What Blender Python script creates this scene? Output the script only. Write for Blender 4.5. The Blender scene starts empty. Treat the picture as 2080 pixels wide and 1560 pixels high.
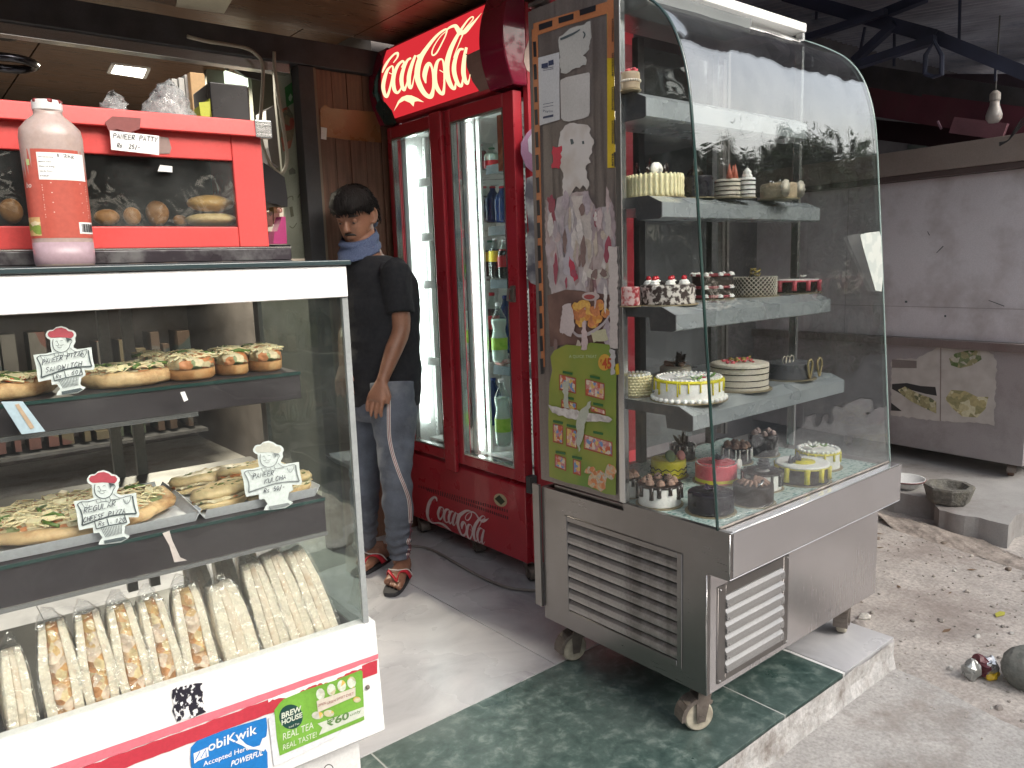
import bpy, bmesh, math, random
from mathutils import Vector, Matrix, noise
from mathutils.geometry import tessellate_polygon
R = math.radians
PI = math.pi
sc = bpy.context.scene
COL = sc.collection
random.seed(7)

# ------------------------------------------------------------------ camera
FPX, PCX, PCY = 1555.37, 1040.0, 780.0
PIT, ROL, YAW = R(8.71054), R(-1.91484), R(39.21958)
CAM = Vector((0, 0, 1.32))
FW = Vector((math.sin(YAW) * math.cos(PIT), math.cos(YAW) * math.cos(PIT), -math.sin(PIT)))
_r = Vector((math.cos(YAW), -math.sin(YAW), 0))
_u = _r.cross(FW)
RT = _r * math.cos(ROL) + _u * math.sin(ROL)
UP = -_r * math.sin(ROL) + _u * math.cos(ROL)
cd = bpy.data.cameras.new('camera')
cd.sensor_width = 36
cd.lens = FPX / 2080 * 36
cd.clip_start = 0.02
cd.clip_end = 400
cam = bpy.data.objects.new('camera', cd)
COL.objects.link(cam)
mw = Matrix((RT, UP, -FW)).transposed().to_4x4()
mw.translation = CAM
cam.matrix_world = mw
sc.camera = cam

# ------------------------------------------------------------------ light
SUN_EL, SUN_AZ = R(34), R(168)          # azimuth from +Y clockwise: the sun stands over the street behind the camera
w = bpy.data.worlds.new('World')
sc.world = w
w.use_nodes = True
nt = w.node_tree
sky = nt.nodes.new('ShaderNodeTexSky')
sky.sky_type = 'NISHITA'
sky.sun_disc = False
sky.sun_elevation = SUN_EL
sky.sun_rotation = SUN_AZ
sky.air_density = 1.6
sky.dust_density = 6.0
sky.ozone_density = 1.0
hsv = nt.nodes.new('ShaderNodeHueSaturation')
hsv.inputs['Saturation'].default_value = 0.45
nt.links.new(sky.outputs[0], hsv.inputs['Color'])
nt.links.new(hsv.outputs[0], nt.nodes['Background'].inputs[0])
nt.nodes['Background'].inputs[1].default_value = 0.15
sd = bpy.data.lights.new('sun', 'SUN')
sd.energy = 0.8
sd.angle = R(25)
sd.color = (1.0, 0.97, 0.93)
sun = bpy.data.objects.new('sun', sd)
COL.objects.link(sun)
sun_dir = Vector((math.sin(SUN_AZ) * math.cos(SUN_EL), math.cos(SUN_AZ) * math.cos(SUN_EL), math.sin(SUN_EL)))
sun.rotation_euler = sun_dir.to_track_quat('Z', 'Y').to_euler()
vs = sc.view_settings
vs.view_transform = 'Standard'
vs.look = 'None'
vs.gamma = 1
vs.exposure = 1.08
vs.use_curve_mapping = False
sc.cycles.use_denoising = True
sc.cycles.max_bounces = 8
sc.cycles.diffuse_bounces = 6
sc.cycles.glossy_bounces = 4
sc.cycles.transparent_max_bounces = 24
sc.cycles.sample_clamp_indirect = 6

# ------------------------------------------------------------------ measuring helpers: points on real planes of the place
def ray(x, y):
    return RT * ((x - PCX) / FPX) - UP * ((y - PCY) / FPX) + FW
def pz(x, y, z=0.0):
    d = ray(x, y); return CAM + d * ((z - CAM.z) / d.z)
def pX(x, y, X):
    d = ray(x, y); return CAM + d * (X / d.x)
def pY(x, y, Y):
    d = ray(x, y); return CAM + d * (Y / d.y)
def pP(x, y, P, ang):
    n = Vector((-math.sin(ang), math.cos(ang), 0)); d = ray(x, y)
    return CAM + d * (((P - CAM).dot(n)) / d.dot(n))
def pD(x, y, P, off=0.0):
    d = ray(x, y); return CAM + d * ((P - CAM).dot(FW) + off)

# ------------------------------------------------------------------ object helpers
_WM = {}
def W(o):
    return _WM.get(o.name, Matrix.Identity(4)) if o else Matrix.Identity(4)
def place(o, parent, m_world):
    COL.objects.link(o)
    o.parent = parent
    o.matrix_basis = W(parent).inverted() @ m_world
    _WM[o.name] = m_world
    return o
def tag(o, label=None, cat=None, group=None, kind=None):
    if label: o['label'] = label
    if cat: o['category'] = cat
    if group: o['group'] = group
    if kind: o['kind'] = kind
    return o
def thing(name, label, cat, loc=(0, 0, 0), rz=0.0, group=None, parent=None):
    o = bpy.data.objects.new(name, None)
    o.empty_display_size = 0.05
    place(o, parent, Matrix.Translation(Vector(loc)) @ Matrix.Rotation(rz, 4, 'Z'))
    if label: tag(o, label, cat, group)
    return o

class MB:
    def __init__(s):
        s.v = []; s.f = []; s.m = []; s.mi = 0
    def add(s, vs, fs):
        b = len(s.v)
        s.v += [Vector(p) for p in vs]
        s.f += [[b + i for i in f] for f in fs]
        s.m += [s.mi] * len(fs)
        return s
    def hexa(s, p):       # 8 points: bottom 0-3 ccw, top 4-7
        return s.add(p, [(3, 2, 1, 0), (4, 5, 6, 7), (0, 1, 5, 4), (1, 2, 6, 5), (2, 3, 7, 6), (3, 0, 4, 7)])
    def box(s, x0, x1, y0, y1, z0, z1, M=None):
        if x1 < x0: x0, x1 = x1, x0
        if y1 < y0: y0, y1 = y1, y0
        if z1 < z0: z0, z1 = z1, z0
        p = [Vector(q) for q in ((x0, y0, z0), (x1, y0, z0), (x1, y1, z0), (x0, y1, z0), (x0, y0, z1), (x1, y0, z1), (x1, y1, z1), (x0, y1, z1))]
        if M: p = [M @ q for q in p]
        return s.hexa(p)
    def beam(s, a, b, w_, h_, up=Vector((0, 0, 1))):
        a, b = Vector(a), Vector(b); d = (b - a).normalized()
        x = d.cross(up)
        if x.length < 1e-4: x = d.cross(Vector((0, 1, 0)))
        x.normalize(); y = x.cross(d)
        x *= w_ / 2; y *= h_ / 2
        return s.hexa([a - x - y, a + x - y, b + x - y, b - x - y, a - x + y, a + x + y, b + x + y, b - x + y])
    def tube(s, pts, r, n=8, cap=True, closed=False):
        pts = [Vector(p) for p in pts]; k = len(pts)
        rs = r if isinstance(r, (list, tuple)) else [r] * k
        rings = []; prev = None
        for i, p in enumerate(pts):
            if closed: t = pts[(i + 1) % k] - pts[i - 1]
            else: t = (pts[min(i + 1, k - 1)] - pts[max(i - 1, 0)])
            t.normalize()
            if prev is None:
                a = t.cross(Vector((0, 0, 1)))
                if a.length < 1e-3: a = t.cross(Vector((1, 0, 0)))
            else:
                a = prev - t * prev.dot(t)
            a.normalize(); prev = a; b = t.cross(a)
            rings.append([p + (a * math.cos(2 * PI * j / n) + b * math.sin(2 * PI * j / n)) * rs[i] for j in range(n)])
        return s.rings(rings, cap and not closed, closed)
    def rings(s, rings, cap=True, closed=False):
        n = len(rings[0]); vs = [p for rg in rings for p in rg]; fs = []
        k = len(rings)
        for i in range(k if closed else k - 1):
            i2 = (i + 1) % k
            for j in range(n):
                j2 = (j + 1) % n
                fs.append((i * n + j, i * n + j2, i2 * n + j2, i2 * n + j))
        if cap:
            fs.append(tuple(range(n - 1, -1, -1)))
            fs.append(tuple((k - 1) * n + j for j in range(n)))
        return s.add(vs, fs)
    def lathe(s, prof, c=(0, 0, 0), n=24, M=None, fn=None, cap=True):
        c = Vector(c); rings = []
        for (r, z) in prof:
            rg = []
            for j in range(n):
                a = 2 * PI * j / n
                rr = fn(r, z, a) if fn else r
                q = Vector((rr * math.cos(a), rr * math.sin(a), z))
                rg.append((M @ q if M else q) + c)
            rings.append(rg)
        return s.rings(rings, cap)
    def loft(s, rings, n=20, cap=True, sq=1.0, fn=None):
        out = []
        for i, (c, a, b) in enumerate(rings):
            c, a, b = Vector(c), Vector(a), Vector(b); rg = []
            for j in range(n):
                t = 2 * PI * j / n; ct, st = math.cos(t), math.sin(t)
                ct = math.copysign(abs(ct) ** sq, ct); st = math.copysign(abs(st) ** sq, st)
                p = c + a * ct + b * st
                if fn: p = fn(p, c)
                rg.append(p)
            out.append(rg)
        return s.rings(out, cap)
    def prism(s, pts, ext):   # closed planar outline, extruded by vector ext
        pts = [Vector(p) for p in pts]; ext = Vector(ext); n = len(pts)
        tr = tessellate_polygon([pts])
        fs = [tuple(t) for t in tr] + [tuple(n + i for i in reversed(t)) for t in tr]
        fs += [(i, (i + 1) % n, n + (i + 1) % n, n + i) for i in range(n)]
        return s.add(pts + [p + ext for p in pts], fs)
    def sheet(s, pts):
        pts = [Vector(p) for p in pts]
        return s.add(pts, [tuple(t) for t in tessellate_polygon([pts])])
    def ball(s, c, r, n=10, k=7, sc_=(1, 1, 1), fn=None):
        c = Vector(c); rings = []
        for i in range(1, k):
            t = PI * i / k
            rings.append([c + Vector((r * sc_[0] * math.sin(t) * math.cos(2 * PI * j / n), r * sc_[1] * math.sin(t) * math.sin(2 * PI * j / n), -r * sc_[2] * math.cos(t))) for j in range(n)])
        if fn: rings = [[fn(p, c) for p in rg] for rg in rings]
        return s.rings(rings, True)
    def build(s, name, mat, parent=None, smooth=False, bevel=0.0, origin=None, seg=2, sub=0):
        me = bpy.data.meshes.new(name)
        mp = W(parent)
        if origin is None:
            origin = mp.translation if parent else Vector((0, 0, 0))
            mo = mp.copy() if parent else Matrix.Identity(4)
        else:
            mo = Matrix.Translation(Vector(origin))
        inv = mo.inverted()
        me.from_pydata([inv @ p for p in s.v], [], s.f)
        bm = bmesh.new(); bm.from_mesh(me); bmesh.ops.recalc_face_normals(bm, faces=bm.faces); bm.to_mesh(me); bm.free()
        ms = mat if isinstance(mat, (list, tuple)) else [mat]
        for m_ in ms: me.materials.append(m_)
        if len(ms) > 1:
            for p, i in zip(me.polygons, s.m): p.material_index = i
        if smooth:
            for p in me.polygons: p.use_smooth = True
        o = bpy.data.objects.new(name, me)
        place(o, parent, mo)
        if bevel > 0:
            b = o.modifiers.new('bevel', 'BEVEL'); b.width = bevel; b.segments = seg; b.limit_method = 'ANGLE'; b.angle_limit = R(40)
            if not smooth:
                for p in me.polygons: p.use_smooth = True
                b.harden_normals = True
        if sub:
            b = o.modifiers.new('sub', 'SUBSURF'); b.levels = sub; b.render_levels = sub
        return o
def smooth_flat(o, ang=35):
    for p in o.data.polygons: p.use_smooth = True
    return o
def struct(o): o['kind'] = 'structure'; return o
def catmull(P, k=8, closed=False):
    P = [Vector(p) for p in P]; out = []; n = len(P)
    rng = range(n) if closed else range(n - 1)
    for i in rng:
        if closed: a, b, c, d = P[i - 1], P[i], P[(i + 1) % n], P[(i + 2) % n]
        else: a, b, c, d = P[max(i - 1, 0)], P[i], P[i + 1], P[min(i + 2, n - 1)]
        for j in range(k):
            t = j / k
            out.append(0.5 * ((2 * b) + (c - a) * t + (2 * a - 5 * b + 4 * c - d) * t * t + (3 * b - a - 3 * c + d) * t ** 3))
    if not closed: out.append(P[-1])
    return out
def ribbon(mb, pts, f, k=6, spline=True):
    """pts (u, v, width); f maps (u, v) to a 3D point: a flat pen stroke of varying width"""
    P = catmull([(a, b, c) for a, b, c in pts], k) if spline and len(pts) > 2 else [Vector(p) for p in pts]
    L = []
    for i, p in enumerate(P):
        t = P[min(i + 1, len(P) - 1)] - P[max(i - 1, 0)]
        t.z = 0
        if t.length < 1e-9: t = Vector((1, 0, 0))
        t.normalize(); nrm = Vector((-t.y, t.x, 0)) * max(p.z, 0.01) / 2
        L.append((p + nrm, p - nrm))
    vs = []; fs = []
    for a, b in L: vs += [f(a.x, a.y), f(b.x, b.y)]
    for i in range(len(L) - 1): fs.append((2 * i, 2 * i + 1, 2 * i + 3, 2 * i + 2))
    mb.add(vs, fs)

# ------------------------------------------------------------------ materials
_MC = {}
def mat(name, col, rough=0.5, metal=0.0, var=0.12, scale=6.0, bump=0.0, bscale=40.0, dirt=None, dscale=2.5, damt=0.5, spec=0.5, sss=0.0, coat=0.0, stretch=None, rvar=0.12, emit=0.0, alpha=1.0, fine=0.06, fscale=160):
    if name in _MC: return _MC[name]
    m = bpy.data.materials.new(name); m.use_nodes = True
    t = m.node_tree; N = t.nodes; L = t.links
    b = N['Principled BSDF']
    tc = N.new('ShaderNodeTexCoord'); mp = N.new('ShaderNodeMapping')
    L.new(tc.outputs['Object'], mp.inputs[0])
    if stretch: mp.inputs['Scale'].default_value = stretch
    n1 = N.new('ShaderNodeTexNoise'); n1.inputs['Scale'].default_value = scale; n1.inputs['Detail'].default_value = 5
    L.new(mp.outputs[0], n1.inputs[0])
    cr = N.new('ShaderNodeValToRGB')
    cr.color_ramp.elements[0].position = 0.3; cr.color_ramp.elements[1].position = 0.7
    cr.color_ramp.elements[0].color = tuple(max(0, c * (1 - var)) for c in col) + (1,)
    cr.color_ramp.elements[1].color = tuple(min(1, c * (1 + var)) for c in col) + (1,)
    L.new(n1.outputs[0], cr.inputs[0])
    nf = N.new('ShaderNodeTexNoise'); nf.inputs['Scale'].default_value = fscale; nf.inputs['Detail'].default_value = 6; nf.inputs['Roughness'].default_value = 0.7
    L.new(tc.outputs['Object'], nf.inputs[0])
    mf = N.new('ShaderNodeMapRange'); mf.inputs[1].default_value = 0.32; mf.inputs[2].default_value = 0.68; mf.inputs[3].default_value = 1 - fine * 1.6; mf.inputs[4].default_value = 1 + fine * 1.6
    L.new(nf.outputs[0], mf.inputs[0])
    mm = N.new('ShaderNodeVectorMath'); mm.operation = 'SCALE'; L.new(cr.outputs[0], mm.inputs[0]); L.new(mf.outputs[0], mm.inputs['Scale'])
    out = mm.outputs[0]
    if dirt:
        n2 = N.new('ShaderNodeTexNoise'); n2.inputs['Scale'].default_value = dscale; n2.inputs['Detail'].default_value = 8; n2.inputs['Roughness'].default_value = 0.65
        L.new(tc.outputs['Object'], n2.inputs[0])
        r2 = N.new('ShaderNodeValToRGB'); r2.color_ramp.elements[0].position = 0.48; r2.color_ramp.elements[1].position = 0.66
        r2.color_ramp.elements[1].color = (damt,) * 3 + (1,)
        L.new(n2.outputs[0], r2.inputs[0])
        mx = N.new('ShaderNodeMix'); mx.data_type = 'RGBA'
        L.new(r2.outputs[0], mx.inputs[0]); L.new(out, mx.inputs[6]); mx.inputs[7].default_value = tuple(dirt) + (1,)
        out = mx.outputs[2]
    L.new(out, b.inputs['Base Color'])
    n3 = N.new('ShaderNodeMapRange'); n3.inputs[1].default_value = 0.3; n3.inputs[2].default_value = 0.7
    n3.inputs[3].default_value = max(0.03, rough - rvar); n3.inputs[4].default_value = min(1, rough + rvar)
    L.new(n1.outputs[0], n3.inputs[0]); L.new(n3.outputs[0], b.inputs['Roughness'])
    b.inputs['Metallic'].default_value = metal
    b.inputs['Specular IOR Level'].default_value = spec
    if sss: b.inputs['Subsurface Weight'].default_value = sss; b.inputs['Subsurface Radius'].default_value = (0.01, 0.005, 0.003)
    if coat: b.inputs['Coat Weight'].default_value = coat
    if emit: L.new(out, b.inputs['Emission Color']); b.inputs['Emission Strength'].default_value = emit
    if alpha < 1: b.inputs['Alpha'].default_value = alpha
    if bump:
        n4 = N.new('ShaderNodeTexNoise'); n4.inputs['Scale'].default_value = bscale; n4.inputs['Detail'].default_value = 6
        L.new(mp.outputs[0], n4.inputs[0])
        bp = N.new('ShaderNodeBump'); bp.inputs['Strength'].default_value = bump; bp.inputs['Distance'].default_value = 0.01
        L.new(n4.outputs[0], bp.inputs['Height']); L.new(bp.outputs[0], b.inputs['Normal'])
    _MC[name] = m
    return m
def emis(name, col, s):
    if name in _MC: return _MC[name]
    m = bpy.data.materials.new(name); m.use_nodes = True; t = m.node_tree
    t.nodes.remove(t.nodes['Principled BSDF'])
    e = t.nodes.new('ShaderNodeEmission'); e.inputs[0].default_value = tuple(col) + (1,); e.inputs[1].default_value = s
    t.links.new(e.outputs[0], t.nodes['Material Output'].inputs[0]); _MC[name] = m
    return m
def glass(name, tint=(0.93, 0.97, 0.95), base=0.05, grz=0.9, rough=0.0, smudge=0.0, crinkle=0.02):
    m = bpy.data.materials.new(name); m.use_nodes = True; t = m.node_tree; N = t.nodes; L = t.links
    N.remove(N['Principled BSDF'])
    tr = N.new('ShaderNodeBsdfTransparent'); tr.inputs[0].default_value = tuple(tint) + (1,)
    gl = N.new('ShaderNodeBsdfGlossy'); gl.inputs['Roughness'].default_value = rough; gl.inputs[0].default_value = (1, 1, 1, 1)
    lw = N.new('ShaderNodeLayerWeight'); lw.inputs[0].default_value = 0.5
    pw = N.new('ShaderNodeMath'); pw.operation = 'POWER'; pw.inputs[1].default_value = 4.0
    L.new(lw.outputs['Facing'], pw.inputs[0])
    ma = N.new('ShaderNodeMath'); ma.operation = 'MULTIPLY_ADD'; ma.inputs[1].default_value = grz; ma.inputs[2].default_value = base; ma.use_clamp = True
    L.new(pw.outputs[0], ma.inputs[0])
    mx = N.new('ShaderNodeMixShader')
    L.new(ma.outputs[0], mx.inputs[0]); L.new(tr.outputs[0], mx.inputs[1]); L.new(gl.outputs[0], mx.inputs[2])
    o = mx.outputs[0]
    if smudge:      # dust and fingermarks on the pane
        tc = N.new('ShaderNodeTexCoord'); ns = N.new('ShaderNodeTexNoise'); ns.inputs['Scale'].default_value = 5; ns.inputs['Detail'].default_value = 9; ns.inputs['Roughness'].default_value = 0.7
        L.new(tc.outputs['Object'], ns.inputs[0])
        mr = N.new('ShaderNodeMapRange'); mr.inputs[1].default_value = 0.45; mr.inputs[2].default_value = 0.8; mr.inputs[3].default_value = smudge * 0.35; mr.inputs[4].default_value = smudge * 2.4
        L.new(ns.outputs[0], mr.inputs[0])
        df = N.new('ShaderNodeBsdfDiffuse'); df.inputs[0].default_value = (0.55, 0.57, 0.56, 1)
        m2 = N.new('ShaderNodeMixShader'); L.new(mr.outputs[0], m2.inputs[0]); L.new(o, m2.inputs[1]); L.new(df.outputs[0], m2.inputs[2]); o = m2.outputs[0]
        bp = N.new('ShaderNodeBump'); bp.inputs['Strength'].default_value = crinkle; bp.inputs['Distance'].default_value = .02 if crinkle > .1 else 1.0; n5 = N.new('ShaderNodeTexNoise'); n5.inputs['Scale'].default_value = 38 if crinkle > .1 else 3.5; n5.inputs['Distortion'].default_value = 1.5 if crinkle > .1 else 0
        L.new(tc.outputs['Object'], n5.inputs[0]); L.new(n5.outputs[0], bp.inputs['Height']); L.new(bp.outputs[0], gl.inputs['Normal'])
    L.new(o, N['Material Output'].inputs[0])
    return m
def marble(name, c0, c1, c2, scale=3.0, rough=0.25, dust=None, dist=1.4):
    m = bpy.data.materials.new(name); m.use_nodes = True; t = m.node_tree; N = t.nodes; L = t.links; b = N['Principled BSDF']
    tc = N.new('ShaderNodeTexCoord')
    ns = N.new('ShaderNodeTexNoise'); ns.inputs['Scale'].default_value = scale; ns.inputs['Detail'].default_value = 10; ns.inputs['Roughness'].default_value = 0.62; ns.inputs['Distortion'].default_value = dist
    L.new(tc.outputs['Object'], ns.inputs[0])
    cr = N.new('ShaderNodeValToRGB'); e = cr.color_ramp.elements
    e[0].position = 0.36; e[0].color = tuple(c0) + (1,); e[1].position = 0.66; e[1].color = tuple(c2) + (1,)
    x = e.new(0.52); x.color = tuple(c1) + (1,)
    L.new(ns.outputs[0], cr.inputs[0])
    nd = N.new('ShaderNodeTexNoise'); nd.inputs['Scale'].default_value = 2.1; nd.inputs['Detail'].default_value = 7
    L.new(tc.outputs['Object'], nd.inputs[0])
    mx = N.new('ShaderNodeMix'); mx.data_type = 'RGBA'
    mr = N.new('ShaderNodeMapRange'); mr.inputs[1].default_value = 0.4; mr.inputs[2].default_value = 0.7; mr.inputs[4].default_value = 0.55 if dust else 0
    L.new(nd.outputs[0], mr.inputs[0]); L.new(mr.outputs[0], mx.inputs[0]); L.new(cr.outputs[0], mx.inputs[6]); mx.inputs[7].default_value = tuple(dust or c1) + (1,)
    L.new(mx.outputs[2], b.inputs['Base Color'])
    r = N.new('ShaderNodeMapRange'); r.inputs[3].default_value = rough - 0.08; r.inputs[4].default_value = rough + 0.25
    L.new(nd.outputs[0], r.inputs[0]); L.new(r.outputs[0], b.inputs['Roughness'])
    n4 = N.new('ShaderNodeTexNoise'); n4.inputs['Scale'].default_value = 60; n4.inputs['Detail'].default_value = 4
    L.new(tc.outputs['Object'], n4.inputs[0]); bp = N.new('ShaderNodeBump'); bp.inputs['Strength'].default_value = 0.06; bp.inputs['Distance'].default_value = 0.01
    L.new(n4.outputs[0], bp.inputs['Height']); L.new(bp.outputs[0], b.inputs['Normal'])
    return m
def steel(name, col=(0.27, 0.255, 0.25), rough=0.3, stretch=(1, 1, 40), dirt=0.25):
    m = bpy.data.materials.new(name); m.use_nodes = True; t = m.node_tree; N = t.nodes; L = t.links; b = N['Principled BSDF']
    tc = N.new('ShaderNodeTexCoord'); mp = N.new('ShaderNodeMapping'); mp.inputs['Scale'].default_value = stretch
    L.new(tc.outputs['Object'], mp.inputs[0])
    ns = N.new('ShaderNodeTexNoise'); ns.inputs['Scale'].default_value = 9; ns.inputs['Detail'].default_value = 6
    L.new(mp.outputs[0], ns.inputs[0])
    n2 = N.new('ShaderNodeTexNoise'); n2.inputs['Scale'].default_value = 2.4; n2.inputs['Detail'].default_value = 8; n2.inputs['Roughness'].default_value = 0.6
    L.new(tc.outputs['Object'], n2.inputs[0])
    mr = N.new('ShaderNodeMapRange'); mr.inputs[1].default_value = 0.35; mr.inputs[2].default_value = 0.75; mr.inputs[3].default_value = 0; mr.inputs[4].default_value = dirt * 1.6
    L.new(n2.outputs[0], mr.inputs[0])
    mx = N.new('ShaderNodeMix'); mx.data_type = 'RGBA'; L.new(mr.outputs[0], mx.inputs[0])
    mx.inputs[6].default_value = tuple(col) + (1,); mx.inputs[7].default_value = (col[0] * 0.55, col[1] * 0.5, col[2] * 0.45, 1)
    L.new(mx.outputs[2], b.inputs['Base Color']); b.inputs['Metallic'].default_value = 0.92
    r = N.new('ShaderNodeMath'); r.operation = 'MULTIPLY_ADD'; r.inputs[1].default_value = 0.16; r.inputs[2].default_value = rough - 0.08
    L.new(ns.outputs[0], r.inputs[0])
    r2 = N.new('ShaderNodeMath'); r2.operation = 'MULTIPLY_ADD'; r2.inputs[1].default_value = 0.35; L.new(mr.outputs[0], r2.inputs[0]); L.new(r.outputs[0], r2.inputs[2])
    L.new(r2.outputs[0], b.inputs['Roughness'])
    bp = N.new('ShaderNodeBump'); bp.inputs['Strength'].default_value = 0.05; bp.inputs['Distance'].default_value = 0.004
    L.new(ns.outputs[0], bp.inputs['Height'])
    b2 = N.new('ShaderNodeBump'); b2.inputs['Strength'].default_value = 0.12; b2.inputs['Distance'].default_value = 0.02; n3 = N.new('ShaderNodeTexNoise'); n3.inputs['Scale'].default_value = 1.6
    L.new(tc.outputs['Object'], n3.inputs[0]); L.new(n3.outputs[0], b2.inputs['Height']); L.new(bp.outputs[0], b2.inputs['Normal']); L.new(b2.outputs[0], b.inputs['Normal'])
    return m
def speck(name, ca, cb, scale=90, thr=0.5, rough=0.6, stretch=None, sharp=0.03, bump=0.3):
    """two-colour flecks: chocolate shavings, toppings, torn paper, printed photographs"""
    if name in _MC: return _MC[name]
    m = bpy.data.materials.new(name); m.use_nodes = True; t = m.node_tree; N = t.nodes; L = t.links; b = N['Principled BSDF']
    tc = N.new('ShaderNodeTexCoord'); mp = N.new('ShaderNodeMapping')
    if stretch: mp.inputs['Scale'].default_value = stretch
    L.new(tc.outputs['Object'], mp.inputs[0])
    ns = N.new('ShaderNodeTexNoise'); ns.inputs['Scale'].default_value = scale; ns.inputs['Detail'].default_value = 4
    L.new(mp.outputs[0], ns.inputs[0]); cr = N.new('ShaderNodeValToRGB'); e = cr.color_ramp.elements
    e[0].position = thr - sharp; e[1].position = thr + sharp; e[0].color = tuple(ca) + (1,); e[1].color = tuple(cb) + (1,)
    L.new(ns.outputs[0], cr.inputs[0]); L.new(cr.outputs[0], b.inputs['Base Color']); b.inputs['Roughness'].default_value = rough
    bp = N.new('ShaderNodeBump'); bp.inputs['Strength'].default_value = bump; bp.inputs['Distance'].default_value = 0.003
    L.new(ns.outputs[0], bp.inputs['Height']); L.new(bp.outputs[0], b.inputs['Normal'])
    _MC[name] = m
    return m
def multi(name, cols, scale=40, rough=0.6, bump=0.5, stretch=None, kind='voronoi'):
    """patches of several colours: toppings, food photographs, confetti of printed pictures"""
    if name in _MC: return _MC[name]
    m = bpy.data.materials.new(name); m.use_nodes = True; t = m.node_tree; N = t.nodes; L = t.links; b = N['Principled BSDF']
    tc = N.new('ShaderNodeTexCoord'); mp = N.new('ShaderNodeMapping')
    if stretch: mp.inputs['Scale'].default_value = stretch
    ds = N.new('ShaderNodeTexNoise'); ds.inputs['Scale'].default_value = scale * 0.6; L.new(tc.outputs['Object'], ds.inputs[0])
    va = N.new('ShaderNodeVectorMath'); va.operation = 'MULTIPLY_ADD'; va.inputs[1].default_value = (1.2 / scale,) * 3
    L.new(ds.outputs['Color'], va.inputs[0]); L.new(tc.outputs['Object'], va.inputs[2]); L.new(va.outputs[0], mp.inputs[0])
    vo = N.new('ShaderNodeTexVoronoi'); vo.inputs['Scale'].default_value = scale
    L.new(mp.outputs[0], vo.inputs[0]); sp = N.new('ShaderNodeSeparateColor'); L.new(vo.outputs['Color'], sp.inputs[0])
    cr = N.new('ShaderNodeValToRGB'); cr.color_ramp.interpolation = 'CONSTANT'; e = cr.color_ramp.elements
    n = len(cols); e[0].color = tuple(cols[0]) + (1,); e[1].position = 1 / n; e[1].color = tuple(cols[1]) + (1,)
    for i in range(2, n): x = e.new(i / n); x.color = tuple(cols[i]) + (1,)
    L.new(sp.outputs[0], cr.inputs[0])
    n2 = N.new('ShaderNodeTexNoise'); n2.inputs['Scale'].default_value = scale * 2.5; L.new(tc.outputs['Object'], n2.inputs[0])
    mx = N.new('ShaderNodeMix'); mx.data_type = 'RGBA'; mx.blend_type = 'OVERLAY'; mx.inputs[0].default_value = 0.4
    L.new(cr.outputs[0], mx.inputs[6]); L.new(n2.outputs[0], mx.inputs[7]); L.new(mx.outputs[2], b.inputs['Base Color'])
    b.inputs['Roughness'].default_value = rough
    bp = N.new('ShaderNodeBump'); bp.inputs['Strength'].default_value = bump; bp.inputs['Distance'].default_value = 0.006
    L.new(vo.outputs['Distance'], bp.inputs['Height']); L.new(bp.outputs[0], b.inputs['Normal'])
    _MC[name] = m
    return m

WHITE = mat('white_paint', (0.78, 0.78, 0.77), 0.35, var=0.03, dirt=(0.45, 0.42, 0.38), dscale=3, damt=0.15)
PAPER = mat('white_paper', (0.72, 0.72, 0.7), 0.7, var=0.05)
BLACK = mat('black_ink', (0.015, 0.015, 0.02), 0.5)
INK = mat('grey_ink', (0.07, 0.09, 0.1), 0.6)
STEEL = steel('brushed_steel', stretch=(40, 40, 1))
STEELH = steel('shaded_brushed_steel', stretch=(1, 1, 45), rough=0.28)  # same steel darkened: shade of the shop-facing side put into the colour
STEELF = steel('lit_front_steel', (.72, .70, .71), .2, (40, 40, 1), .16)  # lighter copy of that steel: brightness of the lit front put into the colour
SLATM = mat('slat_steel', (.38, .355, .345), .38, .55, var=.1, scale=8, stretch=(1, 1, 6), dirt=(.1, .09, .08), dscale=9, damt=.7)
SLATF = mat('bright_slat_steel', (.36, .355, .355), .3, .6, var=.05)
STEELB = steel('bright_steel', (0.62, 0.62, 0.62), 0.2, (1, 30, 30), 0.1)
SHELF = mat('grey_shelf_sheet', (0.36, 0.39, 0.41), 0.3, 0.35, var=0.04, spec=0.6)
SHELFD = mat('dark_shelf_side', (0.06, 0.06, 0.065), 0.5, 0.2, dirt=(0.15, 0.14, 0.13), dscale=14, damt=0.5)
GLASS = glass('showcase_glass', (0.975, 0.985, 0.98), base=0.03, grz=0.9, smudge=0.008)
GLASSX = glass('curved_glass', (0.965, 0.98, 0.975), base=0.135, grz=0.95, smudge=0.006)
GLASSC = glass('counter_glass', (0.965, 0.98, 0.97), base=0.03, grz=0.8, smudge=0.016)
GLASSF = glass('fridge_glass', (0.93, 0.97, 0.96), base=0.03, grz=0.8, smudge=0.01)
GEDGE = mat('green_glass_edge', (0.02, 0.05, 0.045), 0.12, var=0.2, spec=0.8)
RED = mat('fridge_red', (0.38, 0.022, 0.035), 0.33, var=0.08, coat=0.2, dirt=(0.2, 0.02, 0.03), dscale=3, damt=0.4)
RUBBER = mat('dark_rubber', (0.03, 0.03, 0.032), 0.6)
CARD = mat('cardboard', (0.42, 0.27, 0.13), 0.75, bump=0.05)
CASTER = mat('dirty_caster_steel', (0.2, 0.17, 0.15), 0.55, 0.5, var=0.3, scale=25, dirt=(0.1, 0.07, 0.05), dscale=12, bump=0.2)
TYRE = mat('cream_wheel', (0.44, 0.40, 0.32), 0.6, var=0.3, scale=30, dirt=(0.25, 0.2, 0.15), dscale=20)
FILM = glass('plastic_film', (0.97, 0.975, 0.98), base=0.07, grz=0.7, rough=0.07, smudge=0.006, crinkle=.7)

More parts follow.
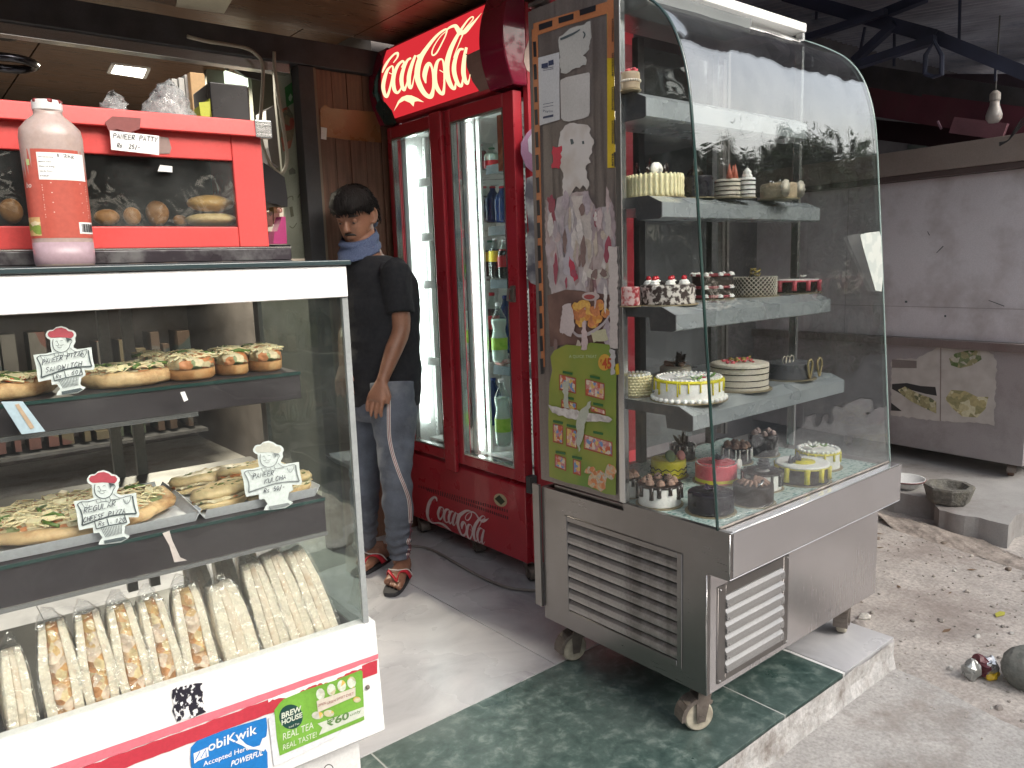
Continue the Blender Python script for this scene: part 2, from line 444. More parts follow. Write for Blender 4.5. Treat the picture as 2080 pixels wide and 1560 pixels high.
# ------------------------------------------------------------------ lettering
def text_mesh(txt, width=None, size=1.0, shear=0.0, bold=0.0):
    cu = bpy.data.curves.new('lettering', 'FONT'); cu.body = txt; cu.size = size; cu.shear = shear; cu.offset = bold; cu.resolution_u = 3
    o = bpy.data.objects.new('lettering', cu); COL.objects.link(o)
    dg = bpy.context.evaluated_depsgraph_get(); me = bpy.data.meshes.new_from_object(o.evaluated_get(dg))
    bpy.data.objects.remove(o); bpy.data.curves.remove(cu)
    vs = [v.co.copy() for v in me.vertices]; fs = [tuple(p.vertices) for p in me.polygons]
    bpy.data.meshes.remove(me)
    return vs, fs
def letters(mb, txt, f, u0, v0, u1, h, shear=0.0, bold=0.0):
    """fit txt into [u0, u1] with cap height h, baseline v0 (v grows upward); f(u, v) -> 3D"""
    vs, fs = text_mesh(txt, shear=shear, bold=bold)
    if not vs: return
    x0 = min(v.x for v in vs); x1 = max(v.x for v in vs); k = (u1 - u0) / (x1 - x0); kh = h / 0.69
    mb.add([f(u0 + (v.x - x0) * k, v0 + v.y * kh) for v in vs], fs)
GL = {'A': ['0,0 2,6 4,0', '1,2 3,2'], 'B': ['0,0 0,6 3,5 0,3 3.4,1.6 0,0'], 'C': ['4,5 2,6 0,3 1,0 4,1'], 'D': ['0,0 0,6 3,5 4,3 3,1 0,0'], 'E': ['4,6 0,6 0,0 4,0', '0,3 3,3'], 'G': ['4,5 2,6 0,3 1,0 4,1 4,3 2,3'],
      'H': ['0,0 0,6', '4,0 4,6', '0,3 4,3'], 'I': ['2,0 2,6'], 'K': ['0,0 0,6', '4,6 0,2.5 4,0'], 'L': ['0,6 0,0 3.5,0'], 'N': ['0,0 0.3,6 3.7,0 4,6'], 'P': ['0,-1 0.5,6 3.5,5.5 3.6,3.6 0.4,3'], 'O': ['2,0 0,3 2,6 4,3 2,0'],
      'R': ['0,0 0.4,6 3.5,5.4 3,3.3 0.4,3 4,0'], 'S': ['4,5.4 2,6 0.3,4.6 3.6,2 2,0 0,0.8'], 'T': ['0,6 4.4,6', '2.2,6 2,0'], 'U': ['0,6 0.3,1 2,0 3.7,1 4,6'], 'W': ['0,6 1,0 2,4 3,0 4.4,6'], 'Y': ['0,6 2,3 4,6', '2,3 1.4,0'], 'Z': ['0,6 4,6 0,0 4,0'],
      's': ['3,3.6 1,3.8 0.4,2.6 2.8,1.2 1.4,0 0.2,0.4'], '.': ['1,0 1.6,0.5'], '0': ['2,0 0.3,3 2,6 3.8,3 2,0'], '1': ['1,4.6 2.4,6 2,0'], '2': ['0.3,5 2,6 3.6,4.4 0,0 4,0.3'], '5': ['3.8,6 0.8,6 0.5,3.4 3,3.4 3.2,1 0.3,0'], '6': ['3.4,6 0.8,3 1,0.3 3.4,1 2.6,3 0.8,2.4'], '/': ['3.4,7 0.6,-1'], '-': ['0.3,3 3.4,3.2'], ' ': []}
def hand(mb, txt, f, u0, v0, du, dv, h, wid):
    """marker-pen capitals; (du, dv) advances one letter, v grows downward as on the picture of the card"""
    rnd = random.Random(len(txt) * 7 + int(abs(u0)))
    for i, ch in enumerate(txt):
        ox, oy = u0 + du * i, v0 + dv * i + rnd.uniform(-.03, .03) * h
        for st in GL.get(ch, []):
            pts = []
            for q in st.split():
                a, b = map(float, q.split(','))
                pts.append((ox + (a / 4.4) * abs(du) * 0.78 + b / 6 * h * 0.12 + rnd.uniform(-.02, .02) * h, oy - b / 6 * h + a / 4.4 * dv * 0.8, wid * rnd.uniform(.8, 1.15)))
            ribbon(mb, pts, f, 3, spline=len(pts) > 4)

# ------------------------------------------------------------------ SETTING
GREEN = marble('green_marble', (0.028, 0.055, 0.05), (0.06, 0.10, 0.09), (0.16, 0.21, 0.19), 20, 0.22, dust=(0.15, 0.18, 0.17), dist=.3)
WMARB = marble('white_marble', (0.33, 0.33, 0.35), (0.48, 0.48, 0.50), (0.57, 0.57, 0.58), 2.2, 0.2, dust=(0.40, 0.39, 0.40))
PLAST = mat('worn_plaster', (0.52, 0.51, 0.5), 0.85, var=0.2, scale=18, bump=0.9, bscale=35, dirt=(0.2, 0.17, 0.15), dscale=9, damt=0.9, fine=.15, fscale=60)
CONC = mat('grey_concrete', (0.37, 0.355, 0.34), 0.85, var=0.12, scale=9, bump=0.5, bscale=30, dirt=(0.2, 0.165, 0.14), dscale=3.5, damt=0.75, fine=.16, fscale=90)
DIRT = mat('dusty_earth', (0.42, 0.385, 0.355), 0.95, var=0.16, scale=7, bump=.6, bscale=26, dirt=(0.22, 0.18, 0.16), dscale=2.2, damt=0.7, fine=.2, fscale=70)
ROAD = mat('asphalt', (0.06, 0.06, 0.062), 0.9, var=0.2, scale=12, bump=0.3)
WOODC = mat('dark_wood_laminate', (0.11, 0.058, 0.032), 0.35, var=0.35, scale=5, stretch=(1, 14, 14), spec=0.5)
WOODW = mat('brown_wood_panel', (0.17, 0.09, 0.06), 0.5, var=0.4, scale=5, stretch=(14, 14, 0.8), dirt=(0.06, 0.03, 0.02), dscale=2)
DARKM = mat('dark_painted_metal', (0.05, 0.05, 0.054), 0.6, 0.1, var=0.3, scale=12, dirt=(0.08, 0.075, 0.07), dscale=7)
WALLD = mat('grey_shop_wall', (0.13, 0.125, 0.135), 0.8, var=0.2, dirt=(.07, .065, .07), dscale=2)
MAROON = mat('maroon_paint', (0.10, 0.025, 0.04), 0.6, var=0.25, dirt=(0.09, 0.04, 0.045), dscale=4)

def ground_z(x, y):
    z = -0.115 + 0.012 * noise.noise(Vector((x * 1.3, y * 1.3, 0))) + 0.005 * noise.noise(Vector((x * 6, y * 6, 3)))
    return z
mb = MB()
n = 150; X0g, X1g, Y0g, Y1g = 1.6, 7.6, -1.5, 4.5
for i in range(n + 1):
    for j in range(n + 1):
        x = X0g + (X1g - X0g) * i / n; y = Y0g + (Y1g - Y0g) * j / n
        mb.v.append(Vector((x, y, ground_z(x, y))))
for i in range(n):
    for j in range(n):
        a = i * (n + 1) + j; mb.f.append([a, a + n + 1, a + n + 2, a + 1]); mb.m.append(0)
struct(mb.build('dirt_ground', DIRT, smooth=True))
struct(MB().box(-120, 120, -120, 120, -0.5, -0.16).build('ground', DIRT))
struct(MB().box(-60, 60, -9, -2.6, -0.155, -0.15).build('road', ROAD))
# concrete apron in front of the platform, broken off along its right edge
e0, e1 = pz(1872, 1378, -0.1), pz(2080, 1482, -0.1)
dirv = (e1 - e0).normalized()
pts = [Vector((-3, 1.112, -0.103)), Vector((2.57, 1.112, -0.103))]
for i in range(26):
    q = e0 + dirv * (i * 0.09) + Vector((dirv.y, -dirv.x, 0)) * 0.02 * noise.noise(Vector((i * 0.6, 2, 0)))
    pts.append(Vector((q.x, q.y, -0.103)))
pts += [Vector((-3, pts[-1].y, -0.103))]
struct(MB().prism(pts, (0, 0, -0.06)).build('concrete_apron', CONC))
# platform: core, riser, marble tiles as pieces
plat = thing('platform', None, None, (0, 1.11, 0)); plat['kind'] = 'structure'
MB().box(-3.0, 2.56, 1.118, 3.6, -0.2, -0.022).build('core', CONC, plat)
mb = MB()
pts = []
N_ = 60
for i in range(N_ + 1):
    x = -3.0 + (2.575 + 3.0) * i / N_
    for k, z in enumerate((-0.2, -0.12, -0.06, -0.004)):
        pts.append(Vector((x, 1.105 + 0.007 * noise.noise(Vector((x * 9, z * 40, 1))) - (0.012 if k < 2 else 0), z)))
fs = []
for i in range(N_):
    for k in range(3): fs.append((i * 4 + k, (i + 1) * 4 + k, (i + 1) * 4 + k + 1, i * 4 + k + 1))
mb.add(pts, fs); mb.box(-3.0, 2.56, 1.116, 1.14, -0.2, -0.006)
mb.box(2.561, 2.60, 1.13, 1.9, -0.2, -0.02)
mb.build('riser', PLAST, plat)
def tile(x0, x1, y0, y1, m, dz=0.0, nm='tile'):
    MB().box(x0, x1, y0, y1, -0.022, dz).build(nm, m, plat, bevel=0.0015, seg=1)
for a, b in ((-3.0, -0.4), (-0.397, 0.9), (0.904, 1.893), (1.898, 2.232)):
    tile(a, b, 1.112, 1.776, GREEN, 0.0)
tile(2.247, 2.585, 1.112, 1.776, WMARB, 0.001)
MB().box(-3, 2.2325, 1.1125, 1.7775, -.0215, -.0012).build('grout', mat('pale_grout', (.38, .40, .38), .9), plat)
MB().box(2.2335, 2.2455, 1.112, 1.776, -0.022, -0.001).build('grout_strip', WHITE, plat)
for a, b in ((-3.0, -0.9), (-0.898, 0.35), (0.352, 1.6), (1.602, 2.6)):
    tile(a, b, 1.779, 3.6, WMARB, 0.0)
# shop front wall, interior shell
SHELL = mat('shop_plaster', (0.12, 0.105, 0.10), 0.8, var=0.2)
struct(MB().box(2.62, 9.0, 3.34, 3.46, -0.15, 3.6).build('shop_wall', WALLD))
struct(MB().box(-3.0, 2.7, 6.6, 6.7, -0.15, 3.0).build('back_wall', SHELL))
struct(MB().box(-3.1, -3.0, 1.2, 6.7, -0.15, 3.0).build('left_wall', SHELL))
struct(MB().box(1.95, 2.62, 3.36, 6.6, -0.15, 3.0).build('partition_wall', SHELL))
struct(MB().box(-3.0, 1.95, 3.602, 6.6, -0.15, -0.002).build('shop_floor', CONC))
# inner ceiling of laminate boards
cl = thing('shop_ceiling', None, None, (0, 3.5, 2.46)); cl['kind'] = 'structure'
xs = [-3.0, -2.1, -1.15, -0.2, 0.75, 1.7, 1.95]; ys = [3.36, 4.2, 5.4, 6.6]
for i in range(len(xs) - 1):
    for j in range(len(ys) - 1):
        MB().box(xs[i] + .004, xs[i + 1] - .004, ys[j] + .004, ys[j + 1] - .004, 2.46, 2.475).build('panel', WOODC, cl)
MB().box(-3.1, 2.0, 3.36, 6.7, 2.478, 2.5).build('backing', BLACK, cl)
# soffit over the pavement in front of the shop
sf = thing('soffit', None, None, (0, 2.6, 2.37)); sf['kind'] = 'structure'
xs = [-3.0, -1.8, -0.6, 0.6, 1.8, 2.35]
for i in range(len(xs) - 1):
    MB().box(xs[i] + .003, xs[i + 1] - .003, 1.95, 3.27, 2.37, 2.385).build('panel', WOODC, sf)
MB().box(-3.1, 2.36, 1.9, 3.3, 2.388, 2.42).build('backing', BLACK, sf)
MB().box(-3.1, 2.36, 1.88, 1.945, 2.36, 2.56).build('fascia', DARKM, sf)
hb = thing('header_beam', 'dark grey steel beam running across the shop opening under the soffit', 'beam', (0, 3.3, 2.2))
MB().box(-3.0, 1.99, 3.272, 3.352, 2.222, 2.33).build('upper_flange', DARKM, hb, bevel=0.004)
MB().box(-3.0, 1.50, 3.29, 3.345, 2.18, 2.2215).build('lower_rail', STEELB, hb, bevel=0.003)
pl = thing('pillar', 'dark grey square pillar between the shop opening and the wood panel', 'pillar', (1.575, 3.31, 0))
MB().box(1.531, 1.604, 3.276, 3.35, 0, 2.219).build('shaft', DARKM, pl, bevel=0.004)
MB().box(1.6045, 1.618, 3.285, 3.33, 0, 2.219).build('edge_strip', mat('tan_edge', (0.22, 0.17, 0.12), 0.6), pl)
# brown wood panelling behind the man
wp = thing('wood_panelling', 'brown vertical wood boards behind the man, patched with brown tape', 'wall panel', (1.8, 3.33, 0))
xb = [1.6195, 1.70, 1.775, 1.855, 1.94, 2.02, 2.1, 2.2, 2.35, 2.5, 2.618]
for i in range(len(xb) - 1):
    MB().box(xb[i] + .001, xb[i + 1] - .001, 3.30 + (0.003 if i % 2 else 0), 3.345, 0.0, 2.219 if xb[i] < 1.98 else 2.36).build('board', WOODW, wp, bevel=0.002, seg=1)
mb = MB()
q = [pY(*a, 3.297) for a in ((650, 222), (660, 212), (672, 220), (770, 228), (775, 290), (705, 284), (652, 276))]
mb.prism(q, (0, 0.0025, 0)); mb.build('tape_patch', mat('brown_tape', (0.28, 0.13, 0.05), 0.3, var=0.2, spec=0.7), wp)
mb = MB().prism([pY(*a, 3.2955) for a in ((652, 258), (664, 260), (663, 284), (652, 282))], (0, 0.001, 0)); mb.build('price_sticker', PAPER, wp)
# wall segment above fridge / dark void
struct(MB().box(2.36, 2.62, 1.93, 3.34, 2.6, 2.7).build('roof_edge', WALLD))

# ------------------------------------------------------------------ CAKE SHOWCASE
SX0, SX1 = 1.614, 2.585
cs = thing('cake_showcase', 'tall stainless steel cake display cabinet on castors with curved glass front', 'display cabinet', (2.1, 1.5, 0))
# cabinet base
MB().box(SX0, SX0 + .012, 1.183, 1.842, .142, .50).build('side_plate', STEELH, cs) if False else None
gy0, gy1, gz0, gz1 = 1.282, 1.72, .208, .510
# side face built round its grille opening
mb = MB()
mb.box(SX0, SX0 + .015, 1.183, gy0, .142, .600); mb.box(SX0, SX0 + .015, gy1, 1.842, .142, .600)
mb.box(SX0, SX0 + .015, gy0, gy1, .142, gz0); mb.box(SX0, SX0 + .015, gy0, gy1, gz1, .600)
mb.box(SX0, SX0 + .015, 1.114, 1.183, .494, .600)
mb.build('side_plate', STEELH, cs)
fx0, fx1, fz0, fz1 = 1.695, 1.985, .180, .412
mb = MB()
mb.box(SX0 + .0155, fx0, 1.183, 1.195, .142, .494); mb.box(fx1, SX1, 1.183, 1.195, .142, .494)
mb.box(fx0, fx1, 1.183, 1.195, .142, fz0); mb.box(fx0, fx1, 1.183, 1.195, fz1, .494)
mb.build('front_plate', STEELF, cs)
MB().box(SX0, SX0 + .014, 1.1825, 1.186, .14, .494) 
mb = MB(); mb.box(SX1 - .015, SX1, 1.1955, 1.842, .142, .600); mb.build('side_plate', STEELH, cs)
MB().box(SX0 + .0155, SX1 - .0155, 1.83, 1.842, .142, .60).build('rear_plate', STEELH, cs)
MB().box(SX0 + .0155, SX1 - .0155, 1.1955, 1.829, .142, .155).build('floor_plate', DARKM, cs)
# overhanging ledge
mb = MB(); mb.box(SX0 + .0005, SX1, 1.112, 1.1825, .4945, .497); mb.box(SX0 + .0155, SX1, 1.112, 1.117, .498, .622); mb.box(SX0 + .0155, SX1, 1.118, 1.147, .618, .622)
mb.build('front_ledge', STEELF, cs, bevel=0.002)
mb = MB(); mb.box(SX0 - .001, SX0 + .0145, 1.112, 1.479, .6005, .624); mb.build('sill', STEELH, cs)
MB().tube([(SX0 + .002, 1.1125, .6215), (SX1 - .002, 1.1125, .6215)], .0028, 6).build('rim_highlight_strip', STEELB, cs, smooth=True)  # bright tube stands in for the sky highlight along the ledge edge
MB().tube([(SX0 + .0008, 1.1135, .497), (SX0 + .0008, 1.1135, .620)], .0022, 6).build('corner_highlight_strip', STEELB, cs, smooth=True)  # bright tubes on both corner edges imitate their highlight
MB().tube([(SX0 + .0008, 1.1845, .144), (SX0 + .0008, 1.1845, .490)], .0022, 6).build('corner_highlight_strip', STEELB, cs, smooth=True)
# side grille: frame and slats
mb = MB(); fr = .018
for a in ((gy0 - fr, gy0, gz0 - fr, gz1 + fr), (gy1, gy1 + fr, gz0 - fr, gz1 + fr)): mb.box(SX0 - .004, SX0, *a)
for a in ((gy0 + .0005, gy1 - .0005, gz1, gz1 + fr), (gy0 + .0005, gy1 - .0005, gz0 - fr, gz0)): mb.box(SX0 - .004, SX0, *a)
mb.build('grille_frame', STEELH, cs, bevel=0.002, seg=1)
def slat_mesh(length, h, depth, axis):
    mb = MB()
    # a tilted, slightly rolled louvre blade
    P = [(.002, 0.0), (.002, h * .5), (depth * .35, h * .82), (depth, h), (depth, h * 1.05), (depth * .3, h * .9), (-.002, h * .62), (-.004, h * .3), (-.004, 0)]
    a = [Vector((p[0], 0, p[1])) if axis == 'y' else Vector((0, p[0], p[1])) for p in P]
    d = Vector((0, length, 0)) if axis == 'y' else Vector((length, 0, 0))
    return MB().prism(a, d)
s0 = None; nsl = 8; step = (gz1 - gz0) / nsl
for i in range(nsl):
    z = gz0 + i * step + .004
    if s0 is None:
        mbs = slat_mesh(gy1 - gy0, step * .82, .016, 'y'); mbs.v = [v + Vector((SX0 + .002, gy0, z)) for v in mbs.v]
        s0 = mbs.build('slat', SLATM, cs, smooth=False, origin=None)
        o = s0
    else:
        o = s0.copy(); COL.objects.link(o); o.parent = cs; o.matrix_basis = Matrix.Translation((0, 0, i * step)) @ s0.matrix_basis
MB().box(SX0 + .05, SX0 + .06, gy0 - .02, gy1 + .02, gz0 - .02, gz1 + .02).build('inner_screen', BLACK, cs)
mb = MB()
for k in range(5): mb.box(SX0 + .03, SX0 + .034, gy0 + .01 + k * .008, gy0 + .014 + k * .008, gz0, gz1)
mb.build('fan_guard', CASTER, cs)
mb = MB(); mb.box(SX0 + .03, SX0 + .036, gy1 - .05, gy1 - .04, gz0, gz1)
mb.build('fan_bracket', CASTER, cs)
# front grille
mb = MB()
mb.box(fx0 - .035, fx0, 1.179, 1.183, fz0 - .022, fz1 + .03); mb.box(fx1, fx1 + .028, 1.179, 1.183, fz0 - .022, fz1 + .03)
mb.box(fx0 + .0005, fx1 - .0005, 1.179, 1.183, fz0 - .022, fz0); mb.box(fx0 + .0005, fx1 - .0005, 1.179, 1.183, fz1, fz1 + .03)
mb.build('vent_frame', STEEL, cs, bevel=0.002, seg=1)
nsl = 6; step = (fz1 - fz0) / nsl; s0 = None
for i in range(nsl):
    if s0 is None:
        mbs = slat_mesh(fx1 - fx0, step * .85, .02, 'x'); mbs.v = [v + Vector((fx0, 1.178, fz0 + .002)) for v in mbs.v]
        s0 = mbs.build('vent_slat', SLATF, cs)
    else:
        o = s0.copy(); COL.objects.link(o); o.parent = cs; o.matrix_basis = Matrix.Translation((0, 0, i * step)) @ s0.matrix_basis
MB().box(fx0 - .01, fx1 + .01, 1.205, 1.21, fz0 - .01, fz1 + .01).build('vent_screen', BLACK, cs)
s0 = None
for (x, y, z, dx) in ((fx0 - .025, 1.1785, fz1 + .02, 0), (fx0 - .025, 1.1785, fz0 - .014, 0), (fx1 + .02, 1.1785, fz1 + .02, 0), (fx1 + .02, 1.1785, fz0 - .014, 0)):
    if s0 is None:
        s0 = MB().ball((x, y, z), .0035, 8, 5, (1, .5, 1)).build('screw', STEELB, cs, smooth=True); p0 = Vector((x, y, z))
    else:
        o = s0.copy(); COL.objects.link(o); o.parent = cs; o.matrix_basis = Matrix.Translation(Vector((x, y, z)) - p0) @ s0.matrix_basis
# upper steel column at the back left, with the side panel the posters are stuck on
mb = MB(); mb.box(SX0, SX0 + .012, 1.494, 1.842, .6245, 2.075); mb.build('side_panel', mat('dusty_steel_panel', (0.22, 0.19, 0.18), 0.42, 0.6, var=0.12, scale=3, stretch=(30, 30, 1), dirt=(0.3, 0.26, 0.25), dscale=3, damt=0.35), cs)
MB().box(SX0 - .003, SX0 + .018, 1.470, 1.4935, .6245, 2.085).build('corner_post', STEELB, cs, bevel=.003)
MB().box(SX1 - .014, SX1, 1.50, 1.53, .6245, 2.085).build('corner_post', STEELB, cs, bevel=.003)
MB().box(SX1 - .014, SX1, 1.80, 1.842, .6245, 2.085).build('rear_post', STEEL, cs)
MB().box(SX0 + .014, SX0 + .05, 1.80, 1.842, .6245, 2.085).build('rear_post', STEEL, cs)
MB().box(1.64, 1.665, 1.842, 1.858, .185, .604)
MB().box(SX0 - .012, SX0 - .001, 1.843, 1.875, .182, .606).build('side_strip', STEEL, cs, bevel=.001)
mb = MB(); mb.box(SX0 + .001, SX1 - .001, 1.562, 1.842, 2.0865, 2.10); mb.build('top_plate', STEELH, cs)
MB().box(SX0 - .01, SX1 + .01, 1.50, 1.56, 2.088, 2.118).build('top_bar', WHITE, cs, bevel=.004)
mb = MB(); mb.box(SX0 + .03, 2.12, 1.40, 1.50, 1.985, 2.03); mb.build('lamp_housing', mat('grey_housing', (0.12, 0.13, 0.13), 0.4), cs, bevel=.01)
# rear sliding glass doors with mullions
for x0, x1 in ((SX0 + .051, 2.10), (2.075, SX1 - .015)):
    yy = 1.82 if x0 < 2 else 1.808
    d = MB().box(x0 + .02, x1 - .02, yy, yy + .004, .65, 2.04).build('rear_door', glass('rear_glass', (.75, .8, .8), .05, .8, smudge=.05), cs)
    f_ = MB(); f_.box(x0, x0 + .02, yy - .002, yy + .006, .63, 2.06); f_.box(x1 - .02, x1, yy - .002, yy + .006, .63, 2.06); f_.build('door_frame', STEEL, d)
# glass: side pane, curved front pane
prof = [(1.150, .6225), (1.163, .78), (1.176, .95), (1.192, 1.15), (1.208, 1.35), (1.222, 1.52), (1.234, 1.66), (1.247, 1.76), (1.268, 1.84), (1.300, 1.91), (1.345, 1.965), (1.40, 2.005), (1.47, 2.045), (1.555, 2.085)]
pc_ = [Vector((0, a, b)) for a, b in prof]; sm = catmull(pc_, 6)
outline = [Vector((SX0 + .004, p.y + .004, p.z)) for p in sm if p.z < 2.05]
side_pts = outline + [Vector((SX0 + .004, 1.469, outline[-1].z)), Vector((SX0 + .004, 1.469, .6245))]
MB().prism(side_pts, (.005, 0, 0)).build('side_glass', GLASS, cs)
MB().prism([p + Vector((SX1 - SX0 - .011, 0, 0)) for p in side_pts], (.005, 0, 0)).build('side_glass', GLASS, cs)
mb = MB(); K = len(sm); vs_ = []
for i, p in enumerate(sm):
    t = (sm[min(i + 1, K - 1)] - sm[max(i - 1, 0)]).normalized(); nn = Vector((0, t.z, -t.y)) * .006
    for x in (SX0 + .001, SX1 - .001):
        vs_ += [Vector((x, p.y, p.z)), Vector((x, p.y, p.z)) + nn]
fs = []
for i in range(K - 1):
    a = i * 4; b = a + 4
    fs += [(a, a + 2, b + 2, b), (a + 1, b + 1, b + 3, a + 3)]
mb.add(vs_, fs); mb.build('front_glass', GLASSX, cs, smooth=True)
mb = MB(); mb.tube([(SX0 + .0005, p.y + .001, p.z) for p in sm], .0042, 6); mb.build('glass_edge', GEDGE, cs, smooth=True)
mb = MB(); mb.tube([(SX1 - .0005, p.y + .001, p.z) for p in sm], .003, 6); mb.build('glass_edge', mat('pale_glass_edge', (.25, .33, .31), .15), cs, smooth=True)
# silicone / dirt line where the glass meets the sill
mb = MB(); mb.tube([(x, 1.152, .625) for x in [SX0 + .01 + i * .05 for i in range(20)]], .004, 5); mb.build('sealant_bead', mat('grubby_sealant', (.22, .2, .18), .8, var=.4, scale=30), cs)
# interior tray with printed mat
MB().box(SX0 + .016, SX1 - .016, 1.16, 1.795, .60, .612).build('deck', STEELH, cs)
MB().box(SX0 + .03, SX1 - .03, 1.175, 1.78, .6125, .615).build('shelf_liner', speck('liner_print', (0.10, 0.24, 0.22), (0.46, 0.55, 0.53), 60, .44, .5, sharp=.06, stretch=(1, 1.8, 1)), cs)
DECK = .615
# shelves
SH = [(1.242, .932, .912, .873), (1.298, 1.198, 1.178, 1.138), (1.344, 1.496, 1.476, 1.438), (1.397, 1.772, 1.752, 1.704)]
for yf, zt, zc, zb in SH:
    s_ = MB()
    xa, xb_ = SX0 + .012, 2.433
    P = [(yf, zb), (yf, zc), (yf + .045, zt), (yf + .047, zt), (1.76, zt), (1.76, zt - .028), (yf + .09, zt - .028), (yf + .085, zb - .004), (yf + .01, zb - .004)]
    s_.prism([Vector((xa + .004, a, b)) for a, b in P], (xb_ - xa - .008, 0, 0))
    so = s_.build('shelf', SHELF, cs)
    MB().prism([Vector((xa, a, b)) for a, b in [(p[0] - .0008 if i < 2 else p[0], p[1] + (.0006 if 1 < i < 5 else -.0006)) for i, p in enumerate(P)]], (.0035, 0, 0)).build('end_cap', SHELFD, so)
    MB().prism([Vector((xb_ - .0035, a, b)) for a, b in P], (.0035, 0, 0)).build('end_cap', SHELF, so)
for x in (SX0 + .06, 2.02, SX1 - .16):
    mb = MB(); mb.box(x, x + .03, 1.765, 1.79, .6155, 2.05)
    mb.build('shelf_upright', SHELFD, cs)
# castors
def caster(x, y, h, rot, nm='castor', r=.045, parent=None, wm=None):
    c = thing(nm, None, None, (x, y, 0), rot, parent=parent)
    M = Matrix.Translation((x, y, 0)) @ Matrix.Rotation(rot, 4, 'Z')
    mb = MB()
    Mw = M @ Matrix.Translation((0, 0, r)) @ Matrix.Rotation(PI / 2, 4, 'X')
    mb.lathe([(r * .3, -.014), (r * .9, -.016), (r, -.011), (r, .011), (r * .9, .016), (r * .3, .014)], n=24, M=Mw)
    mb.build('wheel', wm or TYRE, c, smooth=False, bevel=.002)
    MB().lathe([(r * .52, -.019), (r * .5, -.0165)], n=16, M=Mw).lathe([(.008, -.026), (.008, .026)], n=10, M=Mw).build('hub', CASTER, c)
    mb = MB()
    for s in (-1, 1):
        P = [(-r * .25, r * .7), (r * .3, r * .7), (r * .75, h - .022), (r * .8, h - .008), (-r * .1, h - .008), (-r * .3, h * .6)]
        mb.prism([M @ Vector((a, s * .0215, b)) for a, b in P], M.to_3x3() @ Vector((0, s * .003, 0)))
    mb.box(-r * .1, r * .8, -.026, .026, h - .008, h - .002, M); mb.lathe([(.02, h - .002), (.02, h + .003)], n=14, M=M @ Matrix.Translation((r * .4, 0, 0)))
    mb.build('fork', CASTER, c)
    # brake hood with ribs
    mb = MB(); 
    for k in range(8):
        a = R(58 + k * 17); mb.box(-.0085, .0085, -.024, .024, -.006, .007, M @ Matrix.Translation((0 + (r + .007) * math.cos(a), 0, r + (r + .007) * math.sin(a))) @ Matrix.Rotation(-a + PI / 2, 4, 'Y'))
    mb.build('brake', CASTER, c, bevel=.001, seg=1)
    return c
for x, y, a in ((1.668, 1.765, -15), (1.655, 1.245, -25), (2.50, 1.255, 20), (2.50, 1.765, 60)):
    caster(x, y, .142, R(a), parent=cs)

# posters, stickers and tape on the side panel
def SPt(x, y, k=0): return pX(x, y, SX0 - .0006 - k * .0004)
TORN = speck('torn_white_paper', (0.33, 0.27, 0.27), (0.5, 0.46, 0.46), 18, .42, .85, sharp=.12)
def sticker(name, pts, m, k=0, parent=cs, f=SPt, ext=(-.0004, 0, 0)):
    if any(w_ in name for w_ in ('torn', 'scrap', 'tear')): pts = jag(pts)
    return MB().prism([f(a, b, k) for a, b in pts], ext).build(name, m, parent)
_rj = random.Random(77)
def jag(pts, s=2.2):
    out = []
    for i, (a, b) in enumerate(pts):
        c_, d = pts[(i + 1) % len(pts)]; L_ = math.hypot(c_ - a, d - b); n_ = max(1, int(L_ / 6))
        for j in range(n_):
            t = j / n_; e = (_rj.uniform(-s, s) if j else 0); out.append((a + (c_ - a) * t - (d - b) / L_ * e, b + (d - b) * t + (c_ - a) / L_ * e))
    return out
TAPO = mat('orange_tape', (0.42, 0.16, 0.07), .4, var=.15); TAPY = mat('yellow_tape', (0.55, 0.38, 0.02), .4, var=.1)
tp = sticker('tape', [(1083, 48), (1245, 0), (1245, 24), (1150, 52), (1085, 74)], TAPO, 1)
mb = MB()
for (a, b, c_, d) in ((1094, 50, 1122, 41), (1134, 36, 1165, 27), (1177, 20, 1210, 10)):
    mb.prism([SPt(*q, 3) for q in ((a, b), (c_, d), (c_, d + 12), (a + 1, b + 12))], (-.0002, 0, 0))
mb.build('tape_marks', BLACK, tp)
tp = sticker('tape', [(1080, 60), (1092, 58), (1107, 745), (1100, 748)], TAPO, 2)
mb = MB(); y = 85
while y < 740:
    x = 1086 + (y - 60) * .0225
    mb.prism([SPt(*q, 4) for q in ((x - 4, y), (x + 2, y - 1), (x + 3.4, y + 30), (x - 2.6, y + 31))], (-.0002, 0, 0)); y += 46
mb.build('tape_marks', BLACK, tp)
tp = sticker('tape', [(1233, 24), (1253, 24), (1256, 340), (1234, 341)], TAPY, 2); tp['label'] = 'yellow parcel tape with black print running down the post'
sticker('tape', [(1233.5, 0), (1252.5, 0), (1253.5, 118), (1233.5, 118)], TAPO, 3)
mb = MB(); me_ = MB()
for i, y in enumerate((36, 106, 175, 243, 309)):
    y1_ = min(y + 50, 339)
    mb.prism([SPt(*q, 5) for q in ((1247, y), (1252, y), (1252.6, y1_), (1247.6, y1_))], (-.0002, 0, 0))
    L_ = y1_ - y
    if L_ > 25: letters(me_, 'amazon'[:6 if L_ > 45 else 3], lambda u, v: SPt(v, -u, 5), -(y1_ - 1), 1246.0, -(y + 2), -5.0, bold=.02)
    if False: pass
mb.build('tape_marks', BLACK, tp)
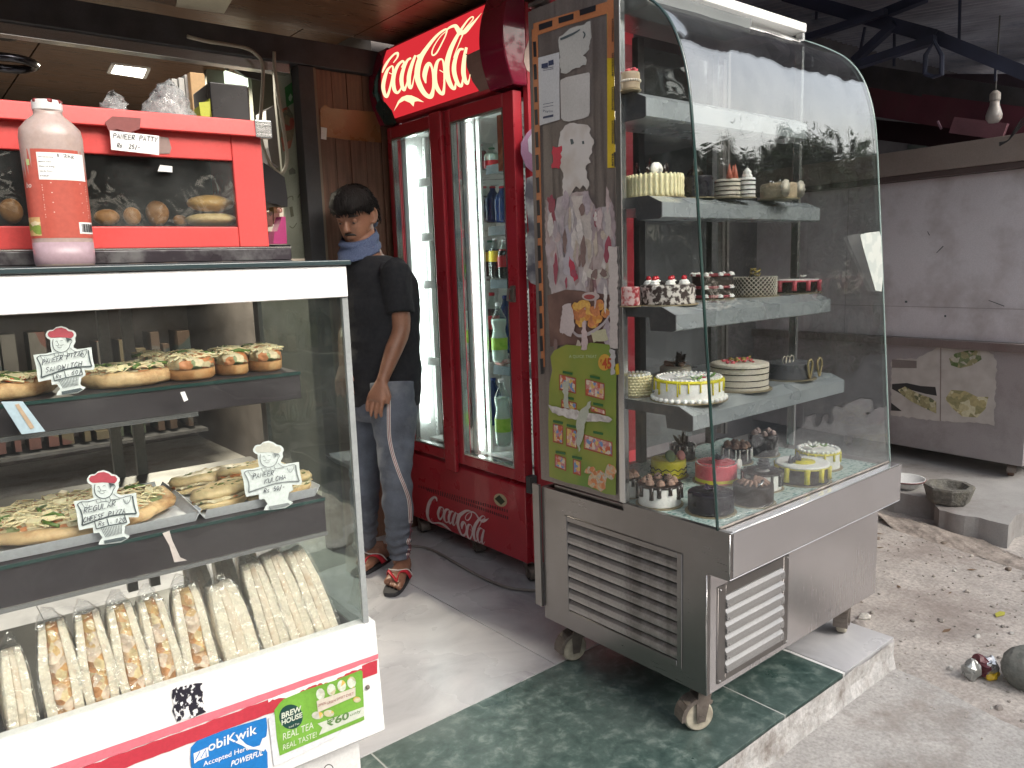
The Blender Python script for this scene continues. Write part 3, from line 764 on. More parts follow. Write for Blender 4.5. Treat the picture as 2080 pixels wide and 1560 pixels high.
# lettering runs upward along the tape: u = -y, v = +x flipped
me2 = MB(); me2.v = me_.v; me2.f = me_.f; me2.m = me_.m; me2.build('lettering', BLACK, tp)
stq = [(1136, 75), (1150, 65), (1158, 58), (1180, 52), (1199, 43), (1201, 70), (1197, 100), (1190, 108), (1184, 113), (1192, 122), (1190, 132), (1170, 138), (1150, 150), (1139, 148), (1137, 110)]
sticker('torn_sticker', stq, mat('off_white_sticker', (.42, .41, .39), .7, var=.08), 1)
mb = MB(); ribbon(mb, [(1138, 80, 4), (1150, 75, 5), (1165, 68, 4), (1178, 60, 2)], lambda u, v: SPt(u, v, 4)); ribbon(mb, [(1184, 64, 2), (1188, 70, 3), (1185, 78, 2)], lambda u, v: SPt(u, v, 4)); mb.build('scuff_marks', INK, cs)
sticker('blank_sticker', [(1138, 163), (1150, 157), (1196, 147), (1198, 150), (1198, 228), (1195, 236), (1186, 240), (1155, 247), (1145, 245), (1140, 240)], mat('plain_white_sticker', (.46, .44, .43), .6), 1)
pq = sticker('payment_notice', [(1091, 118), (1136, 106), (1137, 243), (1096, 255)], mat('payment_card', (.5, .5, .52), .5, var=.05), 2)
mb = MB()
mb.prism([SPt(*q, 4) for q in ((1100, 130), (1113, 127), (1113, 137), (1100, 139))], (-.0002, 0, 0)); mb.prism([SPt(*q, 4) for q in ((1114, 124), (1124, 121), (1125, 131), (1114, 134))], (-.0002, 0, 0))
for y in (140, 143.5, 212, 218): ribbon(mb, [(1103, y, 1), (1124, y - 4, 1)], lambda u, v: SPt(u, v, 4))
mb.prism([SPt(*q, 4) for q in ((1103, 237), (1124, 232), (1124, 237), (1103, 241))], (-.0002, 0, 0))
letters(mb, 'Paytm', lambda u, v: SPt(u, v, 4) , 1103, 228, 1123, -5)
mb.build('print', mat('navy_print', (.03, .04, .09), .6), pq)
big = [(1148, 255), (1158, 250), (1180, 252), (1194, 254), (1200, 262), (1197, 270), (1206, 284), (1203, 310), (1196, 322), (1200, 330), (1190, 337), (1192, 362), (1197, 376), (1192, 386), (1184, 376), (1178, 384), (1170, 378), (1162, 390), (1152, 402), (1144, 398), (1142, 380), (1145, 360), (1140, 344), (1136, 320), (1135, 290), (1138, 268)]
sticker('torn_poster', big, speck('torn_cream_paper', (.48, .42, .38), (.56, .52, .5), 14, .45, .85, sharp=.1), 1)
sticker('red_scrap', [(1123, 297), (1130, 300), (1141, 296), (1142, 300), (1136, 343), (1121, 342)], mat('red_scrap', (.5, .03, .06), .6), 2)
mb = MB(); mb.prism([SPt(*q, 3) for q in ((1158, 283), (1163, 282), (1166, 291), (1160, 294))], (-.0002, 0, 0)); mb.prism([SPt(*q, 3) for q in ((1182, 287), (1186, 286), (1187, 292), (1183, 293))], (-.0002, 0, 0)); mb.build('peeled_spots', INK, cs)
p2 = [(1108, 405), (1118, 412), (1122, 440), (1132, 402), (1142, 398), (1150, 398), (1154, 388), (1165, 392), (1178, 390), (1195, 388), (1202, 410), (1210, 425), (1230, 420), (1238, 400), (1247, 420), (1250, 470), (1252, 545), (1251, 600), (1248, 606), (1180, 590), (1150, 590), (1120, 600), (1112, 560), (1108, 500)]
sticker('torn_poster', p2, multi('shredded_poster', [(.36, .28, .27), (.42, .34, .33), (.3, .22, .22), (.38, .31, .33), (.26, .14, .15), (.4, .35, .36), (.33, .26, .27)], 16, .8, .2, stretch=(1, 1.6, .5)), 0)
for j, (q, c_) in enumerate((([(1120, 420), (1130, 432), (1138, 480), (1148, 520), (1140, 540), (1130, 500), (1116, 470)], (.47, .42, .43)), ([(1160, 400), (1192, 394), (1200, 440), (1205, 520), (1190, 560), (1178, 520), (1172, 450)], (.5, .44, .41)), ([(1228, 430), (1238, 424), (1243, 500), (1250, 560), (1244, 570), (1234, 520)], (.45, .4, .38)),
        ([(1140, 470), (1158, 450), (1166, 520), (1160, 560), (1146, 556)], (.42, .38, .42)), ([(1156, 520), (1168, 540), (1174, 566), (1166, 572), (1158, 552)], (.4, .04, .07)), ([(1112, 400), (1128, 404), (1126, 430), (1132, 470), (1118, 450)], (.28, .07, .09)), ([(1184, 548), (1236, 546), (1236, 564), (1206, 568), (1186, 560)], (.55, .5, .45)))):
    sticker('paper_scrap', q, mat('paper_scrap_%s' % 'abcdefg'[j], c_, .85, var=.12, scale=30), 1 + j % 3)
SCR = [mat('peel_%s' % n_, c_, .85, var=.15, scale=40) for n_, c_ in (('white', (.55, .5, .48)), ('pink', (.46, .36, .36)), ('mauve', (.38, .32, .35)), ('brown', (.2, .13, .12)), ('maroon', (.28, .06, .09)), ('tan', (.44, .37, .31)))]
qs = random.Random(15)
for k in range(54):
    a, b = qs.uniform(1118, 1238), qs.uniform(402, 596)
    if k > 44: a, b = qs.uniform(1118, 1240), qs.uniform(596, 715)
    L_, w_ = qs.uniform(8, 34), qs.uniform(2.5, 8); n_ = 9; q = []
    for i in range(n_):
        t = 2 * PI * i / n_; q.append((min(1249, max(1110, a + w_ * math.cos(t) * qs.uniform(.6, 1.3))), b + L_ * math.sin(t) * qs.uniform(.6, 1.2)))
    MB().prism([SPt(x_, y_, 5 + k * .13) for x_, y_ in jag(q, 1.2)], (-.0001, 0, 0)).build('peeling_scrap', qs.choice(SCR), cs)
# bowl of nuggets photograph and the green menu poster
sticker('food_poster', [(1112, 600), (1150, 588), (1250, 600), (1250, 706), (1232, 700), (1180, 702), (1150, 700), (1118, 704)], speck('brown_photo', (.09, .045, .04), (.2, .11, .09), 12, .5, .6, sharp=.2), 1)
mb = MB()
rr = random.Random(3)
nug = multi('nuggets', [(.55, .22, .05), (.6, .28, .06), (.5, .18, .07), (.62, .35, .08)], 45, .6, .4)
def disc(mb, cx_, cy_, rx, ry, k, f=SPt, n=14, rot=0, th=.0003, jag=0):
    q = []
    for i in range(n):
        t = 2 * PI * i / n; j = 1 + (rr.uniform(-jag, jag) if jag else 0)
        a, b = rx * math.cos(t) * j, ry * math.sin(t) * j
        q.append(f(cx_ + a * math.cos(rot) - b * math.sin(rot), cy_ + a * math.sin(rot) + b * math.cos(rot), k))
    mb.prism(q, (-th, 0, 0) if f is SPt else (0, -th, 0))
for k, (a, b, c_, d) in enumerate(((1170, 632, 13, 17), (1186, 622, 14, 14), (1205, 636, 14, 15), (1218, 620, 10, 11), (1230, 636, 9, 10), (1180, 650, 12, 14), (1205, 656, 12, 12), (1190, 640, 12, 12), (1214, 648, 10, 9))):
    disc(mb, a, b, c_, d, 9 + k * .3, jag=.1)
mb.build('nugget_picture', nug, cs)
mb = MB(); disc(mb, 1200, 602, 18, 9, 13); mb.build('bowl_picture', mat('bowl_print', (.42, .34, .33), .6), cs)
mb = MB(); disc(mb, 1197, 603, 11, 5, 14); mb.build('dip_picture', mat('dip_print', (.28, .05, .05), .6), cs)
mb = MB(); ribbon(mb, [(1160, 668, 3), (1175, 682, 6), (1200, 676, 7), (1225, 658, 5), (1238, 640, 3)], lambda u, v: SPt(u, v, 13)); mb.build('bowl_rim_picture', mat('bowl_rim_print', (.4, .35, .36), .6), cs)
for q, c_ in (([(1142, 622), (1160, 616), (1168, 660), (1160, 684), (1138, 676)], (.5, .42, .42)), ([(1183, 655), (1188, 650), (1194, 690), (1192, 710), (1180, 710)], (.52, .4, .4)), ([(1236, 500), (1254, 500), (1255, 708), (1240, 706)], (.48, .42, .4)), ([(1239, 708), (1250, 712), (1248, 760), (1241, 762)], (.42, .4, .4)), ([(1200, 676), (1230, 668), (1236, 690), (1206, 696)], (.48, .45, .3))):
    sticker('paper_scrap', q, mat('paper_scrap_%d' % int(c_[0] * 100 + q[0][0]), c_, .85, var=.1), 15)
gp = [(1118, 725), (1126, 712), (1150, 700), (1180, 703), (1200, 696), (1238, 700), (1240, 712), (1252, 762), (1251, 1006), (1230, 1003), (1196, 990), (1150, 980), (1116, 968), (1114, 860), (1116, 780), (1122, 752)]
GPM = speck('green_yellow_poster', (.12, .22, .035), (.32, .30, .05), 5, .52, .5, sharp=.22, bump=.05)
gpo = sticker('menu_poster', gp, GPM, 12)
def box2(mb, q, k, th=.0003): mb.prism([SPt(a, b, k) for a, b in q], (-th, 0, 0))
prt = MB(); lab = MB(); frm = MB()
packs = [((1136, 760), (1170, 768), 32), ((1189, 769), (1228, 779), 34), ((1140, 811), (1171, 818), 18), ((1200, 824), (1230, 832), 12), ((1123, 860), (1144, 865), 38), ((1150, 868), (1172, 874), 38), ((1186, 882), (1244, 898), 30), ((1127, 922), (1150, 930), 27), ((1164, 932), (1180, 937), 30)]
for k, ((a, b), (c_, d), hh) in enumerate(packs):
    box2(frm, ((a, b), (c_, d), (c_, d + hh), (a, b + hh)), 15)
    box2(prt, ((a + 2, b + 2), (c_ - 2, d + 2), (c_ - 2, d + hh - 3), (a + 2, b + hh - 3)), 17)
    mx_ = (a + c_) / 2; box2(lab, ((mx_ - 10, b - 7), (mx_ + 10, b - 3), (mx_ + 10, b + 2), (mx_ - 10, b - 2)), 19)
for nm_, mm, src_ in (('pack_frame', mat('pack_red', (.35, .08, .04), .5), frm), ('pack_label', mat('dark_green_print', (.02, .11, .03), .5), lab)):
    for k in range(len(packs)): MB().add(src_.v[k * 8:k * 8 + 8], [f_ for f_ in [[i - k * 8 for i in g_] for g_ in src_.f if k * 8 <= g_[0] < k * 8 + 8]]).build(nm_, mm, gpo)
PKM = (multi('pack_print', [(.5, .1, .05), (.6, .4, .12), (.55, .32, .25), (.15, .25, .45), (.5, .2, .2), (.6, .5, .4)], 90, .5, .1))
for k in range(len(packs)): MB().add(prt.v[k * 8:k * 8 + 8], [[i - k * 8 for i in g_] for g_ in prt.f if k * 8 <= g_[0] < k * 8 + 8]).build('pack_picture', PKM, gpo)
mb = MB(); disc(mb, 1228, 736, 13, 17, 15, rot=.1); mb.build('price_burst', mat('orange_print', (.6, .33, .05), .5), gpo)
mb = MB(); letters(mb, '45', lambda u, v: SPt(u, v, 18), 1223, 748, 1242, -20, bold=.03); letters(mb, '₹', lambda u, v: SPt(u, v, 18), 1219, 738, 1223, -8); mb.build('lettering', mat('price_red', (.45, .06, .02), .5), gpo)
mb = MB(); letters(mb, 'A QUICK TREAT', lambda u, v: SPt(u, v, 15), 1156, 727, 1212, -6); mb.build('lettering', mat('pale_green_print', (.45, .55, .35), .5), gpo)
mb = MB(); disc(mb, 1215, 975, 22, 20, 15, jag=.25); disc(mb, 1240, 958, 12, 16, 16, jag=.2); disc(mb, 1198, 955, 10, 8, 16, jag=.3); mb.build('snack_picture', multi('snack_print', [(.55, .2, .08), (.5, .38, .25), (.6, .3, .15), (.45, .4, .33)], 80, .6, .1), gpo)
WR = speck('silver_tear', (.3, .26, .25), (.62, .58, .56), 40, .42, .5, sharp=.15)
sticker('tear', [(1114, 822), (1130, 826), (1190, 838), (1236, 846), (1244, 852), (1238, 858), (1200, 856), (1150, 848), (1122, 838)], WR, 21, gpo)
sticker('tear', [(1201, 814), (1192, 850), (1180, 900), (1176, 918), (1170, 895), (1172, 850), (1180, 832)], mat('pale_tear', (.42, .43, .36), .7), 23, gpo)
sticker('tear', [(1143, 775), (1155, 772), (1156, 830), (1146, 828)], mat('pale_tear', (.42, .43, .36), .7), 23, gpo)
mb = MB(); mb.prism([SPt(*q, 8) for q in ((1250, 740), (1256, 738), (1258, 760), (1250, 762))], (-.0003, 0, 0)); mb.build('tape_scrap', TAPY, cs)
# paper note on the right of the curved glass
f_ = lambda a, b: pY(a, b, 1.19)
MB().prism([f_(*q) for q in ((1747, 477), (1760, 473), (1786, 470), (1789, 480), (1793, 560), (1790, 592), (1778, 590), (1765, 545), (1752, 500))], (0, -.001, 0)).build('glass_notice', speck('newsprint', (.42, .46, .44), (.5, .53, .5), 25, .5, .8), cs)

# ------------------------------------------------------------------ SOFT DRINK FRIDGE
FX = 1.955; FY0, FY1 = 2.303, 3.275; FXB = 2.61
fr = thing('drinks_fridge', 'tall red double door drinks fridge with a lit script sign on top', 'fridge', (2.28, 2.79, 0))
LINER = mat('white_liner', (0.75, 0.76, 0.74), 0.35, var=.03)
mb = MB()
mb.box(FX + .05, FXB, FY0, FY0 + .03, .09, 2.30); mb.box(FX + .05, FXB, FY1 - .03, FY1, .09, 2.30)
mb.box(FX + .05, FXB, FY0 + .0305, FY1 - .0305, 2.28, 2.30); mb.box(FXB - .03, FXB, FY0 + .0305, FY1 - .0305, .09, 2.279)
mb.box(FX + .05, FXB - .031, FY0 + .0305, FY1 - .0305, .09, .12)
mb.build('body', RED, fr, bevel=.004)
mb = MB()
mb.box(2.03, FXB - .035, FY0 + .031, FY0 + .045, .44, 1.97); mb.box(2.03, FXB - .035, FY1 - .045, FY1 - .031, .44, 1.97)
mb.box(FXB - .048, FXB - .035, FY0 + .0455, FY1 - .0455, .44, 1.97); mb.box(2.03, FXB - .049, FY0 + .0455, FY1 - .0455, .44, .455); mb.box(2.03, FXB - .049, FY0 + .0455, FY1 - .0455, 1.955, 1.97)
mb.build('liner', LINER, fr)
# lower front panel
mb = MB(); P = [(FX + .005, .088), (FX + .005, .418), (FX + .048, .432), (FX + .049, .088)]
mb.prism([Vector((a, FY0 + .035, b)) for a, b in P], (0, FY1 - FY0 - .05, 0)); lowp = mb.build('lower_panel', RED, fr, bevel=.006)
MB().box(FX + .03, FX + .049, FY0 + .001, FY0 + .034, .088, .43).build('corner_trim', RED, fr, bevel=.003)
s0 = None
for rw, (a, b) in enumerate((((851, 988), (1030, 1038)), ((868, 995), (1031, 1052)))):
    n = 38
    for i in range(n):
        t = i / (n - 1); p = pX(a[0] + (b[0] - a[0]) * t, a[1] + (b[1] - a[1]) * t, FX + .0045)
        if s0 is None:
            s0 = MB().box(p.x - .0006, p.x + .0006, p.y - .0028, p.y + .0028, p.z - .0065, p.z + .0065).build('vent_slot', BLACK, lowp); p0 = p
        else:
            o = s0.copy(); COL.objects.link(o); o.parent = lowp; o.matrix_basis = Matrix.Translation(p - p0) @ s0.matrix_basis
# doors
def door(y0, y1, g0, g1, z0=.44, z1=1.985, gz0=.487, gz1=1.932):
    d = thing('door', None, None, (FX + .02, (y0 + y1) / 2, z0), parent=fr)
    mb = MB(); xa, xb = FX, FX + .045
    mb.box(xa, xb, y0, g0, z0, z1); mb.box(xa, xb, g1, y1, z0, z1); mb.box(xa + .0003, xb, g0 + .0002, g1 - .0002, z0, gz0); mb.box(xa + .0003, xb, g0 + .0002, g1 - .0002, gz1, z1)
    mb.build('door_frame', RED, d, bevel=.005)
    mb = MB(); e = .008
    mb.box(xa + .002, xa + .03, g0 + .0005, g0 + e, gz0, gz1); mb.box(xa + .002, xa + .03, g1 - e, g1 - .0005, gz0, gz1)
    mb.box(xa + .002, xa + .03, g0 + e, g1 - e, gz0 + .0005, gz0 + e); mb.box(xa + .002, xa + .03, g0 + e, g1 - e, gz1 - e, gz1 - .0005)
    mb.build('chrome_trim', STEELB, d)
    mb = MB(); mb.box(xa + .012, xa + .016, g0 + e, g1 - e, gz0 + e, gz1 - e); mb.build('pane', GLASSF, d)
    mb = MB()
    for yy in (g0 + .012, g1 - .02): mb.box(xb, xb + .02, yy, yy + .008, gz0, gz1)
    mb.build('gasket', mat('grey_gasket', (.12, .12, .12), .6), d)
    return d
d1 = door(2.797, FY1 - .004, 2.912, 3.238)
d2 = door(2.333, 2.793, 2.400, 2.757)
MB().prism([Vector((FX - .001, a, b)) for a, b in ((2.792, .40), (2.80, .40), (2.87, .40), (2.88, .44), (2.88, 1.985), (2.792, 1.985))], (-.022, 0, 0)).build('handle_strip', RED, d1, bevel=.007)
mb = MB(); mb.tube([(FX - .002, 2.365, 1.235), (FX - .03, 2.362, 1.23), (FX - .032, 2.366, 1.19), (FX - .002, 2.368, 1.185)], .006, 8); mb.box(FX - .012, FX - .0005, 2.352, 2.376, 1.18, 1.245); mb.build('padlock_hasp', CASTER, d2)
MB().box(FX + .004, FX + .04, 2.304, 2.331, .40, .47).build('hinge', DARKM, fr)
# header sign with a bulging translucent face
def bulge(z, amt=.045): t = (z - 2.165) / .165; return amt * max(0, 1 - t * t)
SIGN_R = emis('lit_red_panel', (1.0, 0.045, 0.06), 0.34)
SIGN_L = emis('lit_lettering', (1.0, 0.84, 0.5), 0.6)
def sg(y, z, k=0): return Vector((FX - .012 - bulge(z) - k, y, z))
ya, yb, za, zb = 2.452, 3.20, 2.012, 2.318
K = 14
def shell(y0, y1, m, nm, x_in=FX + .05, grow=0):
    mb = MB(); pts = [Vector((FX - .012 - bulge(z) - grow, y0, z)) for z in [1.998 + (2.332 - 1.998) * i / K for i in range(K + 1)]]
    pts += [Vector((x_in, y0, 2.332)), Vector((x_in, y0, 1.998))]
    mb.prism(pts, (0, y1 - y0, 0)); return mb.build(nm, m, fr, bevel=.006 if grow else 0)
shell(2.4565, 3.1955, RED, 'sign_housing', grow=-.004)
shell(2.303, 2.452, mat('dark_red_gloss', (.2, .006, .03), .12, var=.1, coat=.8), 'sign_end_cap', grow=.006)
shell(3.20, 3.325, mat('dark_red_gloss', (.2, .006, .03), .12), 'sign_end_cap', grow=.006)
mb = MB(); vs_ = []; 
for i in range(K + 1):
    z = za + (zb - za) * i / K
    for j in range(11): vs_.append(sg(ya + (yb - ya) * j / 10, z))
fs = [(i * 11 + j, i * 11 + j + 1, (i + 1) * 11 + j + 1, (i + 1) * 11 + j) for i in range(K) for j in range(10)]
mb.add(vs_, fs); sp_ = mb.build('sign_panel', SIGN_R, fr, smooth=True)
# script logo: pen strokes measured on the sign, (u, v, width) in the enlarged view
def L1(u, v): p = pX(740 + u / 5.778, v / 5.778, FX - .03); return (p.y, p.z)
STR = [
 [(375, 778, 14), (330, 828, 34), (302, 930, 44), (286, 1040, 44), (306, 1140, 34), (345, 1090, 26), (380, 980, 20), (398, 870, 20), (392, 800, 22), (375, 780, 14)],
 [(350, 862, 10), (400, 880, 10), (438, 850, 12)],
 [(498, 802, 14), (522, 752, 22), (500, 727, 28), (455, 770, 36), (422, 860, 42), (406, 960, 46), (412, 1060, 44), (440, 1095, 30), (485, 1050, 16), (520, 950, 10)],
 [(604, 690, 24), (560, 722, 32), (522, 830, 42), (502, 950, 46), (515, 1060, 36), (548, 1020, 20), (592, 900, 14), (634, 760, 12)],
 [(655, 658, 30), (615, 800, 44), (588, 930, 48), (590, 1035, 38), (625, 1000, 16), (665, 860, 8)],
 [(678, 680, 42), (738, 650, 42)],
 [(775, 985, 14), (772, 900, 50), (800, 800, 54), (830, 758, 40), (858, 790, 26), (868, 860, 22), (862, 960, 22), (840, 1060, 32), (792, 1135, 48), (740, 1105, 56), (702, 1000, 62), (688, 880, 64), (720, 700, 64), (790, 560, 52), (870, 430, 40), (940, 362, 32), (985, 352, 24), (992, 420, 18), (960, 530, 18), (915, 630, 20), (872, 660, 18), (856, 620, 16), (876, 540, 14), (930, 430, 12), (980, 375, 12)],
 [(985, 352, 24), (1030, 318, 34), (1085, 308, 42), (1130, 348, 52), (1170, 390, 52), (1230, 382, 58), (1290, 310, 46), (1342, 240, 24), (1392, 155, 3)],
 [(975, 702, 18), (930, 735, 34), (896, 850, 46), (880, 980, 52), (902, 1078, 46), (936, 1098, 32), (975, 1000, 22), (1000, 860, 20), (998, 740, 22), (975, 700, 16)],
 [(948, 832, 10), (1000, 860, 12), (1042, 830, 10)],
 [(1172, 425, 12), (1255, 305, 12), (1300, 232, 16), (1284, 200, 16), (1240, 232, 22), (1190, 330, 32), (1130, 470, 48), (1075, 620, 56), (1037, 780, 60), (1030, 920, 58), (1050, 1025, 46), (1080, 1035, 26), (1112, 950, 10)],
 [(1212, 420, 18), (1182, 520, 12), (1120, 690, 8)],
 [(1240, 592, 22), (1186, 602, 32), (1136, 720, 44), (1112, 850, 50), (1126, 985, 44), (1160, 1005, 28), (1202, 900, 14), (1238, 760, 12)],
 [(1272, 570, 32), (1236, 740, 46), (1212, 880, 50), (1220, 980, 38), (1256, 945, 14), (1282, 880, 8)]]
C_SIGN = [[(392, 745, 12), (428, 680, 22), (418, 632, 30), (380, 636, 28), (330, 700, 30), (295, 780, 36), (272, 862, 14)]]
SW = [(350, 1310), (430, 1190), (480, 1145), (540, 1122), (590, 1125), (650, 1155), (705, 1200), (640, 1188), (605, 1195), (577, 1250), (552, 1208), (500, 1182), (440, 1212)]
mb = MB()
for i, st in enumerate(STR + C_SIGN):
    ribbon(mb, st, (lambda i: lambda u, v: sg(*L1(u, v), .0022 + i * .00012))(i), 7)
mb.build('script_lettering', SIGN_L, fr)
MB().sheet([sg(*L1(u, v), .0022) for u, v in SW]).build('swash', SIGN_L, fr)
# printed bottle at the left end of the sign
bp_ = [(250, 780), (275, 740), (262, 850), (240, 960), (236, 1080), (262, 1180), (300, 1210), (345, 1300), (355, 1440), (300, 1470), (215, 1460), (180, 1300), (170, 1100), (190, 960), (225, 850)]
def sg2(u, v, k): y_, z_ = L1(u, v); return sg(y_, z_, .0075 + k)
MB().sheet([sg2(u, v, 0) for u, v in bp_]).build('bottle_picture', mat('dark_teal_print', (.015, .04, .04), .3), fr)
MB().sheet([sg2(u, v, .0006) for u, v in ((222, 880), (235, 900), (232, 1000), (228, 1090), (236, 1180), (215, 1210), (195, 1120), (198, 1000))]).build('bottle_highlight', mat('teal_print', (.12, .26, .24), .3), fr)
MB().sheet([sg(*L1(u, v), .004) for u, v in ((1262, 640), (1290, 655), (1430, 590), (1450, 690), (1490, 850), (1530, 1010), (1430, 1040), (1330, 1075), (1290, 960), (1262, 800))]).build('paper_patch', mat('brown_paper_patch', (.22, .13, .11), .7), fr)
# same logo on the lower panel
src = [(708, 664), (790, 1135), (1290, 204), (1220, 985), (305, 1140), (855, 640)]
dst = [(575, 420), (635, 722), (932, 440), (930, 845), (303, 490), (705, 505)]
def affine(A, B):
    n = len(A); M_ = Matrix(((0,) * 3,) * 3); r1 = Vector((0, 0, 0)); r2 = Vector((0, 0, 0))
    for (a, b), (c_, d) in zip(A, B):
        q = Vector((a, b, 1))
        for i in range(3):
            for j in range(3): M_[i][j] += q[i] * q[j]
        r1 += q * c_; r2 += q * d
    I = M_.inverted(); return I @ r1, I @ r2
def L2(u, v): p = pX(840 + u / 7.092, 980 + v / 7.092, FX + .005); return (p.y, p.z)
A = [L1(*q) for q in src]; B = [L2(*q) for q in dst]
m1, m2 = affine(A, B)
def low(u, v, k=0):
    y, z = L1(u, v); q = Vector((y, z, 1)); return Vector((FX + .0038 - k, m1.dot(q), m2.dot(q)))
LOGO = mat('pale_logo_print', (.62, .5, .5), .5)
mb = MB()
for i, st in enumerate(STR): ribbon(mb, st, (lambda i: lambda u, v: low(u, v, i * .00012))(i), 6)
CL = [(345, 270, 12), (336, 225, 24), (300, 212, 34), (250, 262, 44), (217, 350, 44), (207, 450, 40), (227, 530, 30), (280, 577, 18), (370, 582, 22), (430, 600, 30), (480, 635, 30), (520, 670, 16), (555, 698, 2)]
ribbon(mb, CL, lambda u, v: Vector((FX + .0018, *L2(u, v))), 6)
mb.build('script_logo', LOGO, lowp)
q = []
for i in range(18):
    t = 2 * PI * i / 18; p = pX(840 + (1252 + 105 * math.cos(t) * .9) / 7.092, 980 + (255 + 92 * math.sin(t) + 22 * math.cos(t)) / 7.092, FX + .0045); q.append(p)
MB().prism(q, (-.0006, 0, 0)).build('oval_sticker', mat('gold_sticker', (.4, .33, .2), .5), lowp)
MB().prism([pX(840 + a / 7.092, 980 + b / 7.092, FX + .0035) for a, b in ((1170, 235), (1235, 180), (1318, 275), (1262, 325), (1205, 270))], (-.0005, 0, 0)).build('sticker_print', mat('olive_print', (.03, .035, .015), .5), lowp)
# side face decals
def sd(a, b, k=0): p = pY(a, b, FY0 - .001 - k); return p
mb = MB(); mb.prism([sd(a, b) for a, b in ((1082, 72), (1074, 82), (1066, 105), (1064, 125), (1070, 142), (1082, 152), (1096, 152), (1096, 72))], (0, -.0005, 0)); mb.build('side_print', mat('cream_print', (.5, .38, .33), .5), fr)
mb = MB(); mb.prism([sd(a, b) for a, b in ((1085, 256), (1070, 270), (1058, 290), (1058, 312), (1068, 338), (1086, 354), (1100, 354), (1100, 256))], (0, -.0005, 0)); mb.build('side_print', mat('violet_print', (.3, .16, .26), .5), fr)
mb = MB(); mb.prism([sd(a, b, .001) for a, b in ((1082, 268), (1072, 284), (1074, 308), (1084, 316), (1100, 316), (1100, 268))], (0, -.0005, 0)); mb.build('side_print', mat('pale_print', (.42, .42, .48), .5), fr)
mb = MB(); mb.prism([sd(a, b, .001) for a, b in ((1070, 362), (1084, 356), (1096, 360), (1098, 560), (1092, 580), (1078, 575), (1070, 560), (1072, 520), (1066, 490), (1074, 470), (1070, 420), (1066, 395))], (0, -.0005, 0)); mb.build('torn_sticker', speck('torn_silver', (.14, .13, .16), (.42, .4, .42), 14, .5, .8, sharp=.1), fr)
# light tubes, standards, shelves
TUBE = emis('tube_light', (0.93, 1.0, 0.97), 6.0)
for (x, y, z0, z1, r) in ((2.062, 3.205, .56, 1.90, .011), (2.040, 2.735, .50, 1.93, .009)):
    MB().tube([(x, y, z0), (x, y, z1)], r, 8).build('light_tube', TUBE, fr, smooth=True)
MB().box(2.045, 2.075, 2.745, 2.775, .47, 1.95).build('mullion', LINER, fr)
DOT = mat('standard_slots', (.08, .08, .08), .5)
for (x, y) in ((2.40, 2.80), (2.12, 3.215), (2.078, pX(984, 650, 2.078).y)):
    mb = MB(); mb.mi = 0; mb.box(x, x + .012, y - .011, y + .011, .456, 1.95)
    mb.mi = 1
    z = .5
    while z < 1.92: mb.box(x - .0006, x, y - .0025, y + .0025, z, z + .009); z += .022
    mb.build('shelf_standard', [LINER, DOT], fr)
SHZ = [pX(990, y, 2.065).z for y in (338, 463, 570, 742)]
PSTRIP = mat('price_strip', (.25, .31, .34), .3, var=.1, spec=.7)
for z in SHZ:
    for (y0, y1) in ((2.352, 2.655), (2.80, 3.19)):
        so = MB().box(2.085, 2.53, y0, y1, z - .012, z - .006).build('shelf', LINER, fr)
        MB().prism([Vector((a, y0, b)) for a, b in ((2.068, z - .034), (2.062, z - .034), (2.066, z + .004), (2.07, z + .004))], (0, y1 - y0, 0)).build('price_strip', PSTRIP if y0 < 2.7 else LINER, so)
        mb = MB()
        for k in range(9): mb.box(2.09, 2.52, y0 + (y1 - y0) * (k + .5) / 9 - .003, y0 + (y1 - y0) * (k + .5) / 9 + .003, z - .0055, z - .001)
        mb.build('shelf_rail', STEELB, so)
mb = MB(); mb.box(2.075, 2.53, 2.36, 3.22, .47, .482); mb.build('bottom_tray', LINER, fr)
for x, y in ((2.00, 2.36), (2.03, 2.78), (2.00, 3.2), (2.55, 2.36), (2.55, 3.2)):
    caster(x, y, .10, R(75), 'castor', .028, fr, DARKM)
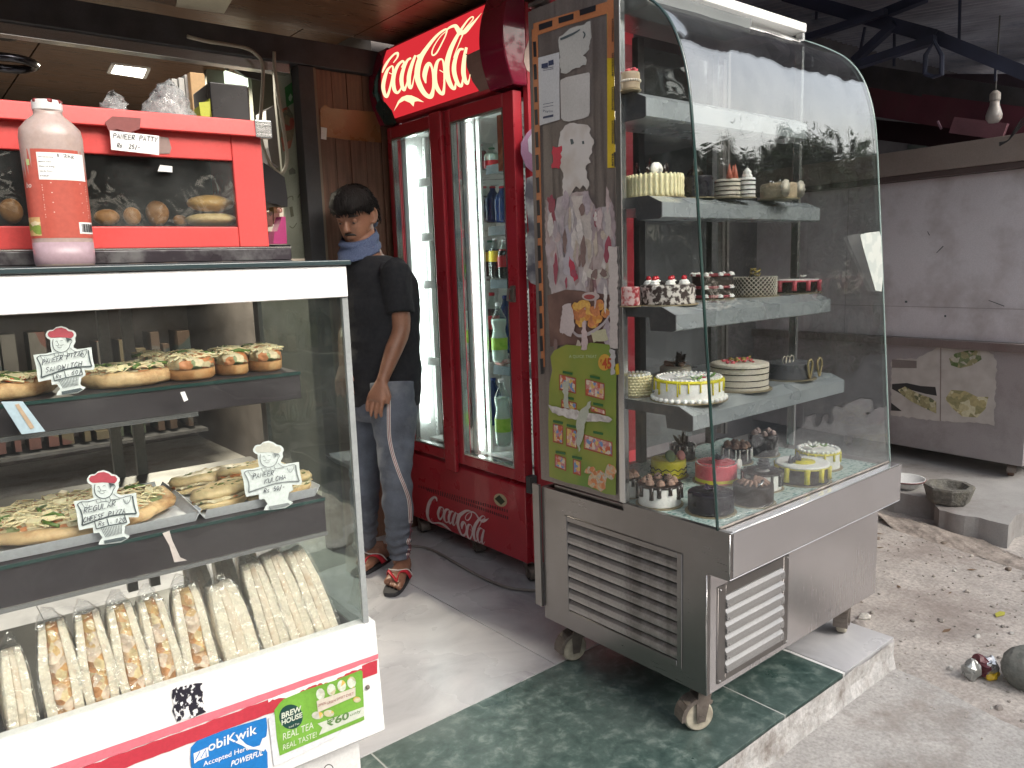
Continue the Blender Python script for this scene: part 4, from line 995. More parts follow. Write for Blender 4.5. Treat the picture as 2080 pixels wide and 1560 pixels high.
# bottles in the fridge
CLEARB = glass('clear_bottle', (.86, .92, .9), .06, .6, rough=.05, smudge=.04)
LIQW = mat('cloudy_drink', (.62, .68, .62), .25, var=.03, sss=.3)
LIQD = mat('dark_cola', (.015, .006, .004), .15)
LIQB = mat('blue_bottle', (.02, .05, .16), .2)
CAPW = mat('white_cap', (.75, .75, .75), .4); CAPR = mat('red_cap', (.5, .02, .04), .4); CAPG = mat('green_cap', (.03, .2, .08), .4)
LBG = speck('lime_label', (.22, .5, .03), (.45, .68, .1), 35, .5, .4, sharp=.2, bump=0); LBR = mat('red_label', (.5, .02, .03), .4, var=.1); LBY = mat('yellow_label', (.72, .56, .04), .4, var=.06)
def bottle(nm, label, x, yb, yt, X, liq, cap, lab, wavy=True, rw=.036, group='bottles in the drinks fridge', lz=(.22, .42)):
    p = pX(x, yb, X); top = pX(x, yt, X); h = top.z - p.z
    t = thing(nm, label, 'bottle', p, 0, group)
    def rp(a): # radius profile 0..1
        tb = [(0, .8), (.04, .98), (.2, 1), (.3, .96), (.42, 1), (.5, .82 if wavy else 1), (.57, .78 if wavy else 1), (.66, .97 if wavy else .98), (.74, .95 if wavy else .8), (.82, .62 if wavy else .55), (.88, .36), (.93, .33), (.95, .33)]
        for (a0, r0), (a1, r1) in zip(tb, tb[1:]):
            if a <= a1: return rw * (r0 + (r1 - r0) * (a - a0) / (a1 - a0))
        return rw * .33
    n = 22
    MB().lathe([(rp(i / n * .95), h * i / n * .95) for i in range(n + 1)], p, 16).build('shell', CLEARB if liq is not LIQB else LIQB, t, smooth=True)
    MB().lathe([(rp(.01) * .9, h * .01)] + [(rp(i / n) * .96, h * i / n) for i in range(1, int(n * .78))], p, 16).build('drink', liq, t, smooth=True)
    MB().lathe([(rw * .38, h * .945), (rw * .38, h * .995), (rw * .3, h)], p, 14).build('cap', cap, t, smooth=False)
    MB().lathe([(rp(lz[0]) * 1.03, h * lz[0]), (rp((lz[0] + lz[1]) / 2) * 1.03, h * (lz[0] + lz[1]) / 2), (rp(lz[1]) * 1.03, h * lz[1])], p, 18, cap=False).build('label', lab, t, smooth=True)
    return t
bottle('drink_bottle', 'cloudy lime drink bottle with green label on the lowest shelf of the fridge', 1023, 905, 770, 2.09, LIQW, CAPW, LBG)
bottle('drink_bottle', 'cloudy lime drink bottle with green label on the second lowest shelf by the padlock', 1016, 736, 615, 2.11, LIQW, CAPW, LBG)
bottle('drink_bottle', 'dark cola bottle with yellow label and white cap beside the padlock', 1008, 566, 483, 2.13, LIQD, CAPW, LBY, False, .032, lz=(.42, .68))
bottle('drink_bottle', 'green capped bottle behind the yellow labelled cola bottle', 997, 562, 488, 2.24, LIQD, CAPG, LBY, False, .034, lz=(.42, .68))
bottle('drink_bottle', 'red labelled cola bottle with white cap at the right edge of the middle shelf', 1027, 566, 486, 2.12, LIQD, CAPW, LBR, False, .032, lz=(.3, .75))
bottle('drink_bottle', 'dark cola bottle with red cap behind the lime drink bottle', 1003, 716, 594, 2.26, LIQD, CAPR, LBR, True, .038, lz=(.4, .62))
bottle('drink_bottle', 'cloudy bottle with green label half hidden by the white light strip', 960, 574, 486, 2.36, LIQW, CAPW, LBG)
bottle('drink_bottle', 'cloudy bottle with white cap left of the perforated strip', 963, 722, 597, 2.34, LIQW, CAPW, LBG, rw=.04)
bottle('drink_bottle', 'clear bottle with green label behind the left fridge door', 878, 700, 596, 2.16, LIQW, CAPW, LBG)
bottle('drink_bottle', 'dark bottle on the upper shelf behind the left fridge door', 874, 576, 496, 2.2, LIQD, CAPR, LBR, False)
bottle('drink_bottle', 'small red bottle with pink cap on the top fridge shelf', 976, 345, 293, 2.2, mat('red_drink', (.3, .02, .03), .2), CAPR, LBR, False, .034, lz=(.1, .3))
bottle('drink_bottle', 'clear bottle with red label beside the small red bottle', 1000, 345, 300, 2.2, LIQW, CAPG, LBR, False, .038, lz=(.05, .4))
bottle('drink_bottle', 'blue bottle at the back of the lowest fridge shelf', 1005, 862, 768, 2.4, LIQB, mat('blue_cap', (.02, .06, .3), .4), LIQB, False, .04)
bottle('drink_bottle', 'dark bottle with red label low behind the perforated strip', 975, 876, 762, 2.38, LIQD, CAPR, LBR, False, .042, lz=(.3, .6))
bottle('drink_bottle', 'blue bottle at the right edge behind the cola bottles', 1030, 716, 600, 2.34, LIQB, mat('blue_cap', (.02, .06, .3), .4), LIQB, False, .04)
p = pX(1012, 742, 2.10)
mb = MB(); mb.ball(p + Vector((.02, 0, .018)), .05, 14, 8, (.6, 1.0, .36), lambda q, c: q + Vector((0, 0, .006)) * noise.noise(q * 60)); tag(mb.build('ice_cream_packet', speck('pink_packet', (.5, .08, .1), (.62, .5, .42), 40, .5, .4, sharp=.1), None, smooth=True, origin=p), 'crumpled pink and cream packet lying on the fridge shelf under the lime bottle', 'packet')
# crates of dark bottles on the second shelf reading as a dark block
for k, (x, X) in enumerate(((985, 2.30), (1003, 2.26), (1022, 2.24))):
    bottle('drink_bottle', None, x, 452, 378, X, LIQB if k else LIQD, CAPR, LIQB, False, .038, lz=(.3, .5))['label'] = ['dark bottle standing left in the dim row on the second shelf', 'dark blue bottle in the middle of the dim row on the second shelf', 'dark blue bottle at the right of the dim row on the second shelf'][k]
o = MB().box(FX + .001, FX + .0105, 2.41, 2.472, 1.70, 1.915).build('hanging_card', speck('red_card_print', (.3, .06, .03), (.5, .16, .08), 30, .6, .5, sharp=.1), None); 
o.data.transform(Matrix.Translation(-Vector((FX + .005, 2.44, 1.8)))); o.matrix_basis = Matrix.Translation((FX + .034, 2.44, 1.8)); _WM[o.name] = o.matrix_basis.copy()
tag(o, 'red printed card hanging inside the glass of the right fridge door', 'card')
# cable on the floor
mb = MB(); pts = [pz(a, b, .008) for a, b in ((745, 1112), (800, 1108), (850, 1110), (880, 1118), (920, 1140), (960, 1163), (1000, 1182), (1040, 1195), (1090, 1200), (1150, 1205))]
tag(mb.tube(catmull(pts, 6), .006, 8).build('power_cable', mat('dusty_cable', (.2, .18, .17), .7), None, smooth=True), 'grey power cable snaking over the marble floor below the fridge', 'cable')

# ------------------------------------------------------------------ PERSON
PC = Vector((1.55, 2.82, 0))
SKIN = mat('brown_skin', (.25, .12, .075), .5, var=.12, scale=18, sss=.12, bump=.08, bscale=150)
HAIR = mat('black_hair', (.014, .012, .012), .7, var=.5, scale=60, stretch=(1, 1, .2), spec=.18, bump=.8, bscale=120)
SHIRT = mat('black_tshirt', (.010, .011, .015), .9, var=.15, scale=60, bump=.15, bscale=400)
JEAN = mat('blue_denim', (.092, .105, .135), .9, var=.4, scale=9, bump=.25, bscale=350, dirt=(.21, .225, .25), dscale=4, damt=.7)
man = thing('person', 'man in black T-shirt and side striped blue jeans looking down beside the drinks fridge', 'person', PC)
def J(x, y, d=0.0): return pD(x, y, PC, d)
hd = Vector((-.93, -.37, 0)).normalized()       # chest heading
lf = Vector((0, 0, 1)).cross(hd)                 # his left
UPZ = Vector((0, 0, 1))
K_ = 24
def ringv(c, a, b): return (c, a, b)
def limb(mb, pts, n=16, fn=None):
    """pts: (centre, radius) or (centre, ra, rb); rings across the path"""
    P = [Vector(p[0]) for p in pts]; rg = []
    for i, p in enumerate(pts):
        t = (P[min(i + 1, len(P) - 1)] - P[max(i - 1, 0)]).normalized()
        a = lf - t * lf.dot(t); a.normalize(); b = t.cross(a)
        ra = p[1]; rb = p[2] if len(p) > 2 else ra
        rg.append((P[i], a * ra, b * rb))
    mb.loft(rg, n, True, 1.0, fn)
def lerp_pts(pts, k):
    out = []
    P = catmull([p[0] for p in pts], k)
    for i, p in enumerate(P):
        s = i / k; j = min(int(s), len(pts) - 2); f = s - j
        ra = pts[j][1] * (1 - f) + pts[j + 1][1] * f
        rb0 = pts[j][2] if len(pts[j]) > 2 else pts[j][1]; rb1 = pts[j + 1][2] if len(pts[j + 1]) > 2 else pts[j + 1][1]
        out.append((p, ra, rb0 * (1 - f) + rb1 * f))
    return out
# joints
nk = J(741, 500, 0.02); lsh = J(803, 556, -.12); rsh = J(722, 560, .16); lel = J(815, 668, -.13); lwr = J(776, 776, -.19)
lhip = J(799, 800, -.08); rhip = J(757, 806, .08); lkn = J(806, 965, -.13); lan = J(811, 1128, -.02); rkn = J(742, 962, .06); ran = J(741, 1118, .16)
chest = J(770, 590, 0.0); waist = J(778, 720, 0.0); hips = J(778, 800, 0.0)
rel = J(706, 660, .12); rwr = J(700, 745, -.02)
# head frame: face turned towards the counter and bent down
hc = J(722, 440, 0.0)
fwd = (Vector((-.80, -.52, 0)).normalized() * .90 + Vector((0, 0, -.40))).normalized()
hl = UPZ.cross(fwd).normalized(); hu = fwd.cross(hl).normalized()
def hp(f, l, u): return hc + fwd * f + hl * l + hu * u
body = MB()
# skull and face as stacked rings from crown to chin
HR = [(-.118, .010, .03, .03), (.112, .0, .035, .04)]
prof_h = [  # u, front, back, half-width
 (.112, .03, -.035, .03), (.100, .058, -.062, .052), (.080, .077, -.083, .066), (.055, .088, -.094, .073), (.028, .092, -.097, .0755), (.004, .089, -.094, .0745),
 (-.018, .088, -.085, .072), (-.040, .089, -.070, .069), (-.062, .088, -.050, .064), (-.082, .086, -.030, .056), (-.098, .080, -.010, .044), (-.110, .068, .006, .028)]
rings = []
n = 40
for (u, f0, b0, wd) in prof_h:
    c0 = (f0 + b0) / 2; ra = (f0 - b0) / 2; rg = []
    for j in range(n):
        t = 2 * PI * j / n; ct, st = math.cos(t), math.sin(t)
        f = c0 + ra * ct; l = wd * math.copysign(abs(st) ** .9, st)
        fr_ = max(0, ct)
        # brow, eye sockets, cheeks, lips, chin
        f += .004 * math.exp(-((u - .030) / .012) ** 2) * fr_ ** 2
        f -= .010 * math.exp(-((u - .010) / .013) ** 2) * math.exp(-((abs(l) - .032) / .016) ** 2) * (ct > 0)
        f += .006 * math.exp(-((u + .025) / .018) ** 2) * math.exp(-((abs(l) - .042) / .018) ** 2) * (ct > 0)
        f += .007 * math.exp(-((u + .062) / .010) ** 2) * math.exp(-(l / .022) ** 2) * (ct > 0)
        f += .006 * math.exp(-((u + .096) / .012) ** 2) * math.exp(-(l / .02) ** 2) * (ct > 0)
        rg.append(hp(f, l, u))
    rings.append(rg)
body.rings(rings, True); HEADR = [list(r) for r in rings]
# nose
body.loft([(hp(.088, 0, .018), hl * .007, fwd * .010), (hp(.097, 0, .0), hl * .009, fwd * .012), (hp(.106, 0, -.018), hl * .013, fwd * .014), (hp(.104, 0, -.028), hl * .018, fwd * .013), (hp(.092, 0, -.034), hl * .014, fwd * .010)], 14)
for u_, f_r in ((-.053, .0955), (-.064, .0950)):      # lips
    body.loft([(hp(f_r - .008, -.022, u_), hu * .002, fwd * .003), (hp(f_r, -.010, u_ + .001), hu * .0045, fwd * .006), (hp(f_r + .002, 0, u_), hu * .005, fwd * .006), (hp(f_r, .010, u_ + .001), hu * .0045, fwd * .006), (hp(f_r - .008, .022, u_), hu * .002, fwd * .003)], 8)
for s in (-1, 1):                       # ears
    e = hp(-.012, s * .076, -.004)
    rg = []
    for i in range(12):
        t = 2 * PI * i / 12; rr_ = (.018, .030)
        rg.append(e + (fwd * (-.35) + hu).normalized() * math.cos(t) * rr_[1] + (fwd - hl * s * .7).normalized() * math.sin(t) * rr_[0] + hl * s * .004)
    body.tube(rg, .0065, 6, closed=True)
    body.ball(e + hl * s * .001, .02, 10, 6, (1, 1, 1), lambda q, c: c + (q - c) - hl * ((q - c).dot(hl)) * .75)
# neck, torso, limbs
limb(body, [(hp(-.02, 0, -.06), .056), (nk, .058), (J(752, 535, .01), .07)])
def elli(c, wa, db, tilt=0): return (c, lf * wa, hd * db)
TOR = [(J(748, 520, .02), .075, .07), (J(756, 540, .015), .15, .085), (J(764, 570, .01), .195, .105), (J(770, 620, 0), .190, .118), (J(775, 680, 0), .170, .112), (J(778, 730, 0), .160, .108), (J(780, 780, 0), .165, .112), (J(778, 820, 0), .16, .11)]
body.loft([elli(*q) for q in TOR], 28)
LA = [(lsh, .052), ((lsh * .5 + lel * .5), .046), (lel, .038), (lel * .6 + lwr * .4, .037), (lel * .15 + lwr * .85, .026), (lwr, .024)]
RA = [(rsh, .052), ((rsh * .5 + rel * .5), .046), (rel, .038), (rel * .6 + rwr * .4, .037), (rwr, .024)]
limb(body, lerp_pts(LA, 3)); limb(body, lerp_pts(RA, 3))
LL = [(lhip, .085), (lhip * .5 + lkn * .5, .072), (lkn, .054), (lkn * .65 + lan * .35, .055), (lan, .035)]
RL = [(rhip, .085), (rhip * .5 + rkn * .5, .072), (rkn, .054), (rkn * .65 + ran * .35, .055), (ran, .035)]
limb(body, lerp_pts(LL, 3)); limb(body, lerp_pts(RL, 3))
# left hand: palm and five curled fingers hanging down
def handm(mb, wr, elb, side, spread):
    dn = (wr - elb).normalized(); pa = (spread - dn * spread.dot(dn)).normalized(); pn = dn.cross(pa)
    k1 = wr + dn * .085
    mb.loft([(wr, pa * .026, pn * .020), (wr + dn * .03, pa * .034, pn * .019), (wr + dn * .06, pa * .042, pn * .017), (k1, pa * .042, pn * .014)], 16, sq=.8)
    for i, (o_, L_) in enumerate(((-.032, .066), (-.011, .076), (.011, .072), (.031, .058))):
        b0 = wr + dn * .07 + pa * o_
        d1 = (dn + pn * .18 + pa * o_ * 2).normalized(); d2 = (dn + pn * .55 + pa * o_).normalized(); d3 = (dn * .8 + pn * .8).normalized()
        q1 = b0 + d1 * (L_ * .55); q2 = q1 + d2 * L_ * .35; q3 = q2 + d3 * L_ * .25
        mb.tube([b0, b0 * .5 + q1 * .5, q1, q2, q3], [.0105, .0098, .0094, .0084, .0062], 8)
    th = wr + dn * .025 - pa * .03
    t1 = th + (dn * .8 - pa * .55 + pn * .3).normalized() * .035; t2 = t1 + (dn + pn * .35).normalized() * .03
    mb.tube([wr + dn * .01 - pa * .012, th, t1, t2], [.016, .0135, .0112, .0075], 8)
handm(body, lwr, lel, 1, (-RT * 1.0 + FW * .35))
handm(body, rwr, rel, -1, (-RT + FW * .4))
# feet
def foot(mb, heel, toe, ank):
    d = (toe - heel).normalized(); s_ = UPZ.cross(d)
    L_ = (toe - heel).length
    mb.loft([(heel + UPZ * .04, s_ * .024, UPZ * .026), (heel + d * .03 + UPZ * .045, s_ * .031, UPZ * .032), (heel + d * .10 + UPZ * .05, s_ * .034, UPZ * .036), (heel + d * L_ * .62 + UPZ * .042, s_ * .042, UPZ * .026), (heel + d * L_ * .78 + UPZ * .036, s_ * .046, UPZ * .019)], 16)
    limb(mb, [(ank, .036), (heel + d * .05 + UPZ * .06, .038)])
    for i, (o_, l_, r_) in enumerate(((.030, .235, .0145), (.010, .225, .0105), (-.008, .212, .0098), (-.024, .197, .0092), (-.038, .18, .0088))):
        k_ = L_ / .25
        mb.tube([heel + d * .17 * k_ + s_ * o_ + UPZ * .036, heel + d * (l_ - .025) * k_ + s_ * o_ * 1.08 + UPZ * .034, heel + d * l_ * k_ + s_ * o_ * 1.08 + UPZ * .028], [r_, r_, r_ * .75], 8)
lh, lt = pz(829, 1158, 0), pz(793, 1212, 0); lh = lt + (lh - lt).normalized() * .255
rt_ = pz(722, 1172, 0); rh = pz(758, 1152, 0); rh = rt_ + (rh - rt_).normalized() * .25
lan2 = lh + (lt - lh) * .18 + UPZ * .09
foot(body, lh, lt, lan); foot(body, rh, rt_, ran)
bo = body.build('body', SKIN, man, smooth=True)
rm = bo.modifiers.new('weld', 'REMESH'); rm.mode = 'VOXEL'; rm.voxel_size = .0046; rm.use_smooth_shade = True
smo = bo.modifiers.new('soften', 'SMOOTH'); smo.factor = .5; smo.iterations = 3
# face details
mb = MB()
for s in (-1, 1):
    mb.ball(hp(.0735, s * .032, .007), .0112, 12, 8)
mb.build('eye', mat('eye_white', (.45, .38, .35), .2), man, smooth=True)
mb = MB()
for s in (-1, 1): mb.ball(hp(.0835, s * .032, .003), .0052, 10, 6)
mb.build('iris', BLACK, man, smooth=True)
mb = MB()
for s in (-1, 1):     # lowered lids
    mb.ball(hp(.0745, s * .032, .0095), .0128, 14, 8, (1, 1, 1), lambda q, c: q if (q - c).dot(hu) > -.0075 else c + (q - c) * .8)
mb.build('eyelid', SKIN, man, smooth=True)
mb = MB()
for s in (-1, 1):
    mb.loft([(hp(.088, s * .016, .030), hu * .003, fwd * .004), (hp(.091, s * .026, .034), hu * .005, fwd * .005), (hp(.083, s * .042, .033), hu * .0045, fwd * .005), (hp(.069, s * .054, .027), hu * .002, fwd * .003)], 8)
mb.loft([(hp(.078, -.031, -.056), hu * .003, fwd * .003), (hp(.0945, -.017, -.045), hu * .005, fwd * .0045), (hp(.100, 0, -.042), hu * .005, fwd * .0045), (hp(.0945, .017, -.045), hu * .005, fwd * .0045), (hp(.078, .031, -.056), hu * .003, fwd * .003)], 8)
bd_ = MB(); qb = random.Random(31)
for _ in range(1500):
    i = qb.choice((6, 7, 7, 8, 8, 8, 9, 9, 9, 10, 10)); j = qb.randrange(n); t = 2 * PI * j / n
    if i < 8 and not (.95 < abs(t if t < PI else t - 2 * PI) < 1.65): continue
    if i == 8 and abs(t if t < PI else t - 2 * PI) < .55: continue
    if i > 7 and math.cos(t) < -.1: continue
    a, b, c_ = HEADR[i][j], HEADR[i + 1][j], HEADR[i][(j + 1) % n]; p = a + (b - a) * qb.random() + (c_ - a) * qb.random(); nn = (p - hc).normalized()
    bd_.tube([p - nn * .001, p + nn * .0012 - hu * .0032], [.0007, .0003], 3, cap=False)
o = bd_.build('beard_stubble', mat('dark_stubble', (.018, .012, .010), .7), man); o['kind'] = 'stuff'
mb.build('facial_hair', mat('dark_stubble', (.018, .012, .010), .7), man, smooth=True)
# stubble shading along the jaw as a thin layer of short hair
# hair: thick cap swept forward, with tufts
def hairfn(th, ph):
    # th from crown (0) to neck, ph around: 0 = front
    return 0
mb = MB(); rings = []; n = 44
top_u = [(.132, .02), (.127, .5), (.114, .78), (.094, .95), (.070, 1.04), (.045, 1.08), (.02, 1.07), (-.008, 1.05), (-.032, 1.02), (-.052, .96)]
for i, (u, k) in enumerate(top_u):
    rg = []
    for j in range(n):
        t = 2 * PI * j / n; ct, st = math.cos(t), math.sin(t)
        f = (-.004 + .104 * ct * k) if ct > 0 else (-.004 + .104 * ct * k); l = .0845 * st * k
        uu = u
        if ct > .30: uu = max(u, .050 + .008 * math.sin(t * 9))        # forehead line
        elif ct > .0: uu = max(u, .022)
        elif ct > -.42: uu = max(u, .036)
        if ct > .30 and uu > u: k2 = 1.02; f = -.004 + .104 * ct * k2; l = .0845 * st * k2
        d_ = .008 * noise.noise(Vector((f * 30, l * 30, uu * 30))) + (.014 * max(0, ct) * (u > .05))
        q = hp(f, l, uu); q += (q - hc).normalized() * d_
        rg.append(q)
    rings.append(rg)
mb.rings(rings, True)
rh_ = random.Random(5)
for k in range(1500):
    t = rh_.uniform(0, 2 * PI); ct, st = math.cos(t), math.sin(t); u = rh_.uniform(.03 if ct > -.1 else -.04, .125)
    if ct > .3: u = rh_.uniform(.05, .125)
    elif ct > -.5: u = rh_.uniform(.045, .125)
    kk = math.sqrt(max(.02, 1 - (max(u, 0) / .134) ** 2)) * 1.06
    q = hp(-.004 + .106 * ct * kk, .087 * st * kk, u); nn = (q - hc).normalized()
    sw = (fwd * (.8 if ct > -.2 else -.1) + hl * .35 - hu * (.5 if u < .08 else .05) + Vector((rh_.uniform(-.3, .3), rh_.uniform(-.3, .3), rh_.uniform(-.3, .3)))).normalized()
    sw = (sw - nn * sw.dot(nn)).normalized(); L_ = rh_.uniform(.018, .038)
    if ct > .5 and u < .07: L_ *= .8
    mb.tube([q - nn * .002, q + nn * .006 + sw * L_ * .5, q + nn * .004 + sw * L_], [.0022, .0018, .0004], 3, cap=False)
mb.build('hair', HAIR, man, smooth=True)
# T-shirt
def wr_fn(amp, sc_, sz):
    def fn(p, c):
        d_ = (p - c).normalized()
        return p + d_ * amp * (noise.noise(Vector((p.x * sc_, p.y * sc_, p.z * sz))) + .5 * noise.noise(Vector((p.x * sc_ * 2.3, p.y * sc_ * 2.3, p.z * sz * 2.1 + 7))))
    return fn
mb = MB()
TS = [(q[0], q[1] + .012 + (.006 if i > 4 else 0), q[2] + .014) for i, q in enumerate(TOR)]
TS2 = lerp_pts([(a, b, c_) for a, b, c_ in TS], 6)
mb.loft([(a, lf * b, hd * c_) for a, b, c_ in TS2], 48, True, 1, wr_fn(.009, 9, 16))
SL = [(lsh * .93 + chest * .07 + UPZ * .006, .066), (lsh, .068), (lsh * .6 + lel * .4, .062), (lsh * .38 + lel * .62, .061), (lsh * .28 + lel * .72, .063)]
limb(mb, lerp_pts(SL, 6), 28, wr_fn(.006, 14, 20))
SR = [(rsh * .9 + chest * .1, .07), (rsh, .068), (rsh * .6 + rel * .4, .062), (rsh * .35 + rel * .65, .063)]
limb(mb, lerp_pts(SR, 6), 28, wr_fn(.006, 14, 20))
so = mb.build('shirt', SHIRT, man, smooth=True)
rm = so.modifiers.new('weld', 'REMESH'); rm.mode = 'VOXEL'; rm.voxel_size = .006; rm.use_smooth_shade = True
sm_ = so.modifiers.new('soften', 'SMOOTH'); sm_.factor = .5; sm_.iterations = 5
# sleeve cuff cut look: thin ring
c0 = lsh * .27 + lel * .73
# jeans
mb = MB()
def cuff(pts, bunch):
    def fn(p, c):
        d_ = (p - c).normalized(); z = p.z
        a = .009 * noise.noise(Vector((p.x * 10, p.y * 10, z * 16))) + .004 * noise.noise(Vector((p.x * 30, p.y * 30, z * 34)))
        if z < .34: a += bunch * math.sin(z * 150 + 3 * noise.noise(Vector((p.x * 20, p.y * 20, 0)))) * min(1, (.34 - z) / .12)
        a += .004 * math.sin(z * 60 + noise.noise(p * 8) * 5) * math.exp(-((z - .44) / .07) ** 2)
        return p + d_ * a
    return fn
JL = [(lhip + UPZ * .05, .098, .105), (lhip * .75 + lkn * .25, .094, .098), (lhip * .4 + lkn * .6, .077, .08), (lkn, .064, .068), (lkn * .6 + lan * .4, .064, .062), (lkn * .25 + lan * .75, .052, .052), (lan * .92 + lkn * .08, .048, .05), (lan, .049, .052)]
JR = [(rhip + UPZ * .05, .098, .105), (rhip * .75 + rkn * .25, .094, .098), (rhip * .4 + rkn * .6, .077, .08), (rkn, .064, .068), (rkn * .6 + ran * .4, .062, .062), (rkn * .25 + ran * .75, .050, .052), (ran, .046, .05)]
limb(mb, lerp_pts(JL, 10), 32, cuff(0, .0045)); limb(mb, lerp_pts(JR, 10), 32, cuff(0, .0045))
mb.loft([(J(780, 765, 0), lf * .168, hd * .118), (J(780, 800, 0), lf * .172, hd * .122), (J(779, 835, 0), lf * .165, hd * .12), (J(778, 850, 0), lf * .13, hd * .10)], 36)
jo = mb.build('jeans', JEAN, man, smooth=True)
rm = jo.modifiers.new('weld', 'REMESH'); rm.mode = 'VOXEL'; rm.voxel_size = .0055; rm.use_smooth_shade = True
sm_ = jo.modifiers.new('soften', 'SMOOTH'); sm_.factor = .5; sm_.iterations = 2
# side stripe laid on the outer (visible) side of the left leg
view = -FW
dg = bpy.context.evaluated_depsgraph_get(); bpy.context.view_layer.update(); dg.update()
from mathutils.bvhtree import BVHTree
je = jo.evaluated_get(dg); jm = je.to_mesh()
bv = BVHTree.FromPolygons([W(man) @ v.co for v in jm.vertices], [tuple(p.vertices) for p in jm.polygons]); je.to_mesh_clear()
spx = [(790, 800), (790, 860), (792, 895), (800, 930), (812, 965), (822, 990), (830, 1015), (833, 1050), (834, 1085), (829, 1100), (832, 1112), (828, 1128), (829, 1140)]
SPL = catmull([(a, b, 0) for a, b in spx], 6)
WHS = mat('white_stripe', (.6, .58, .56), .7); RDS = mat('maroon_stripe', (.22, .04, .05), .7)
for wd, m_, off, nm, dxs in ((7.5, WHS, .0016, 'side_stripe', (0,)), (1.3, RDS, .0026, 'stripe_line', (-1.6, 1.6))):
    mb = MB()
    for dx in dxs:
        prev = None
        for q in SPL:
            row = []
            for s in (-.5, -.25, 0, .25, .5):
                d = ray(q.x + dx + s * wd, q.y).normalized(); hit = bv.ray_cast(CAM, d)
                row.append((hit[0] + hit[1] * off) if hit[0] is not None else None)
            if prev and all(r is not None for r in row + prev) and max((a - b).length for a, b in zip(row, prev)) < .09:
                b0 = len(mb.v); mb.v += prev + row
                for k in range(4): mb.f.append([b0 + k, b0 + k + 1, b0 + 6 + k, b0 + 5 + k]); mb.m.append(0)
            elif mb.v and nm == 'side_stripe': mb.build(nm, m_, man, smooth=True); mb = MB()
            prev = row
    if mb.v: mb.build(nm, m_, man, smooth=True)
# scarf pulled down round the neck
SCARF = speck('blue_scarf', (.045, .065, .14), (.10, .13, .22), 260, .5, .85, sharp=.1)
mb = MB(); rings = []
for i in range(9):
    f = i / 8; rg = []
    for j in range(40):
        t = 2 * PI * j / 40; ct, st = math.cos(t), math.sin(t)
        c0 = hp(.012, 0, -.075) * (1 - f) + (nk + hd * .035 - UPZ * .03) * f
        ra = .090 * (1 - f) + .088 * f; rb = .078 * (1 - f) + .088 * f
        a_ = (fwd * (1 - f) + hd * f).normalized(); b_ = hl
        q = c0 + a_ * ct * ra + b_ * st * rb
        if ct > 0: q += Vector((0, 0, -1)) * .035 * f * ct + fwd * .012 * math.sin(f * 9) * ct
        q += (q - c0).normalized() * (.005 * noise.noise(q * 28) + .004 * math.sin(f * 14 + t * 2))
        rg.append(q)
    rings.append(rg)
mb.rings(rings, False)
mb.loft([(hp(-.062, .045, -.070), fwd * .012, hu * .008), (hp(-.078, .048, -.062), fwd * .016, hu * .016), (hp(-.092, .05, -.055), fwd * .012, hu * .010)], 10, fn=lambda p, c: p + (p - c).normalized() * .004 * noise.noise(p * 60))
sco = mb.build('scarf', SCARF, man, smooth=True); k_ = sco.modifiers.new('thick', 'SOLIDIFY'); k_.thickness = .004
# slippers
def slipper(heel, toe, nm='slipper'):
    d = (toe - heel).normalized(); s_ = UPZ.cross(d); L_ = (toe - heel).length
    h2 = heel - d * .01; t2 = toe + d * .012; q = []
    for i in range(20):
        t = 2 * PI * i / 20; a = (1 - math.cos(t)) / 2; wd = (.034 + .016 * a) * math.sin(t) * (1 if abs(math.sin(t)) < 1 else 1)
        wd = math.copysign(abs(math.sin(t)) ** .6, math.sin(t)) * (.034 + .014 * a)
        q.append(h2 + (t2 - h2) * a + s_ * wd + UPZ * .0015)
    so = MB().prism(q, (0, 0, .018)).build(nm, mat('slipper_sole', (.035, .035, .038), .75, var=.2), man, bevel=.003)
    kk = L_ / .25
    cen = heel + d * .19 * kk + UPZ * .05
    mb = MB()
    for sd_ in (-1, 1):
        P = [heel + d * .205 * kk + s_ * .018 + UPZ * .050, heel + d * .175 * kk + s_ * sd_ * .020 + UPZ * .072, heel + d * .14 * kk + s_ * sd_ * .040 + UPZ * .064, heel + d * .11 * kk + s_ * sd_ * .050 + UPZ * .024]
        P[0] = heel + d * .212 * kk + s_ * .020 + UPZ * .050
        C = catmull(P, 5); vs_ = []
        for i, p in enumerate(C):
            w_ = .007 + .009 * i / len(C); vs_ += [p + d * w_, p - d * w_]
        b = len(mb.v); mb.add(vs_, [(2 * i, 2 * i + 1, 2 * i + 3, 2 * i + 2) for i in range(len(C) - 1)])
    st = mb.build('strap', mat('red_strap', (.5, .02, .035), .5), so, smooth=True); k_ = st.modifiers.new('thick', 'SOLIDIFY'); k_.thickness = .0035; k_.offset = 0
    mb = MB()
    for sd_ in (-1, 1):
        P = [heel + d * .165 * kk + UPZ * .078 + s_ * .012, heel + d * .150 * kk + s_ * sd_ * .026 + UPZ * .074, heel + d * .118 * kk + s_ * sd_ * .043 + UPZ * .062, heel + d * .09 * kk + s_ * sd_ * .051 + UPZ * .026]
        mb.tube(catmull(P, 5), .0028, 6)
    mb.build('strap_piping', WHS, so, smooth=True)
slipper(lh, lt); slipper(rh, rt_)

